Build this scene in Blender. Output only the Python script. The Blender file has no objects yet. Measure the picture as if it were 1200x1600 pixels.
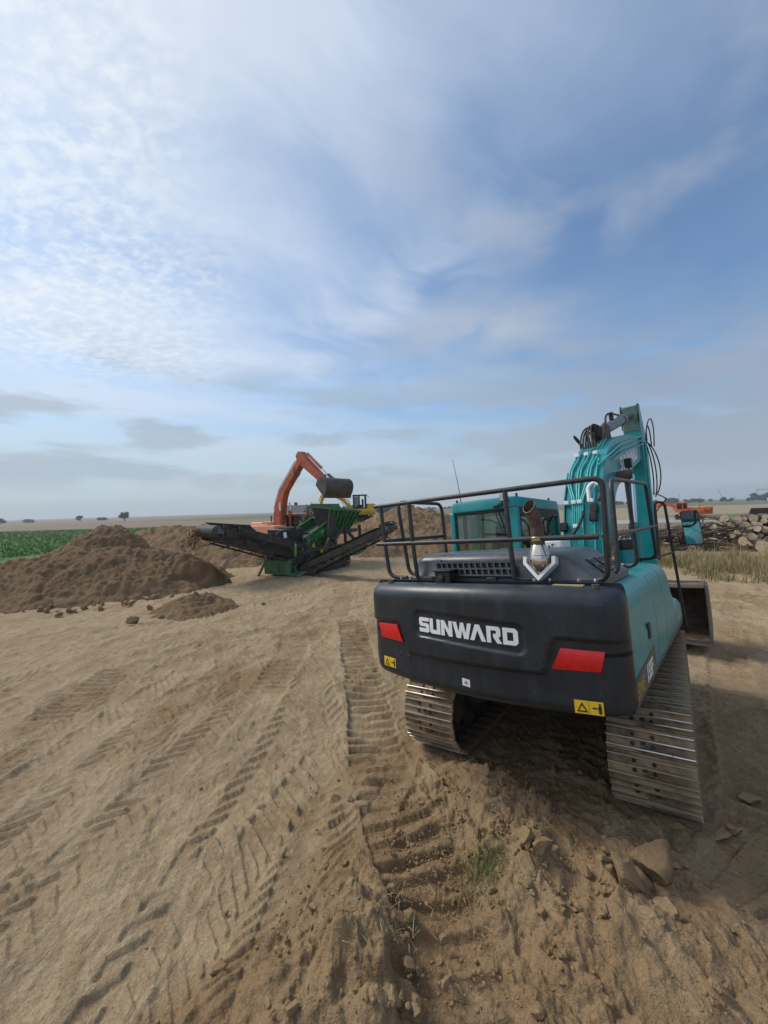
import bpy, bmesh, math, random
import numpy as np
from mathutils import Vector, Matrix
from mathutils import noise as mnoise

rad = math.radians
S = bpy.context.scene
COL = S.collection
random.seed(7)

# ------------------------------------------------------------------ camera
CAM_H = 2.74
FPX, PITCH, ROLL = 622.0, -0.42, 1.67


def rot_zxy(yaw, pitch, roll):
    return Matrix.Rotation(yaw, 3, 'Z') @ Matrix.Rotation(pitch, 3, 'X') @ Matrix.Rotation(roll, 3, 'Y')


cam_d = bpy.data.cameras.new('camera')
cam_d.sensor_fit = 'VERTICAL'
cam_d.sensor_height = 36.0
cam_d.lens = FPX / 1600.0 * 36.0
cam_d.clip_start = 0.05
cam_d.clip_end = 12000.0
cam = bpy.data.objects.new('camera', cam_d)
COL.objects.link(cam)
CR = rot_zxy(0, rad(PITCH), rad(ROLL))
cam.matrix_world = Matrix.Translation((0, 0, CAM_H)) @ (CR @ Matrix(((1, 0, 0), (0, 0, -1), (0, 1, 0)))).to_4x4()
S.camera = cam

# ------------------------------------------------------------------ exposure
S.view_settings.view_transform = 'Standard'
S.view_settings.look = 'None'
S.view_settings.exposure = 0.12
S.view_settings.gamma = 1.0
S.view_settings.use_curve_mapping = False
S.render.engine = 'CYCLES'
S.cycles.max_bounces = 8
S.cycles.transparent_max_bounces = 12
S.cycles.use_denoising = True

# ------------------------------------------------------------------ sky and sun
SUN_AZ, SUN_EL = rad(-64), rad(45)          # azimuth from +Y (view), negative = left
SUN_DIR = Vector((math.sin(SUN_AZ) * math.cos(SUN_EL), math.cos(SUN_AZ) * math.cos(SUN_EL), math.sin(SUN_EL)))


class NT:
    """small helper to write node graphs as expressions"""
    def __init__(s, tree):
        s.t = tree

    def n(s, typ, **kw):
        nd = s.t.nodes.new(typ)
        for k, v in kw.items():
            setattr(nd, k, v)
        return nd

    def put(s, sock, v):
        if hasattr(v, 'links') or hasattr(v, 'is_output'):
            s.t.links.new(v, sock)
        else:
            try:
                sock.default_value = v
            except Exception:
                sock.default_value = (*v, 1.0)

    def m(s, op, a, b=None, c=None, clamp=False):
        nd = s.n('ShaderNodeMath', operation=op, use_clamp=clamp)
        s.put(nd.inputs[0], a)
        if b is not None:
            s.put(nd.inputs[1], b)
        if c is not None:
            s.put(nd.inputs[2], c)
        return nd.outputs[0]

    def add(s, a, b): return s.m('ADD', a, b)
    def sub(s, a, b): return s.m('SUBTRACT', a, b)
    def mul(s, a, b): return s.m('MULTIPLY', a, b)
    def div(s, a, b): return s.m('DIVIDE', a, b)

    def ss(s, e0, e1, x):
        nd = s.n('ShaderNodeMapRange', interpolation_type='SMOOTHSTEP')
        s.put(nd.inputs['Value'], x)
        nd.inputs['From Min'].default_value = e0
        nd.inputs['From Max'].default_value = e1
        return nd.outputs['Result']

    def bell(s, c, w, x):
        return s.m('POWER', math.e, s.mul(-1.0, s.m('POWER', s.m('ABSOLUTE', s.div(s.sub(x, c), w)), 2.0)))

    def vec(s, x, y, z):
        nd = s.n('ShaderNodeCombineXYZ')
        for i, v in enumerate((x, y, z)):
            s.put(nd.inputs[i], v)
        return nd.outputs[0]

    def sep(s, v):
        nd = s.n('ShaderNodeSeparateXYZ')
        s.put(nd.inputs[0], v)
        return nd.outputs

    def noise(s, v, scale, detail=4.0, rough=0.5, dist=0.0, dim='3D'):
        nd = s.n('ShaderNodeTexNoise', noise_dimensions=dim)
        if v is not None:
            s.put(nd.inputs['Vector'], v)
        nd.inputs['Scale'].default_value = scale
        nd.inputs['Detail'].default_value = detail
        nd.inputs['Roughness'].default_value = rough
        nd.inputs['Distortion'].default_value = dist
        return nd.outputs['Fac']

    def mix(s, f, a, b, mode='MIX'):
        nd = s.n('ShaderNodeMix', data_type='RGBA', blend_type=mode, clamp_factor=True)
        s.put(nd.inputs[0], f)
        s.put(nd.inputs[6], a)
        s.put(nd.inputs[7], b)
        return nd.outputs[2]

    def vmath(s, op, a, b):
        nd = s.n('ShaderNodeVectorMath', operation=op)
        s.put(nd.inputs[0], a)
        s.put(nd.inputs[1], b)
        return nd.outputs[0] if op not in ('DOT_PRODUCT', 'LENGTH') else nd.outputs['Value']


W = bpy.data.worlds.new('World')
S.world = W
W.use_nodes = True
W.node_tree.nodes.clear()
g = NT(W.node_tree)
tc = g.n('ShaderNodeTexCoord').outputs['Generated']
sky = g.n('ShaderNodeTexSky', sky_type='NISHITA', sun_disc=False, sun_elevation=SUN_EL, sun_rotation=SUN_AZ,
          altitude=0.0, air_density=1.0, dust_density=0.6, ozone_density=1.5)
dx, dy, dz = g.sep(tc)
zc = g.m('MAXIMUM', dz, 0.0)
az = g.m('ARCTAN2', dx, dy)                                  # 0 ahead, + right
el = g.m('ARCSINE', g.m('MINIMUM', g.m('MAXIMUM', dz, -1.0), 1.0))
den = g.add(zc, 0.10)
px, py = g.div(dx, den), g.div(dy, den)                      # cloud-layer plane
warp = g.noise(g.vec(px, py, 0.0), 0.55, 3.0)
pxw = g.add(px, g.mul(g.sub(warp, 0.5), 1.2))
pyw = g.add(py, g.mul(g.sub(warp, 0.5), -0.8))
# thin, streaky high veil
veil = g.noise(g.vec(g.add(g.mul(pxw, 0.80), g.mul(pyw, 0.30)), g.sub(g.mul(pyw, 1.6), g.mul(pxw, 0.75)), 3.3), 0.62, 7.0, 0.52, 0.35)
fine = g.noise(g.vec(g.add(g.mul(pxw, 1.3), g.mul(pyw, 0.5)), g.sub(g.mul(pyw, 2.2), g.mul(pxw, 1.1)), 8.7), 1.5, 8.0, 0.58, 0.5)
veil_m = g.ss(0.33, 0.76, g.add(g.mul(veil, 0.72), g.mul(fine, 0.28)))
# how much of the veil there is in each part of the sky (thick towards the sun side, thin to the right)
left = g.ss(0.42, -0.62, az)
hole = g.mul(g.bell(0.55, 0.42, az), g.bell(0.52, 0.30, el))
zen = g.ss(0.55, 0.98, el)
cover = g.add(g.add(g.mul(left, 0.52), g.mul(zen, 0.26)), 0.35)
cover = g.sub(cover, g.mul(hole, 0.46))
veil_a = g.m('MULTIPLY', veil_m, g.add(cover, 0.25), clamp=True)
veil_a = g.m('ADD', veil_a, g.add(g.mul(left, 0.38), 0.05), clamp=True)
veil_a = g.m('ADD', veil_a, g.mul(zen, 0.34), clamp=True)
# a bright diagonal streak of cirrus in the middle
st_line = g.sub(el, g.add(0.470, g.mul(az, 0.40)))
streak = g.mul(g.bell(0.0, 0.075, g.add(st_line, g.mul(g.sub(veil, 0.5), 0.30))), g.bell(0.02, 0.30, az))
streak = g.mul(streak, g.ss(0.34, 0.66, fine))
# mottled altocumulus on the sunny side
mot_n = g.noise(g.vec(g.add(px, g.mul(py, 0.25)), g.mul(py, 1.25), 1.2), 21.0, 5.0, 0.60, 0.25)
mot_b = g.noise(g.vec(pxw, pyw, 5.5), 2.1, 4.0, 0.55)
mot_r = g.mul(g.ss(-0.22, -0.66, g.add(az, g.mul(g.sub(mot_b, 0.5), 0.5))), g.mul(g.ss(0.24, 0.34, el), g.ss(1.05, 0.75, el)))
mot = g.mul(g.ss(0.34, 0.70, mot_n), mot_r)
# grey low cloud banks towards the horizon
lo_n = g.noise(g.vec(g.mul(az, 2.4), g.mul(el, 10.0), 2.0), 1.7, 6.0, 0.50, 0.2)
lo_r = g.mul(g.ss(0.02, 0.09, el), g.ss(0.42, 0.22, el))
right = g.ss(0.15, 0.62, az)
lo = g.mul(g.ss(0.46, 0.60, g.add(lo_n, g.mul(right, 0.15))), lo_r)
# bigger soft grey patches, higher up and to the right
gp_n = g.noise(g.vec(g.mul(az, 1.4), g.mul(el, 3.2), 9.0), 1.9, 5.0, 0.5, 0.3)
gp = g.mul(g.ss(0.50, 0.70, gp_n), g.mul(g.ss(0.10, 0.25, el), g.ss(-0.25, 0.15, az)))
# colour
sdot = g.m('MAXIMUM', g.vmath('DOT_PRODUCT', tc, tuple(SUN_DIR)), 0.0)
glow = g.m('POWER', sdot, 3.0)
blue = g.mix(1.0, sky.outputs[0], (0.085, 0.112, 0.126), 'MULTIPLY')
veil_c = g.mix(g.m('MINIMUM', g.mul(glow, 1.3), 1.0), (0.56, 0.66, 0.84), (0.76, 0.82, 0.90))
c = g.mix(g.mul(veil_a, 0.78), blue, veil_c)
c = g.mix(g.mul(streak, 0.48), c, (0.64, 0.70, 0.80))
c = g.mix(g.mul(gp, 0.42), c, (0.41, 0.45, 0.55))
puf = g.mul(g.mul(g.bell(0.27, 0.17, az), g.bell(0.405, 0.055, el)), g.ss(0.22, 0.62, g.noise(g.vec(g.mul(az, 4.0), g.mul(el, 9.0), 4.0), 1.6, 5.0, 0.5, 0.1)))
c = g.mix(g.mul(puf, 0.75), c, (0.50, 0.54, 0.60))
hz = g.ss(0.30, 0.0, g.m('MAXIMUM', el, 0.0))
hzc = g.mix(g.ss(-0.5, 0.6, az), (0.48, 0.575, 0.625), (0.42, 0.49, 0.57))
c = g.mix(g.mul(hz, 0.86), c, hzc)
c = g.mix(g.mul(lo, 0.68), c, g.mix(right, (0.37, 0.45, 0.53), (0.31, 0.355, 0.44)))
c = g.mix(g.mul(mot, 0.54), c, (0.88, 0.92, 0.95))
bg = g.n('ShaderNodeBackground')
g.put(bg.inputs['Color'], g.vmath('MULTIPLY', c, (10.0, 10.0, 10.0)))
bg.inputs['Strength'].default_value = 0.1
out = g.n('ShaderNodeOutputWorld')
W.node_tree.links.new(bg.outputs[0], out.inputs[0])

sun_d = bpy.data.lights.new('sun', 'SUN')
sun_d.energy = 2.4
sun_d.angle = rad(22)
sun_d.color = (1.0, 0.94, 0.85)
sun = bpy.data.objects.new('sun', sun_d)
COL.objects.link(sun)
sun.rotation_euler = SUN_DIR.to_track_quat('Z', 'Y').to_euler()
sun.location = SUN_DIR * 60

# ------------------------------------------------------------------ materials
MATS = {}


def new_mat(name):
    m = bpy.data.materials.new(name)
    m.use_nodes = True
    n = NT(m.node_tree)
    b = m.node_tree.nodes['Principled BSDF']
    MATS[name] = m
    return m, n, b


DUST = (0.27, 0.20, 0.135)


def pmat(name, col, rough=0.5, metal=0.0, var=0.12, dust=0.0, dustup=0.0, bump=0.0, scale=6.0, coat=0.0, dustc=DUST, spec=0.5, streak=0.0):
    """paint, metal or rubber with procedural wear: uneven tone, splashed dust, dust lying on what faces up"""
    m, n, b = new_mat(name)
    co = n.n('ShaderNodeTexCoord').outputs['Object']
    n1 = n.noise(co, scale, 6.0, 0.6)
    n2 = n.noise(co, scale * 0.23, 4.0, 0.6)
    n3 = n.noise(co, scale * 9.0, 3.0, 0.7)
    lo = tuple(c * (1 - var) for c in col)
    hi = tuple(min(1, c * (1 + var)) for c in col)
    c = n.mix(n.ss(0.3, 0.7, n1), lo, hi)
    if dust or dustup:
        f = n.mul(n.ss(0.42, 0.72, n.add(n.mul(n1, 0.6), n.mul(n2, 0.4))), dust)
        f = n.add(f, n.mul(n.ss(0.60, 0.75, n3), dust * 0.7))
        if dustup:
            nz = n.sep(n.n('ShaderNodeNewGeometry').outputs['Normal'])[2]
            f = n.add(f, n.mul(n.mul(n.ss(0.45, 0.98, nz), n.ss(0.25, 0.65, n1)), dustup))
        f = n.m('MINIMUM', f, 0.95)
        c = n.mix(f, c, dustc)
        r = n.add(rough, n.mul(f, 0.45))
    else:
        r = n.add(rough - 0.06, n.mul(n1, 0.12))
    if streak:                                # rain-washed dust runs, splashes and small chips
        sx, sy, sz = n.sep(co)
        run = n.noise(n.vec(n.mul(sx, 9.0), n.mul(sy, 9.0), n.mul(sz, 0.9)), 1.6, 5.0, 0.6)
        spl = n.noise(co, 26.0, 4.0, 0.75)
        chip = n.noise(co, 75.0, 2.0, 0.5)
        fs = n.add(n.mul(n.ss(0.48, 0.74, run), 0.8), n.mul(n.ss(0.60, 0.70, spl), n.ss(0.40, 0.62, n1)))
        c = n.mix(n.m('MINIMUM', n.mul(fs, streak), 0.8), c, dustc)
        c = n.mix(n.mul(n.ss(0.715, 0.735, chip), 0.5), c, (0.22, 0.21, 0.20))
        r = n.add(r, n.mul(fs, streak * 1.2))
    n.put(b.inputs['Base Color'], c)
    n.put(b.inputs['Roughness'], r)
    b.inputs['Metallic'].default_value = metal
    b.inputs['Specular IOR Level'].default_value = spec
    b.inputs['Coat Weight'].default_value = coat
    b.inputs['Coat Roughness'].default_value = 0.12
    if bump:
        bp = n.n('ShaderNodeBump')
        bp.inputs['Strength'].default_value = 0.5
        bp.inputs['Distance'].default_value = bump
        n.put(bp.inputs['Height'], n.add(n1, n.mul(n3, 0.4)))
        n.put(b.inputs['Normal'], bp.outputs[0])
    return m


TEAL = pmat('teal_paint', (0.002, 0.245, 0.255), 0.36, dust=0.07, dustup=0.10, scale=4.0, coat=0.08, streak=0.10)
TEAL_P = pmat('teal_pipe_paint', (0.045, 0.42, 0.41), 0.35, dust=0.10, scale=12.0)
SLATE = pmat('slate_paint', (0.0105, 0.0165, 0.024), 0.38, dust=0.02, dustup=0.05, scale=5.0, coat=0.08, var=0.3, dustc=(0.21, 0.185, 0.155), streak=0.075)
HOODC = pmat('grey_hood_paint', (0.040, 0.047, 0.058), 0.36, dust=0.05, dustup=0.12, scale=5.0, dustc=(0.30, 0.30, 0.30), coat=0.2, streak=0.12)
RAILC = pmat('dark_rail_paint', (0.022, 0.023, 0.025), 0.42, dust=0.14, dustup=0.10, scale=14.0)
BLACK = pmat('black_paint', (0.010, 0.010, 0.011), 0.5, dust=0.10, scale=8.0)
DARKM = pmat('dark_machine_grime', (0.020, 0.018, 0.016), 0.7, dust=0.30, scale=7.0, bump=0.004)
GREYP = pmat('grey_paint', (0.10, 0.10, 0.105), 0.5, dust=0.25, scale=6.0)
RUBBER = pmat('black_rubber', (0.013, 0.013, 0.013), 0.65, dust=0.2, scale=15.0)
BELT = pmat('conveyor_belt_rubber', (0.035, 0.037, 0.038), 0.7, dust=0.35, scale=9.0)
CHROME = pmat('chrome', (0.62, 0.63, 0.65), 0.16, metal=1.0, var=0.05)
STAINL = pmat('polished_exhaust_steel', (0.60, 0.53, 0.46), 0.16, metal=1.0, var=0.18, scale=9.0)
RUSTY = pmat('rusty_pipe', (0.085, 0.056, 0.038), 0.5, metal=0.3, var=0.45, dust=0.1, dustc=(0.20, 0.10, 0.05), scale=18.0, bump=0.002)
RUSTD = pmat('dirty_rusted_steel', (0.085, 0.058, 0.040), 0.65, metal=0.2, var=0.5, dust=0.5, dustc=(0.20, 0.115, 0.055), scale=5.0, bump=0.003)
STEELD = pmat('worn_dark_steel', (0.10, 0.092, 0.085), 0.45, metal=0.55, var=0.35, dust=0.4, scale=7.0, bump=0.003)
SHOE = pmat('track_shoe_steel', (0.20, 0.145, 0.092), 0.8, metal=0.0, var=0.55, dust=1.1, dustup=0.2, scale=5.0, bump=0.006, dustc=(0.36, 0.25, 0.145), spec=0.12)
SHINE = pmat('polished_grouser_steel', (0.62, 0.60, 0.57), 0.30, metal=1.0, var=0.1, dust=1.0, scale=2.6)
WHITEP = pmat('white_paint', (0.74, 0.75, 0.75), 0.5, var=0.05, dust=0.12, scale=8.0)
LETTER = pmat('white_letter_film', (0.80, 0.81, 0.82), 0.45, var=0.03, dust=0.04, scale=14.0)
YELLOWS = pmat('yellow_sticker', (0.78, 0.50, 0.02), 0.4, var=0.05, dust=0.08)
GOLDS = pmat('gold_letter_film', (0.42, 0.27, 0.06), 0.4, var=0.05)
LABELG = pmat('brown_grey_label_film', (0.095, 0.085, 0.07), 0.45, var=0.12, dust=0.1)
REDR = pmat('red_reflector', (0.62, 0.008, 0.010), 0.28, var=0.10, scale=30.0, coat=0.3)
BLACKF = pmat('black_print', (0.012, 0.012, 0.012), 0.5, var=0.0)
REDF = pmat('red_print', (0.45, 0.03, 0.08), 0.5, var=0.0)
ORANGE = pmat('orange_paint', (0.62, 0.105, 0.016), 0.42, var=0.2, dust=0.22, dustup=0.2, scale=3.0)
ORANGE2 = pmat('faded_orange_paint', (0.42, 0.085, 0.028), 0.5, var=0.3, dust=0.25, dustup=0.2, scale=2.5, dustc=(0.33, 0.20, 0.13))
ORANGEP = pmat('bleached_orange_paint', (0.70, 0.32, 0.17), 0.55, var=0.1, dust=0.2, dustup=0.2, scale=3.0)
YELLOW = pmat('yellow_paint', (0.62, 0.36, 0.02), 0.42, var=0.15, dust=0.2, dustup=0.2, scale=3.0)
GREEN = pmat('green_paint', (0.010, 0.150, 0.028), 0.45, var=0.35, dust=0.34, dustup=0.2, scale=3.0, dustc=(0.16, 0.14, 0.09))
GREENL = pmat('dusty_green_paint', (0.035, 0.135, 0.055), 0.55, var=0.3, dust=0.5, dustup=0.2, scale=4.0)
GREENB = pmat('bright_green_paint', (0.10, 0.36, 0.03), 0.45, var=0.15, dust=0.2, scale=6.0)
ROOFG = pmat('grey_roof_tiles', (0.15, 0.15, 0.16), 0.7, var=0.2, scale=2.0)
PLASTER = pmat('pale_plaster', (0.58, 0.56, 0.53), 0.8, var=0.08, scale=1.0)
CONCRETE = pmat('pale_sheet_metal', (0.55, 0.56, 0.57), 0.6, var=0.1, scale=0.3)
BARK = pmat('grey_bark', (0.090, 0.056, 0.034), 0.85, var=0.4, dust=0.3, scale=7.0, bump=0.02, dustc=(0.24, 0.20, 0.16))
BARK2 = pmat('brown_bark', (0.085, 0.058, 0.040), 0.85, var=0.4, dust=0.2, scale=7.0, bump=0.02)
TRUNK = pmat('tree_trunk_bark', (0.06, 0.05, 0.04), 0.9, var=0.3, scale=2.0)
MASTG = pmat('galvanised_mast_steel', (0.30, 0.32, 0.34), 0.5, var=0.1)
STRAW = pmat('dry_straw', (0.43, 0.34, 0.185), 0.8, var=0.25, scale=20.0)
SEATC = pmat('seat_fabric', (0.02, 0.022, 0.025), 0.85, var=0.2)


def wood_mat():
    m, n, b = new_mat('cut_wood')
    co = n.n('ShaderNodeTexCoord').outputs['Object']
    x, y, z = n.sep(co)
    r = n.m('SQRT', n.add(n.mul(x, x), n.mul(y, y)))
    nz = n.noise(co, 5.0, 5.0, 0.6)
    ring = n.m('SINE', n.add(n.mul(r, 150.0), n.mul(nz, 9.0)))
    c = n.mix(n.ss(-0.8, 0.9, ring), (0.58, 0.43, 0.27), (0.70, 0.54, 0.36))
    c = n.mix(n.mul(n.ss(0.45, 0.7, nz), 0.55), c, (0.36, 0.26, 0.17))
    n.put(b.inputs['Base Color'], c)
    b.inputs['Roughness'].default_value = 0.85
    bp = n.n('ShaderNodeBump')
    bp.inputs['Distance'].default_value = 0.01
    n.put(bp.inputs['Height'], nz)
    n.put(b.inputs['Normal'], bp.outputs[0])
    return m


CUTW = wood_mat()


def glass_mat(name, tint, op, rough=0.03):
    m, n, b = new_mat(name)
    m.node_tree.nodes.remove(b)
    tr = n.n('ShaderNodeBsdfTransparent')
    tr.inputs[0].default_value = (*tint, 1)
    gl = n.n('ShaderNodeBsdfGlossy')
    gl.inputs['Roughness'].default_value = rough
    gl.inputs[0].default_value = (0.9, 0.95, 0.95, 1)
    df = n.n('ShaderNodeBsdfDiffuse')
    df.inputs[0].default_value = (*DUST, 1)
    fr = n.n('ShaderNodeFresnel')
    fr.inputs[0].default_value = 1.5
    nz = n.noise(n.n('ShaderNodeTexCoord').outputs['Object'], 5.0, 6.0, 0.7)
    a = n.n('ShaderNodeMixShader')
    n.put(a.inputs[0], n.mul(n.ss(0.35, 0.8, nz), op))
    n.t.links.new(tr.outputs[0], a.inputs[1])
    n.t.links.new(df.outputs[0], a.inputs[2])
    o = n.n('ShaderNodeMixShader')
    n.put(o.inputs[0], n.m('MINIMUM', n.add(fr.outputs[0], 0.02), 0.6))
    n.t.links.new(a.outputs[0], o.inputs[1])
    n.t.links.new(gl.outputs[0], o.inputs[2])
    n.t.links.new(o.outputs[0], m.node_tree.nodes['Material Output'].inputs[0])
    return m


GLASS = glass_mat('cab_glass', (0.74, 0.82, 0.78), 0.14)
GLASSD = glass_mat('dark_cab_glass', (0.28, 0.38, 0.32), 0.12)


def mirror_mat():
    m, n, b = new_mat('mirror_glass')
    b.inputs['Metallic'].default_value = 1.0
    nz = n.noise(n.n('ShaderNodeTexCoord').outputs['Object'], 9.0, 5.0, 0.7)
    n.put(b.inputs['Base Color'], n.mix(n.mul(nz, 0.25), (0.80, 0.84, 0.85), (0.45, 0.42, 0.38)))
    n.put(b.inputs['Roughness'], n.mul(n.ss(0.4, 0.9, nz), 0.12))
    return m


MIRROR = mirror_mat()


def soil_graph(n, co, damp, dry_c=(0.430, 0.325, 0.202), wet_c=(0.250, 0.158, 0.080)):
    """colour of bare loam: dry tan crust to fresh dark crumbs; the attribute says how freshly dug it is"""
    a = n.noise(co, 0.55, 6.0, 0.6)
    b = n.noise(co, 3.1, 6.0, 0.65)
    c = n.noise(co, 17.0, 5.0, 0.7)
    d = n.noise(co, 85.0, 3.0, 0.7)
    f = n.add(damp, n.mul(n.sub(b, 0.5), 0.85))
    f = n.add(f, n.mul(n.sub(a, 0.5), 1.45))
    f = n.m('ADD', f, n.mul(n.sub(c, 0.5), 0.45), clamp=True)
    col = n.mix(f, dry_c, wet_c)
    e1 = n.noise(n.vmath('MULTIPLY', co, (1.0, 0.55, 1.0)), 5.5, 7.0, 0.62, 0.4)
    e2 = n.noise(co, 23.0, 5.0, 0.65, 0.3)
    led = n.add(n.mul(n.ss(0.47, 0.50, e1), 0.55), n.add(n.mul(n.ss(0.55, 0.575, e1), 0.35), n.mul(n.ss(0.47, 0.53, e2), 0.32)))
    col = n.mix(n.mul(n.ss(0.52, 0.44, e1), 0.26), col, tuple(x * 0.80 for x in wet_c))
    col = n.mix(n.mul(n.ss(0.52, 0.47, e2), 0.16), col, tuple(x * 0.85 for x in wet_c))
    col = n.mix(n.mul(n.ss(0.45, 0.75, d), 0.16), col, tuple(x * 1.25 for x in dry_c))
    col = n.mix(n.mul(n.ss(0.56, 0.40, d), 0.20), col, tuple(x * 0.75 for x in wet_c))
    col = n.mix(n.mul(n.ss(0.55, 0.75, a), 0.25), col, (0.37, 0.235, 0.145))
    h = n.add(n.add(n.mul(c, 0.7), n.mul(d, 0.22)), n.mul(led, 0.20))
    return col, h, f


def soil_mat(name, damp, dry_c=(0.430, 0.325, 0.202), wet_c=(0.250, 0.158, 0.080), bump=0.05):
    m, n, b = new_mat(name)
    co = n.n('ShaderNodeNewGeometry').outputs['Position']
    col, h, f = soil_graph(n, co, damp, dry_c, wet_c)
    n.put(b.inputs['Base Color'], col)
    b.inputs['Roughness'].default_value = 0.93
    b.inputs['Specular IOR Level'].default_value = 0.2
    bp = n.n('ShaderNodeBump')
    bp.inputs['Strength'].default_value = 0.8
    bp.inputs['Distance'].default_value = bump
    n.put(bp.inputs['Height'], h)
    n.put(b.inputs['Normal'], bp.outputs[0])
    return m


PILE = soil_mat('dug_soil', 0.58, (0.355, 0.240, 0.135), (0.188, 0.114, 0.057), 0.12)
PILE2 = soil_mat('dried_dug_soil', 0.42, (0.36, 0.245, 0.140), (0.175, 0.105, 0.052), 0.12)
PILE3 = soil_mat('fine_screened_soil', 0.75, (0.27, 0.18, 0.10), (0.145, 0.086, 0.043), 0.03)
CLODM = soil_mat('clod_soil', 0.72, bump=0.03)
CLODD = soil_mat('dark_clod_soil', 0.90, bump=0.03)


def leaf_mat(name, c1, c2, trans=0.3):
    m, n, b = new_mat(name)
    co = n.n('ShaderNodeNewGeometry').outputs['Position']
    rnd = n.n('ShaderNodeNewGeometry').outputs['Random Per Island']
    a = n.noise(co, 0.35, 4.0)
    f = n.add(n.mul(rnd, 0.6), n.mul(a, 0.4))
    n.put(b.inputs['Base Color'], n.mix(f, c1, c2))
    b.inputs['Roughness'].default_value = 0.7
    b.inputs['Specular IOR Level'].default_value = 0.25
    b.inputs['Transmission Weight'].default_value = 0.0
    b.inputs['Subsurface Weight'].default_value = 0.0
    return m


LEAF = leaf_mat('tree_leaf', (0.030, 0.048, 0.026), (0.060, 0.085, 0.040))
LEAFW = leaf_mat('woodland_leaf', (0.028, 0.045, 0.032), (0.050, 0.075, 0.045))
CROP = leaf_mat('crop_leaf', (0.070, 0.150, 0.026), (0.150, 0.265, 0.060))
DRYG = leaf_mat('dry_grass_blade', (0.13, 0.095, 0.045), (0.56, 0.44, 0.24))
GRNG = leaf_mat('green_grass_blade', (0.06, 0.095, 0.025), (0.17, 0.18, 0.06))
ROOTS = pmat('brown_root_wood', (0.11, 0.072, 0.042), 0.9, var=0.5, scale=2.0, dust=0.4, dustc=(0.24, 0.17, 0.10))


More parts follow.
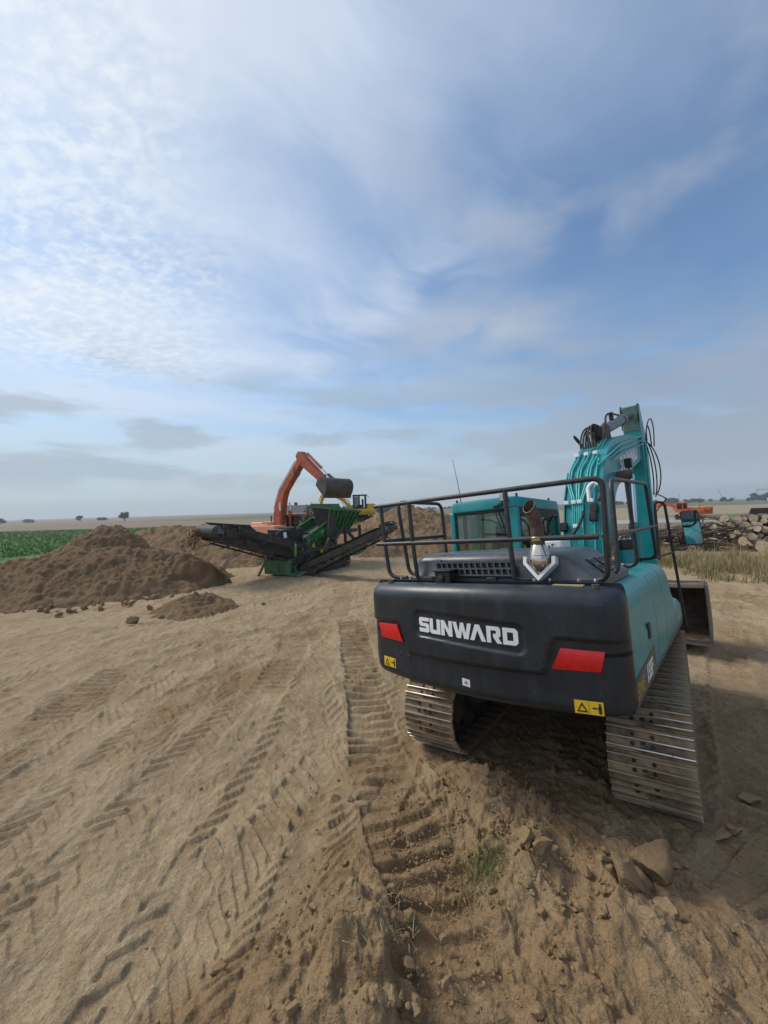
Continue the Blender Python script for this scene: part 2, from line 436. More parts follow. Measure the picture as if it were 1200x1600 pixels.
# ------------------------------------------------------------------ mesh helpers
class MB:
    def __init__(s):
        s.v, s.f, s.mi = [], [], []

    def add(s, vs, fs, mi=0):
        o = len(s.v)
        s.v.extend([tuple(p) for p in vs])
        s.f.extend([tuple(i + o for i in f) for f in fs])
        s.mi.extend([mi] * len(fs))
        return s

    def box(s, c, size, rot=None, mi=0, taper=(1, 1)):
        hx, hy, hz = size[0] / 2, size[1] / 2, size[2] / 2
        vs = []
        for z, t in ((-hz, (1, 1)), (hz, taper)):
            for x, y in ((-hx, -hy), (hx, -hy), (hx, hy), (-hx, hy)):
                p = Vector((x * t[0], y * t[1], z))
                if rot is not None:
                    p = rot @ p
                vs.append(p + Vector(c))
        return s.add(vs, [(3, 2, 1, 0), (4, 5, 6, 7), (0, 1, 5, 4), (1, 2, 6, 5), (2, 3, 7, 6), (3, 0, 4, 7)], mi)

    def bx(s, x0, x1, y0, y1, z0, z1, mi=0):
        return s.box(((x0 + x1) / 2, (y0 + y1) / 2, (z0 + z1) / 2), (abs(x1 - x0), abs(y1 - y0), abs(z1 - z0)), None, mi)

    def beam(s, a, b, w, h, up=(0, 0, 1), mi=0):
        a, b = Vector(a), Vector(b)
        d = (b - a)
        L = d.length
        d.normalize()
        u = Vector(up)
        side = d.cross(u)
        if side.length < 1e-4:
            side = d.cross(Vector((1, 0, 0)))
        side.normalize()
        u = side.cross(d)
        R = Matrix((side, d, u)).transposed()
        return s.box((a + b) / 2, (w, L, h), R, mi)

    def loft(s, rings, cap=True, mi=0, closed=True):
        n = len(rings[0])
        vs = [p for r in rings for p in r]
        fs = []
        for i in range(len(rings) - 1):
            for j in range(n if closed else n - 1):
                k = (j + 1) % n
                fs.append((i * n + j, i * n + k, (i + 1) * n + k, (i + 1) * n + j))
        if cap:
            fs.append(tuple(reversed(range(n))))
            fs.append(tuple((len(rings) - 1) * n + j for j in range(n)))
        return s.add(vs, fs, mi)

    def tube(s, pts, r, n=10, cap=True, mi=0):
        pts = [Vector(p) for p in pts]
        rs = r if isinstance(r, (list, tuple)) else [r] * len(pts)
        t0 = (pts[1] - pts[0]).normalized()
        ref = Vector((0, 0, 1)) if abs(t0.z) < 0.9 else Vector((1, 0, 0))
        u = t0.cross(ref).normalized()
        rings = []
        for i, p in enumerate(pts):
            a = pts[max(i - 1, 0)]
            b = pts[min(i + 1, len(pts) - 1)]
            t = (b - a)
            t = t.normalized() if t.length > 1e-9 else t0
            u = (u - t * u.dot(t))
            u = u.normalized() if u.length > 1e-6 else t.orthogonal().normalized()
            w = t.cross(u)
            rings.append([p + (u * math.cos(2 * math.pi * k / n) + w * math.sin(2 * math.pi * k / n)) * rs[i] for k in range(n)])
        return s.loft(rings, cap, mi)

    def lathe(s, prof, c=(0, 0, 0), R=None, n=24, cap=True, mi=0):
        rings = []
        for r, z in prof:
            ring = []
            for k in range(n):
                a = 2 * math.pi * k / n
                p = Vector((r * math.cos(a), r * math.sin(a), z))
                ring.append((R @ p if R is not None else p) + Vector(c))
            rings.append(ring)
        return s.loft(rings, cap, mi)

    def prism(s, poly, a, b, axis='x', mi=0, shear=None):
        """polygon in the two other axes, extruded from a to b along axis"""
        def P(p, t):
            q = (t, p[0], p[1]) if axis == 'x' else ((p[0], t, p[1]) if axis == 'y' else (p[0], p[1], t))
            if shear:
                q = shear(Vector(q))
            return q
        n = len(poly)
        vs = [P(p, a) for p in poly] + [P(p, b) for p in poly]
        fs = [tuple(range(n)), tuple(reversed(range(n, 2 * n)))]
        fs += [(j, n + j, n + (j + 1) % n, (j + 1) % n) for j in range(n)]
        return s.add(vs, fs, mi)

    def merge(s, o, fn=None, mi=None):
        vs = [fn(Vector(p)) for p in o.v] if fn else o.v
        k = len(s.v)
        s.v.extend([tuple(p) for p in vs])
        s.f.extend([tuple(i + k for i in f) for f in o.f])
        s.mi.extend(o.mi if mi is None else [mi] * len(o.f))
        return s

    def mesh(s, name, mats, smooth=True, angle=38, fixn=True):
        me = bpy.data.meshes.new(name)
        me.from_pydata(s.v, [], s.f)
        mats = mats if isinstance(mats, (list, tuple)) else [mats]
        for m in mats:
            me.materials.append(m)
        if any(s.mi):
            me.polygons.foreach_set('material_index', s.mi)
        if fixn:
            bm = bmesh.new()
            bm.from_mesh(me)
            bmesh.ops.recalc_face_normals(bm, faces=bm.faces)
            bm.to_mesh(me)
            bm.free()
        if smooth:
            me.polygons.foreach_set('use_smooth', [True] * len(me.polygons))
            me.set_sharp_from_angle(angle=rad(angle))
        me.update()
        return me

    def build(s, name, mats, parent=None, bevel=0.0, smooth=True, angle=38, seg=2, fixn=True, matrix=None):
        o = bpy.data.objects.new(name, s.mesh(name, mats, smooth, angle, fixn))
        COL.objects.link(o)
        if parent is not None:
            o.parent = parent
        if matrix is not None:
            o.matrix_local = matrix
        if bevel:
            b = o.modifiers.new('bevel', 'BEVEL')
            b.width = bevel
            b.segments = seg
            b.limit_method = 'ANGLE'
            b.angle_limit = rad(35)
        return o


def tag(o, label=None, cat=None, group=None, kind=None):
    for k, v in (('label', label), ('category', cat), ('group', group), ('kind', kind)):
        if v:
            o[k] = v
    return o


def thing(name, label, cat, loc=(0, 0, 0), rot=None, group=None):
    o = bpy.data.objects.new(name, None)
    o.empty_display_size = 0.3
    COL.objects.link(o)
    R = rot if rot is not None else Matrix.Identity(3)
    o.matrix_world = Matrix.Translation(loc) @ R.to_4x4()
    return tag(o, label, cat, group)


def fillet(pts, r, n=5):
    """round the corners of a polyline"""
    pts = [Vector(p) for p in pts]
    out = [pts[0]]
    for i in range(1, len(pts) - 1):
        p, a, b = pts[i], pts[i - 1], pts[i + 1]
        da, db = a - p, b - p
        rr = min(r, da.length * 0.48, db.length * 0.48)
        A, B = p + da.normalized() * rr, p + db.normalized() * rr
        for k in range(n + 1):
            t = k / n
            out.append(A * (1 - t) ** 2 + p * 2 * t * (1 - t) + B * t * t)
    out.append(pts[-1])
    return out


def bez(a, b, c, d, n=12):
    a, b, c, d = map(Vector, (a, b, c, d))
    return [a * (1 - t) ** 3 + b * 3 * t * (1 - t) ** 2 + c * 3 * t * t * (1 - t) + d * t ** 3 for t in [k / n for k in range(n + 1)]]


def rrect(x0, x1, y0, y1, r, n=5):
    out = []
    for cx, cy, a0 in ((x1 - r, y1 - r, 0), (x0 + r, y1 - r, 90), (x0 + r, y0 + r, 180), (x1 - r, y0 + r, 270)):
        for k in range(n + 1):
            a = rad(a0 + 90 * k / n)
            out.append((cx + r * math.cos(a), cy + r * math.sin(a)))
    return out


def text_mb(body, size, shear=0.0, bold=0.0, thick=0.002, mono=1.0):
    """letters as thin raised film: mesh in the XY plane, height along Z"""
    cu = bpy.data.curves.new('lettering', 'FONT')
    cu.body = body
    cu.size = size
    cu.shear = shear
    cu.offset = bold
    cu.extrude = thick / 2
    cu.resolution_u = 3
    cu.space_character = mono
    ob = bpy.data.objects.new('lettering', cu)
    COL.objects.link(ob)
    dg = bpy.context.evaluated_depsgraph_get()
    me = bpy.data.meshes.new_from_object(ob.evaluated_get(dg))
    mb = MB()
    mb.add([tuple(v.co) for v in me.vertices], [tuple(p.vertices) for p in me.polygons])
    bpy.data.objects.remove(ob)
    bpy.data.curves.remove(cu)
    bpy.data.meshes.remove(me)
    return mb


# ------------------------------------------------------------------ numpy noise
_rng = np.random.default_rng(11)
_perm = _rng.permutation(512).astype(np.int64)
_perm = np.concatenate([_perm, _perm, _perm[:8]])
_ga = _rng.uniform(0, 2 * np.pi, 512)
_gx, _gy = np.cos(_ga), np.sin(_ga)
_r1, _r2 = _rng.uniform(0, 1, 512), _rng.uniform(0, 1, 512)


def _h(i, j, s):
    return _perm[(_perm[(i + 57 * s) & 511] + j) & 511]


def perlin(x, y, s=0):
    i, j = np.floor(x).astype(np.int64), np.floor(y).astype(np.int64)
    fx, fy = x - i, y - j
    u, v = fx * fx * fx * (fx * (fx * 6 - 15) + 10), fy * fy * fy * (fy * (fy * 6 - 15) + 10)

    def gd(a, b, dx_, dy_):
        h = _h(i + a, j + b, s)
        return _gx[h] * dx_ + _gy[h] * dy_
    n00, n10, n01, n11 = gd(0, 0, fx, fy), gd(1, 0, fx - 1, fy), gd(0, 1, fx, fy - 1), gd(1, 1, fx - 1, fy - 1)
    return ((n00 * (1 - u) + n10 * u) * (1 - v) + (n01 * (1 - u) + n11 * u) * v) * 1.5


def fbm(x, y, s=0, o=4, lac=2.03, gain=0.5):
    t, a = 0.0, 1.0
    for k in range(o):
        t = t + a * perlin(x, y, s + k)
        x, y, a = x * lac + 3.7, y * lac - 1.9, a * gain
    return t


def lumps(x, y, s=0):
    """clods: rounded bumps of a cell noise, 0..1"""
    i, j = np.floor(x).astype(np.int64), np.floor(y).astype(np.int64)
    best = np.full(np.shape(x), 9.0)
    hv = np.zeros(np.shape(x))
    for a in (-1, 0, 1):
        for b in (-1, 0, 1):
            h = _h(i + a, j + b, s)
            d = (i + a + 0.15 + 0.7 * _r1[h] - x) ** 2 + (j + b + 0.15 + 0.7 * _r2[h] - y) ** 2
            r = 0.12 + 0.58 * _r1[(h * 7 + 3) & 511] ** 2.5
            q = d / (r * r) * (1 + 0.5 * np.sin(3 * np.arctan2(j + b + .5 - y, i + a + .5 - x) + 6.3 * _r2[(h * 5 + 1) & 511]))
            m = q < best
            best = np.where(m, q, best)
            hv = np.where(m, r, hv)
    return hv * np.minimum(np.clip(1.15 - best, 0, 1) ** .8, .72)


def sst(e0, e1, x):
    t = np.clip((x - e0) / (e1 - e0), 0, 1)
    return t * t * (3 - 2 * t)

# ------------------------------------------------------------------ where the big machine stands
EX_R = rot_zxy(rad(-40.6), rad(-2.7), rad(-4.6))
EX_P = Vector((2.287, 5.06, 0.0))
_nx, _ny, _nz = EX_R[0][2], EX_R[1][2], EX_R[2][2]
_cy, _sy = math.cos(rad(-40.6)), math.sin(rad(-40.6))


UC_A = rad(4.4)
UC_O = Vector((-0.05, 0.13, 0.0))


def uclocal(lx, ly):
    X, Y = lx - UC_O.x, ly - UC_O.y
    c, s = math.cos(UC_A), math.sin(UC_A)
    return X * c + Y * s, -X * s + Y * c


def polyband(pts, n=60):
    p = np.array(fillet([(a, b, 0) for a, b in pts], 0.8, 6))[:, :2]
    d = np.concatenate([[0], np.cumsum(np.hypot(*np.diff(p, axis=0).T))])
    s = np.linspace(0, d[-1], n)
    return np.stack([np.interp(s, d, p[:, 0]), np.interp(s, d, p[:, 1])], 1), s


def band(x, y, z, fresh, pts, w, kind, dep, sp, seed, k=0.9, zs=None, flat=.85):
    P, s = polyband(pts)
    lo, hi = P.min(0) - w, P.max(0) + w
    idx = np.nonzero((x > lo[0]) & (x < hi[0]) & (y > lo[1]) & (y < hi[1]))[0]
    if not len(idx):
        return
    X, Y = x[idx], y[idx]
    X = X + 0.03 * perlin(X * 1.7, Y * 1.7, seed) + 0.012 * perlin(X * 6, Y * 6, seed + 3)
    Y = Y + 0.03 * perlin(X * 1.7 + 9, Y * 1.7, seed + 1)
    best = np.full(len(idx), 1e9)
    ss_, tt = np.zeros(len(idx)), np.zeros(len(idx))
    for i in range(len(P) - 1):
        a, d = P[i], P[i + 1] - P[i]
        L2 = d @ d
        u = np.clip(((X - a[0]) * d[0] + (Y - a[1]) * d[1]) / L2, 0, 1)
        ex, ey = X - a[0] - u * d[0], Y - a[1] - u * d[1]
        q = ex * ex + ey * ey
        m = q < best
        best = np.where(m, q, best)
        L = math.sqrt(L2)
        ss_ = np.where(m, s[i] + u * L, ss_)
        tt = np.where(m, (ex * d[1] - ey * d[0]) / L, tt)
    h = w / 2
    a = np.abs(tt)
    inside = sst(h, h * 0.90, a)
    ends = sst(0.0, 0.5, ss_) * sst(s[-1], s[-1] - 0.5, ss_)
    fade = sst(-0.60, 0.15, fbm(X * 1.3, Y * 1.3, seed + 5, 4))
    berm = np.exp(-((a - h * 1.08) / (0.05 + 0.08 * w)) ** 2) * dep * (0.22 + 0.4 * perlin(X * 3.1, Y * 3.1, seed + 7))
    if kind == 'grouser':
        ph = (ss_ + 0.05 * tt) / sp
        f = ph - np.floor(ph)
        rib = sst(0.0, 0.10, f) * sst(0.62, 0.42, f)
        dz = -dep * inside + dep * 1.15 * rib * inside * (0.35 + 0.65 * fade)
    elif kind == 'lug':
        ph = (ss_ + k * a) / sp + 0.5 * (tt > 0)
        f = ph - np.floor(ph)
        rib = sst(0.0, 0.07, f) * sst(0.46, 0.38, f) * sst(0.02, 0.04, a)
        dz = -dep * 0.35 * inside + dep * 1.1 * rib * inside * fade
    elif kind == 'ripple':
        ph = (ss_ + k * tt) / sp + 0.8 * perlin(X * 1.3, Y * 1.3, seed + 8)
        rib = (0.5 + 0.5 * np.sin(2 * np.pi * ph)) ** 2
        dz = -dep * 0.4 * inside + dep * rib * inside * fade
    else:                                    # plain rut
        dz = -dep * inside * (0.7 + 0.3 * np.cos(np.pi * np.clip(a / h, 0, 1)))
    if zs is not None:                       # pressed flat before the bars print
        z[idx] += inside * ends * flat * (zs[idx] - z[idx])
    z[idx] += (dz + berm) * ends
    if fresh is not None and kind in ('grouser', 'rut', 'lug'):
        fresh[idx] += inside * ends * (0.10 + 0.22 * fade) * (1 if kind != 'rut' else .6)


def exlocal(x, y):
    X, Y = x - EX_P.x, y - EX_P.y
    return X * _cy + Y * _sy, -X * _sy + Y * _cy


FRESH_LINE = np.array([(-2.6, 0.2), (-1.9, 1.5), (-1.45, 2.13), (-1.2, 2.45), (-0.82, 2.85), (-0.45, 3.35), (-0.10, 3.85), (0.22, 4.5), (0.6, 5.2)])


def ground(x, y, detail=True, loose=1.0):
    """height and freshness of the site's soil at world points"""
    x, y = np.asarray(x, float), np.asarray(y, float)
    d = np.hypot(x, y)
    near = sst(70, 25, d)
    z = 0.045 * fbm(x * 0.33, y * 0.33, 1, 4) * near + 0.5 * fbm(x * 0.012, y * 0.012, 3, 2) * sst(60, 400, d)
    fx = np.interp(y, FRESH_LINE[:, 1], FRESH_LINE[:, 0], left=-2.6, right=9)
    wob = 0.22 * fbm(x * 1.5, y * 1.5, 21, 4)
    fr = sst(-0.10, 0.28, x - fx + wob) * sst(5.6, 4.6, y + 0 * x)
    lx, ly = exlocal(x, y)
    und = sst(2.0, 1.3, np.abs(lx)) * sst(2.9, 2.2, np.abs(ly))
    fr = np.maximum(fr, und * 0.8)
    fr = np.maximum(fr, 0.55 * sst(1.2, 2.1, lx + 0.4 * wob) * sst(4.2, 2.6, lx) * sst(5.5, 3.2, np.abs(ly)))
    if detail:
        z += near * (0.018 * fbm(x * 1.6, y * 1.6, 7, 4))
        # heaps of loose soil in the foreground
        for cx, cy, rx, ry, rot, h in ((-0.26, 2.36, 0.34, 0.30, 0.9, 0.33), (-0.10, 1.90, 0.30, 0.3, 0.2, 0.22), (-0.75, 2.0, 0.5, 0.45, 0.2, 0.14), (0.96, 2.85, 0.30, 0.26, 0.7, 0.37), (1.25, 2.35, 0.48, 0.42, 0.1, 0.22),
                                       (1.55, 2.72, 0.30, 0.22, 0.4, 0.15), (0.98, 3.72, 0.55, 0.36, 2.3, 0.20), (1.55, 3.15, 0.55, 0.26, 0.0, 0.06), (0.62, 3.35, 0.3, 0.25, 0.0, 0.10), (-0.25, 3.05, 0.25, 0.20, 0.4, 0.09)):
            c_, s_ = math.cos(rot), math.sin(rot)
            u, v = (x - cx) * c_ + (y - cy) * s_, -(x - cx) * s_ + (y - cy) * c_
            q = (u / rx) ** 2 + (v / ry) ** 2
            z += h * np.exp(-q * 1.1) * (1 + 0.5 * fbm(x * 3.2, y * 3.2, 31, 3))
    # the patch the machine stands on, tilted as it stands
    plane = -(_nx * (x - EX_P.x) + _ny * (y - EX_P.y)) / _nz
    wm = sst(3.4, 1.5, np.abs(lx)) * sst(4.6, 2.3, np.abs(ly))
    ux, uy = uclocal(lx, ly)
    trackw = sst(0.42, 0.30, np.abs(np.abs(ux) - 1.02)) * sst(1.75, 1.45, np.abs(uy))
    z = z * (1 - 0.5 * wm) + plane * wm
    z = z - 0.03 * wm
    z = np.where(trackw > 0, z * (1 - trackw) + (plane - 0.012) * trackw, z)
    # spoil under the bucket
    z += 0.16 * np.exp(-(((lx - 0.55) / 1.0) ** 2 + ((ly - 3.9) / 0.5) ** 2)) * (1 + 0.4 * fbm(x * 3, y * 3, 41, 3))
    if detail:
        keep = 1 - trackw
        rough = fr * near * keep * loose
        wx, wy = x + .05 * fbm(x * 6, y * 6, 52, 3), y + .05 * fbm(x * 6 + 4, y * 6, 53, 3)
        z += 1.3 * rough * (0.040 * fbm(x * 3.6, y * 3.6, 51, 6, 2.1, .58) + 0.055 * lumps(wx * 3.1, wy * 3.1, 5) + 0.030 * lumps(wx * 7.7 + 3, wy * 7.7, 9) + 0.014 * lumps(wx * 18, wy * 18 + 5, 13) - 0.03 * sst(.22, .0, np.abs(fbm(x * 1.9, y * 1.9, 57, 3))) * sst(0, .4, fbm(x * .9, y * .9, 58, 2)))
        dry = (1 - fr) * near * keep * loose
        patch = sst(-0.25, 0.45, fbm(x * 0.55, y * 0.55, 15, 4))
        z += dry * (0.007 * fbm(x * 4.2, y * 4.2, 61, 5, 2.1, .56) + 0.012 * patch * np.abs(fbm(x * 2.6, y * 3.4, 63, 4)) + 0.010 * lumps(x * 8.5, y * 8.5, 17) * patch + 0.006 * lumps(x * 17.0, y * 17.0, 18) * sst(-.2, .6, fbm(x * 1.1, y * 1.1, 16, 3)))
        # broken crust: low ledges with crisp edges, stretched along the driving direction
        for sx_, sy_, am, sd in ((0.8, 0.45, .007, 201), (1.9, 0.9, .006, 203), (3.6, 2.2, .0045, 205), (7.5, 5.0, .0035, 207)):
            q = fbm(x * sx_ + .3 * y * sy_, y * sy_, sd, 5, 2.2, .55)
            k_ = .035 if sx_ < 3 else .07
            z += dry * am * (sst(-k_, k_, q) + .7 * sst(.22 - k_, .22 + k_, q) - .7 * sst(-.22 + k_, -.22 - k_, q))
        # drag marks: long ridges, roughly along the driving direction
        wv = x + 0.10 * y + 0.25 * fbm(x * 0.5, y * 0.5, 71, 3)
        z += dry * 0.010 * fbm(wv * 5.5, y * 0.9, 73, 3) * sst(-0.5, 0.4, perlin(x * 0.7, y * 0.7, 75))
        wv2 = y - 0.35 * x + 0.2 * fbm(x * 0.8, y * 0.8, 76, 3)
        z += dry * 0.011 * np.abs(fbm(wv2 * 6.5, x * 1.4, 77, 3)) * sst(-0.1, 0.5, perlin(x * 0.6 + 7, y * 0.6, 79))
    return z, fr


def ground_z(x, y):
    z, _ = ground(np.array([x]), np.array([y]))
    return float(z[0])


BANDS = [
    ([(-4.75, 3.2), (-4.75, 4.82), (-4.69, 5.95), (-4.54, 7.28), (-4.08, 8.26), (-2.76, 9.23), (-0.73, 10.11), (1.5, 10.8)], 0.42, 'rut', 0.055, 0.2, 1),
    ([(-4.30, 3.2), (-4.25, 4.82), (-4.19, 5.95), (-4.04, 7.10), (-3.58, 7.9), (-2.3, 8.8), (-0.4, 9.6)], 0.42, 'lug', 0.030, 0.19, 2),
    ([(-7.2, 4.0), (-6.48, 6.61), (-6.04, 7.55), (-5.33, 8.57), (-4.15, 9.36), (-2.12, 10.57), (0.5, 11.6)], 0.50, 'ripple', 0.036, 0.17, 3),
    ([(-5.6, 4.2), (-5.6, 6.2), (-5.2, 7.6), (-4.4, 8.7), (-3.2, 9.6), (-1.3, 10.6)], 0.45, 'lug', 0.028, 0.20, 12),
    ([(-9.6, 6.2), (-8.43, 8.63), (-7.07, 9.64), (-5.19, 10.58), (-3.12, 12.59), (-2.0, 15.0)], 0.55, 'ripple', 0.045, 0.20, 4),
    ([(-3.3, 1.6), (-3.26, 3.28), (-3.23, 4.34), (-3.14, 5.58), (-2.85, 7.16), (-2.3, 9.19), (-1.6, 12.0)], 0.48, 'lug', 0.028, 0.16, 5),
    ([(-2.75, 1.5), (-2.60, 2.78), (-2.47, 3.52), (-2.33, 4.64), (-2.05, 6.1), (-1.71, 8.46), (-1.0, 12.0)], 0.46, 'lug', 0.026, 0.17, 6),
    ([(-3.75, 1.4), (-3.75, 3.0), (-3.85, 4.6), (-3.7, 6.4), (-3.3, 8.0)], 0.40, 'ripple', 0.030, 0.15, 15),
    ([(-1.75, 1.2), (-1.63, 2.25), (-1.57, 2.84), (-1.48, 3.6), (-1.42, 4.6), (-1.30, 6.2)], 0.40, 'lug', 0.026, 0.20, 7),
    ([(-1.2, 5.0), (-1.25, 6.2), (-1.2, 7.5), (-1.0, 9.5)], 0.55, 'ripple', 0.026, 0.16, 8),
    ([(1.9, 2.2), (2.6, 2.75), (3.35, 3.59), (4.63, 5.3), (6.53, 7.73), (8.0, 9.4)], 0.55, 'grouser', 0.030, 0.19, 9),
    ([(5.2, 3.5), (7.2, 7.0), (8.27, 8.63), (8.47, 10.01), (8.78, 11.46)], 0.55, 'ripple', 0.05, 0.2, 10),
    ([(7.4, 5.0), (9.2, 8.2), (9.8, 10.2), (9.9, 12.4), (9.6, 15.0)], 0.55, 'lug', 0.05, 0.22, 11),
    ([(3.0, 16.0), (7.0, 12.6), (10.0, 11.0), (14.0, 9.8)], 0.6, 'ripple', 0.06, 0.24, 16),
    ([(3.5, 14.2), (7.3, 11.0), (10.0, 9.5), (14.0, 8.4)], 0.6, 'rut', 0.05, 0.24, 18),
    ([(0.34, 1.2), (0.28, 2.12), (0.28, 2.46), (0.25, 2.79), (0.06, 3.29), (-0.13, 4.2), (-0.28, 5.59), (-0.57, 7.61), (-0.93, 10.13)], 0.64, 'grouser', 0.060, 0.205, 13),
    ([(2.05, 3.1), (2.3, 2.85), (2.5, 2.5), (2.55, 1.8)], 0.62, 'grouser', 0.040, 0.21, 14),
    ([(-2.22, 9.18), (-1.85, 8.0), (-1.87, 6.55), (-1.91, 5.69)], 0.62, 'grouser', 0.026, 0.17, 20),
    ([(-2.05, 16.0), (-1.5, 14.0), (-1.3, 12.0), (-1.25, 10.0)], 0.62, 'grouser', 0.030, 0.17, 22),
    ([(-0.55, 4.65), (-0.70, 4.05), (-0.85, 3.5), (-1.0, 2.95)], 0.85, 'lug', 0.055, 0.19, 17, 0.75),
    ([(-0.6, 12.0), (0.4, 15.5), (1.2, 19.0), (1.6, 22.0)], 0.6, 'ripple', 0.04, 0.22, 24),
    ([(-4.2, 12.0), (-2.6, 14.5), (-1.0, 16.0), (2.0, 17.0)], 0.6, 'rut', 0.04, 0.22, 25),
]


_rb = random.Random(78)
for _k in range(70):                      # short clear stretches of tractor-tyre print
    _x, _y = _rb.uniform(-7, .2), _rb.uniform(2.2, 11)
    if _k % 6 == 0:
        _x, _y = _rb.uniform(5, 11), _rb.uniform(6, 14)
    _a = _rb.gauss(.02, .35) + (.6 if _x > 4 else 0)
    _l = _rb.uniform(.5, 1.5)
    _c = _rb.uniform(-.3, .3)
    BANDS.insert(_rb.randrange(4, 14), ([(_x - math.sin(_a) * _l, _y - math.cos(_a) * _l), (_x + _c * .3, _y), (_x + math.sin(_a + _c) * _l, _y + math.cos(_a + _c) * _l)], _rb.uniform(.32, .58), 'lug', _rb.uniform(.014, .029), _rb.uniform(.13, .20), 500 + 3 * _k, _rb.choice([-1, 1]) * _rb.uniform(1.0, 1.9)))
_rb = random.Random(77)
for _k in range(95):
    _x, _y = _rb.uniform(-9, 2.2), _rb.uniform(2.5, 15)
    if _rb.random() < .3:
        _x = _rb.uniform(4, 12)
    _a = _rb.gauss(.05, .5) + (.5 if _x > 4 else 0)
    _l, _c = _rb.uniform(.8, 2.6), _rb.uniform(-.25, .25)
    BANDS.append(([(_x - math.sin(_a) * _l, _y - math.cos(_a) * _l), (_x + _c, _y), (_x + math.sin(_a + _c) * _l, _y + math.cos(_a + _c) * _l)], _rb.uniform(.2, .55), _rb.choice(['lug', 'lug', 'ripple', 'grouser', 'rut']), _rb.uniform(.014, .032), _rb.uniform(.10, .19), 100 + 3 * _k, _rb.uniform(-.9, .9)))


def build_ground():
    th = np.concatenate([np.arange(-180, -56, 4.0), np.arange(-56, 56.01, 0.155), np.arange(58, 179, 4.0)])
    th = np.radians(th)
    r = [0.9]
    while r[-1] < 48:
        r.append(r[-1] * 1.0042)
    while r[-1] < 7500:
        r.append(r[-1] * 1.13)
    r = np.array(r)
    T, Rr = np.meshgrid(th, r)
    nr, nt = T.shape
    x, y = (np.sin(T) * Rr).ravel(), (np.cos(T) * Rr).ravel()
    z, fr = ground(x, y)
    zs, _ = ground(x, y, True, .25)
    for b in BANDS:
        band(x, y, z, fr, *b, zs=zs, flat=.85 if b[5] in (13, 14, 9, 17) else .7)
    # ruts must not lift the soil into the tracks
    lx, ly = exlocal(x, y)
    ux, uy = uclocal(lx, ly)
    trackw = sst(0.40, 0.30, np.abs(np.abs(ux) - 1.02)) * sst(1.75, 1.45, np.abs(uy))
    plane = -(_nx * (x - EX_P.x) + _ny * (y - EX_P.y)) / _nz
    z = z * (1 - trackw) + (plane - 0.012) * trackw
    # darker damp scrape at the left
    fr += 0.75 * np.exp(-(((x + 1.99 + 0.35 * (y - 2.43)) / 0.075) ** 2 + ((y - 2.43) / 0.17) ** 2) ** 2)
    i = np.arange(nr - 1)[:, None] * nt
    j = np.arange(nt)[None, :]
    k = (j + 1) % nt
    quads = np.stack([i + j, i + k, i + nt + k, i + nt + j], -1).reshape(-1, 4)[:, ::-1]
    nv = nr * nt
    me = bpy.data.meshes.new('ground')
    co = np.stack([x, y, z], 1)
    co = np.vstack([co, [0, 0, float(np.mean(z[:nt]))]])
    fan = np.stack([np.full(nt, nv), (np.arange(nt) + 1) % nt, np.arange(nt)], 1)
    nl = quads.size + fan.size
    me.vertices.add(nv + 1)
    me.vertices.foreach_set('co', co.astype(np.float32).ravel())
    me.loops.add(nl)
    me.loops.foreach_set('vertex_index', np.concatenate([quads.ravel(), fan[:, ::-1].ravel()]).astype(np.int32))
    me.polygons.add(len(quads) + len(fan))
    st = np.concatenate([np.arange(len(quads)) * 4, quads.size + np.arange(len(fan)) * 3]).astype(np.int32)
    me.polygons.foreach_set('loop_start', st)
    me.polygons.foreach_set('use_smooth', [True] * len(st))
    at = me.attributes.new('fresh', 'FLOAT', 'POINT')
    at.data.foreach_set('value', np.append(np.clip(fr, 0, 1.2), 0.8).astype(np.float32))
    me.update()
    me.validate()
    o = bpy.data.objects.new('ground', me)
    COL.objects.link(o)
    o['kind'] = 'structure'

    m, n, b = new_mat('ground_soil_and_fields')
    co = n.n('ShaderNodeNewGeometry').outputs['Position']
    X, Y, Z = n.sep(co)
    fa = n.n('ShaderNodeAttribute', attribute_name='fresh').outputs['Fac']
    dampv = n.add(n.mul(fa, 0.62), 0.05)
    col, h, f = soil_graph(n, co, dampv)
    w1 = n.noise(co, 0.06, 4.0, 0.6)
    w2 = n.noise(co, 0.35, 4.0, 0.6)
    w3 = n.noise(co, 2.2, 4.0, 0.7)
    wob = n.add(n.mul(n.sub(w1, 0.5), 16.0), n.mul(n.sub(w2, 0.5), 3.0))
    dist = n.m('SQRT', n.add(n.mul(X, X), n.mul(Y, Y)))
    # stubble and bare fields beyond the site
    stub = n.mix(n.ss(0.3, 0.7, n.noise(n.vec(n.mul(X, 0.05), n.mul(Y, 0.35), 0.0), 1.0, 5.0, 0.65)), (0.205, 0.155, 0.108), (0.265, 0.205, 0.145))
    stub = n.mix(n.mul(n.ss(0.45, 0.7, w3), 0.3), stub, (0.16, 0.135, 0.08))
    tan = n.mix(n.ss(0.35, 0.65, n.noise(n.vec(n.mul(X, 0.02), n.mul(Y, 0.22), 4.0), 1.0, 5.0, 0.65)), (0.285, 0.222, 0.145), (0.345, 0.275, 0.19))
    grn = n.mix(n.ss(0.3, 0.7, w2), (0.10, 0.145, 0.055), (0.155, 0.19, 0.08))
    crop = n.mix(n.ss(0.35, 0.65, w3), (0.052, 0.115, 0.024), (0.095, 0.185, 0.045))
    leftm = n.ss(-2.0, 2.0, n.sub(n.add(-25.0, n.mul(wob, 0.10)), n.add(X, n.mul(n.sub(Y, 30.0), 0.22))))
    beyond = n.ss(-2.5, 2.5, n.sub(n.add(Y, n.mul(wob, 0.12)), 41.0))
    rightm = n.ss(-1.0, 1.0, n.sub(n.sub(X, 9.0), n.mul(n.m('ABSOLUTE', n.sub(Y, 13.0)), 0.10)))
    c = col
    c = n.mix(beyond, c, stub)
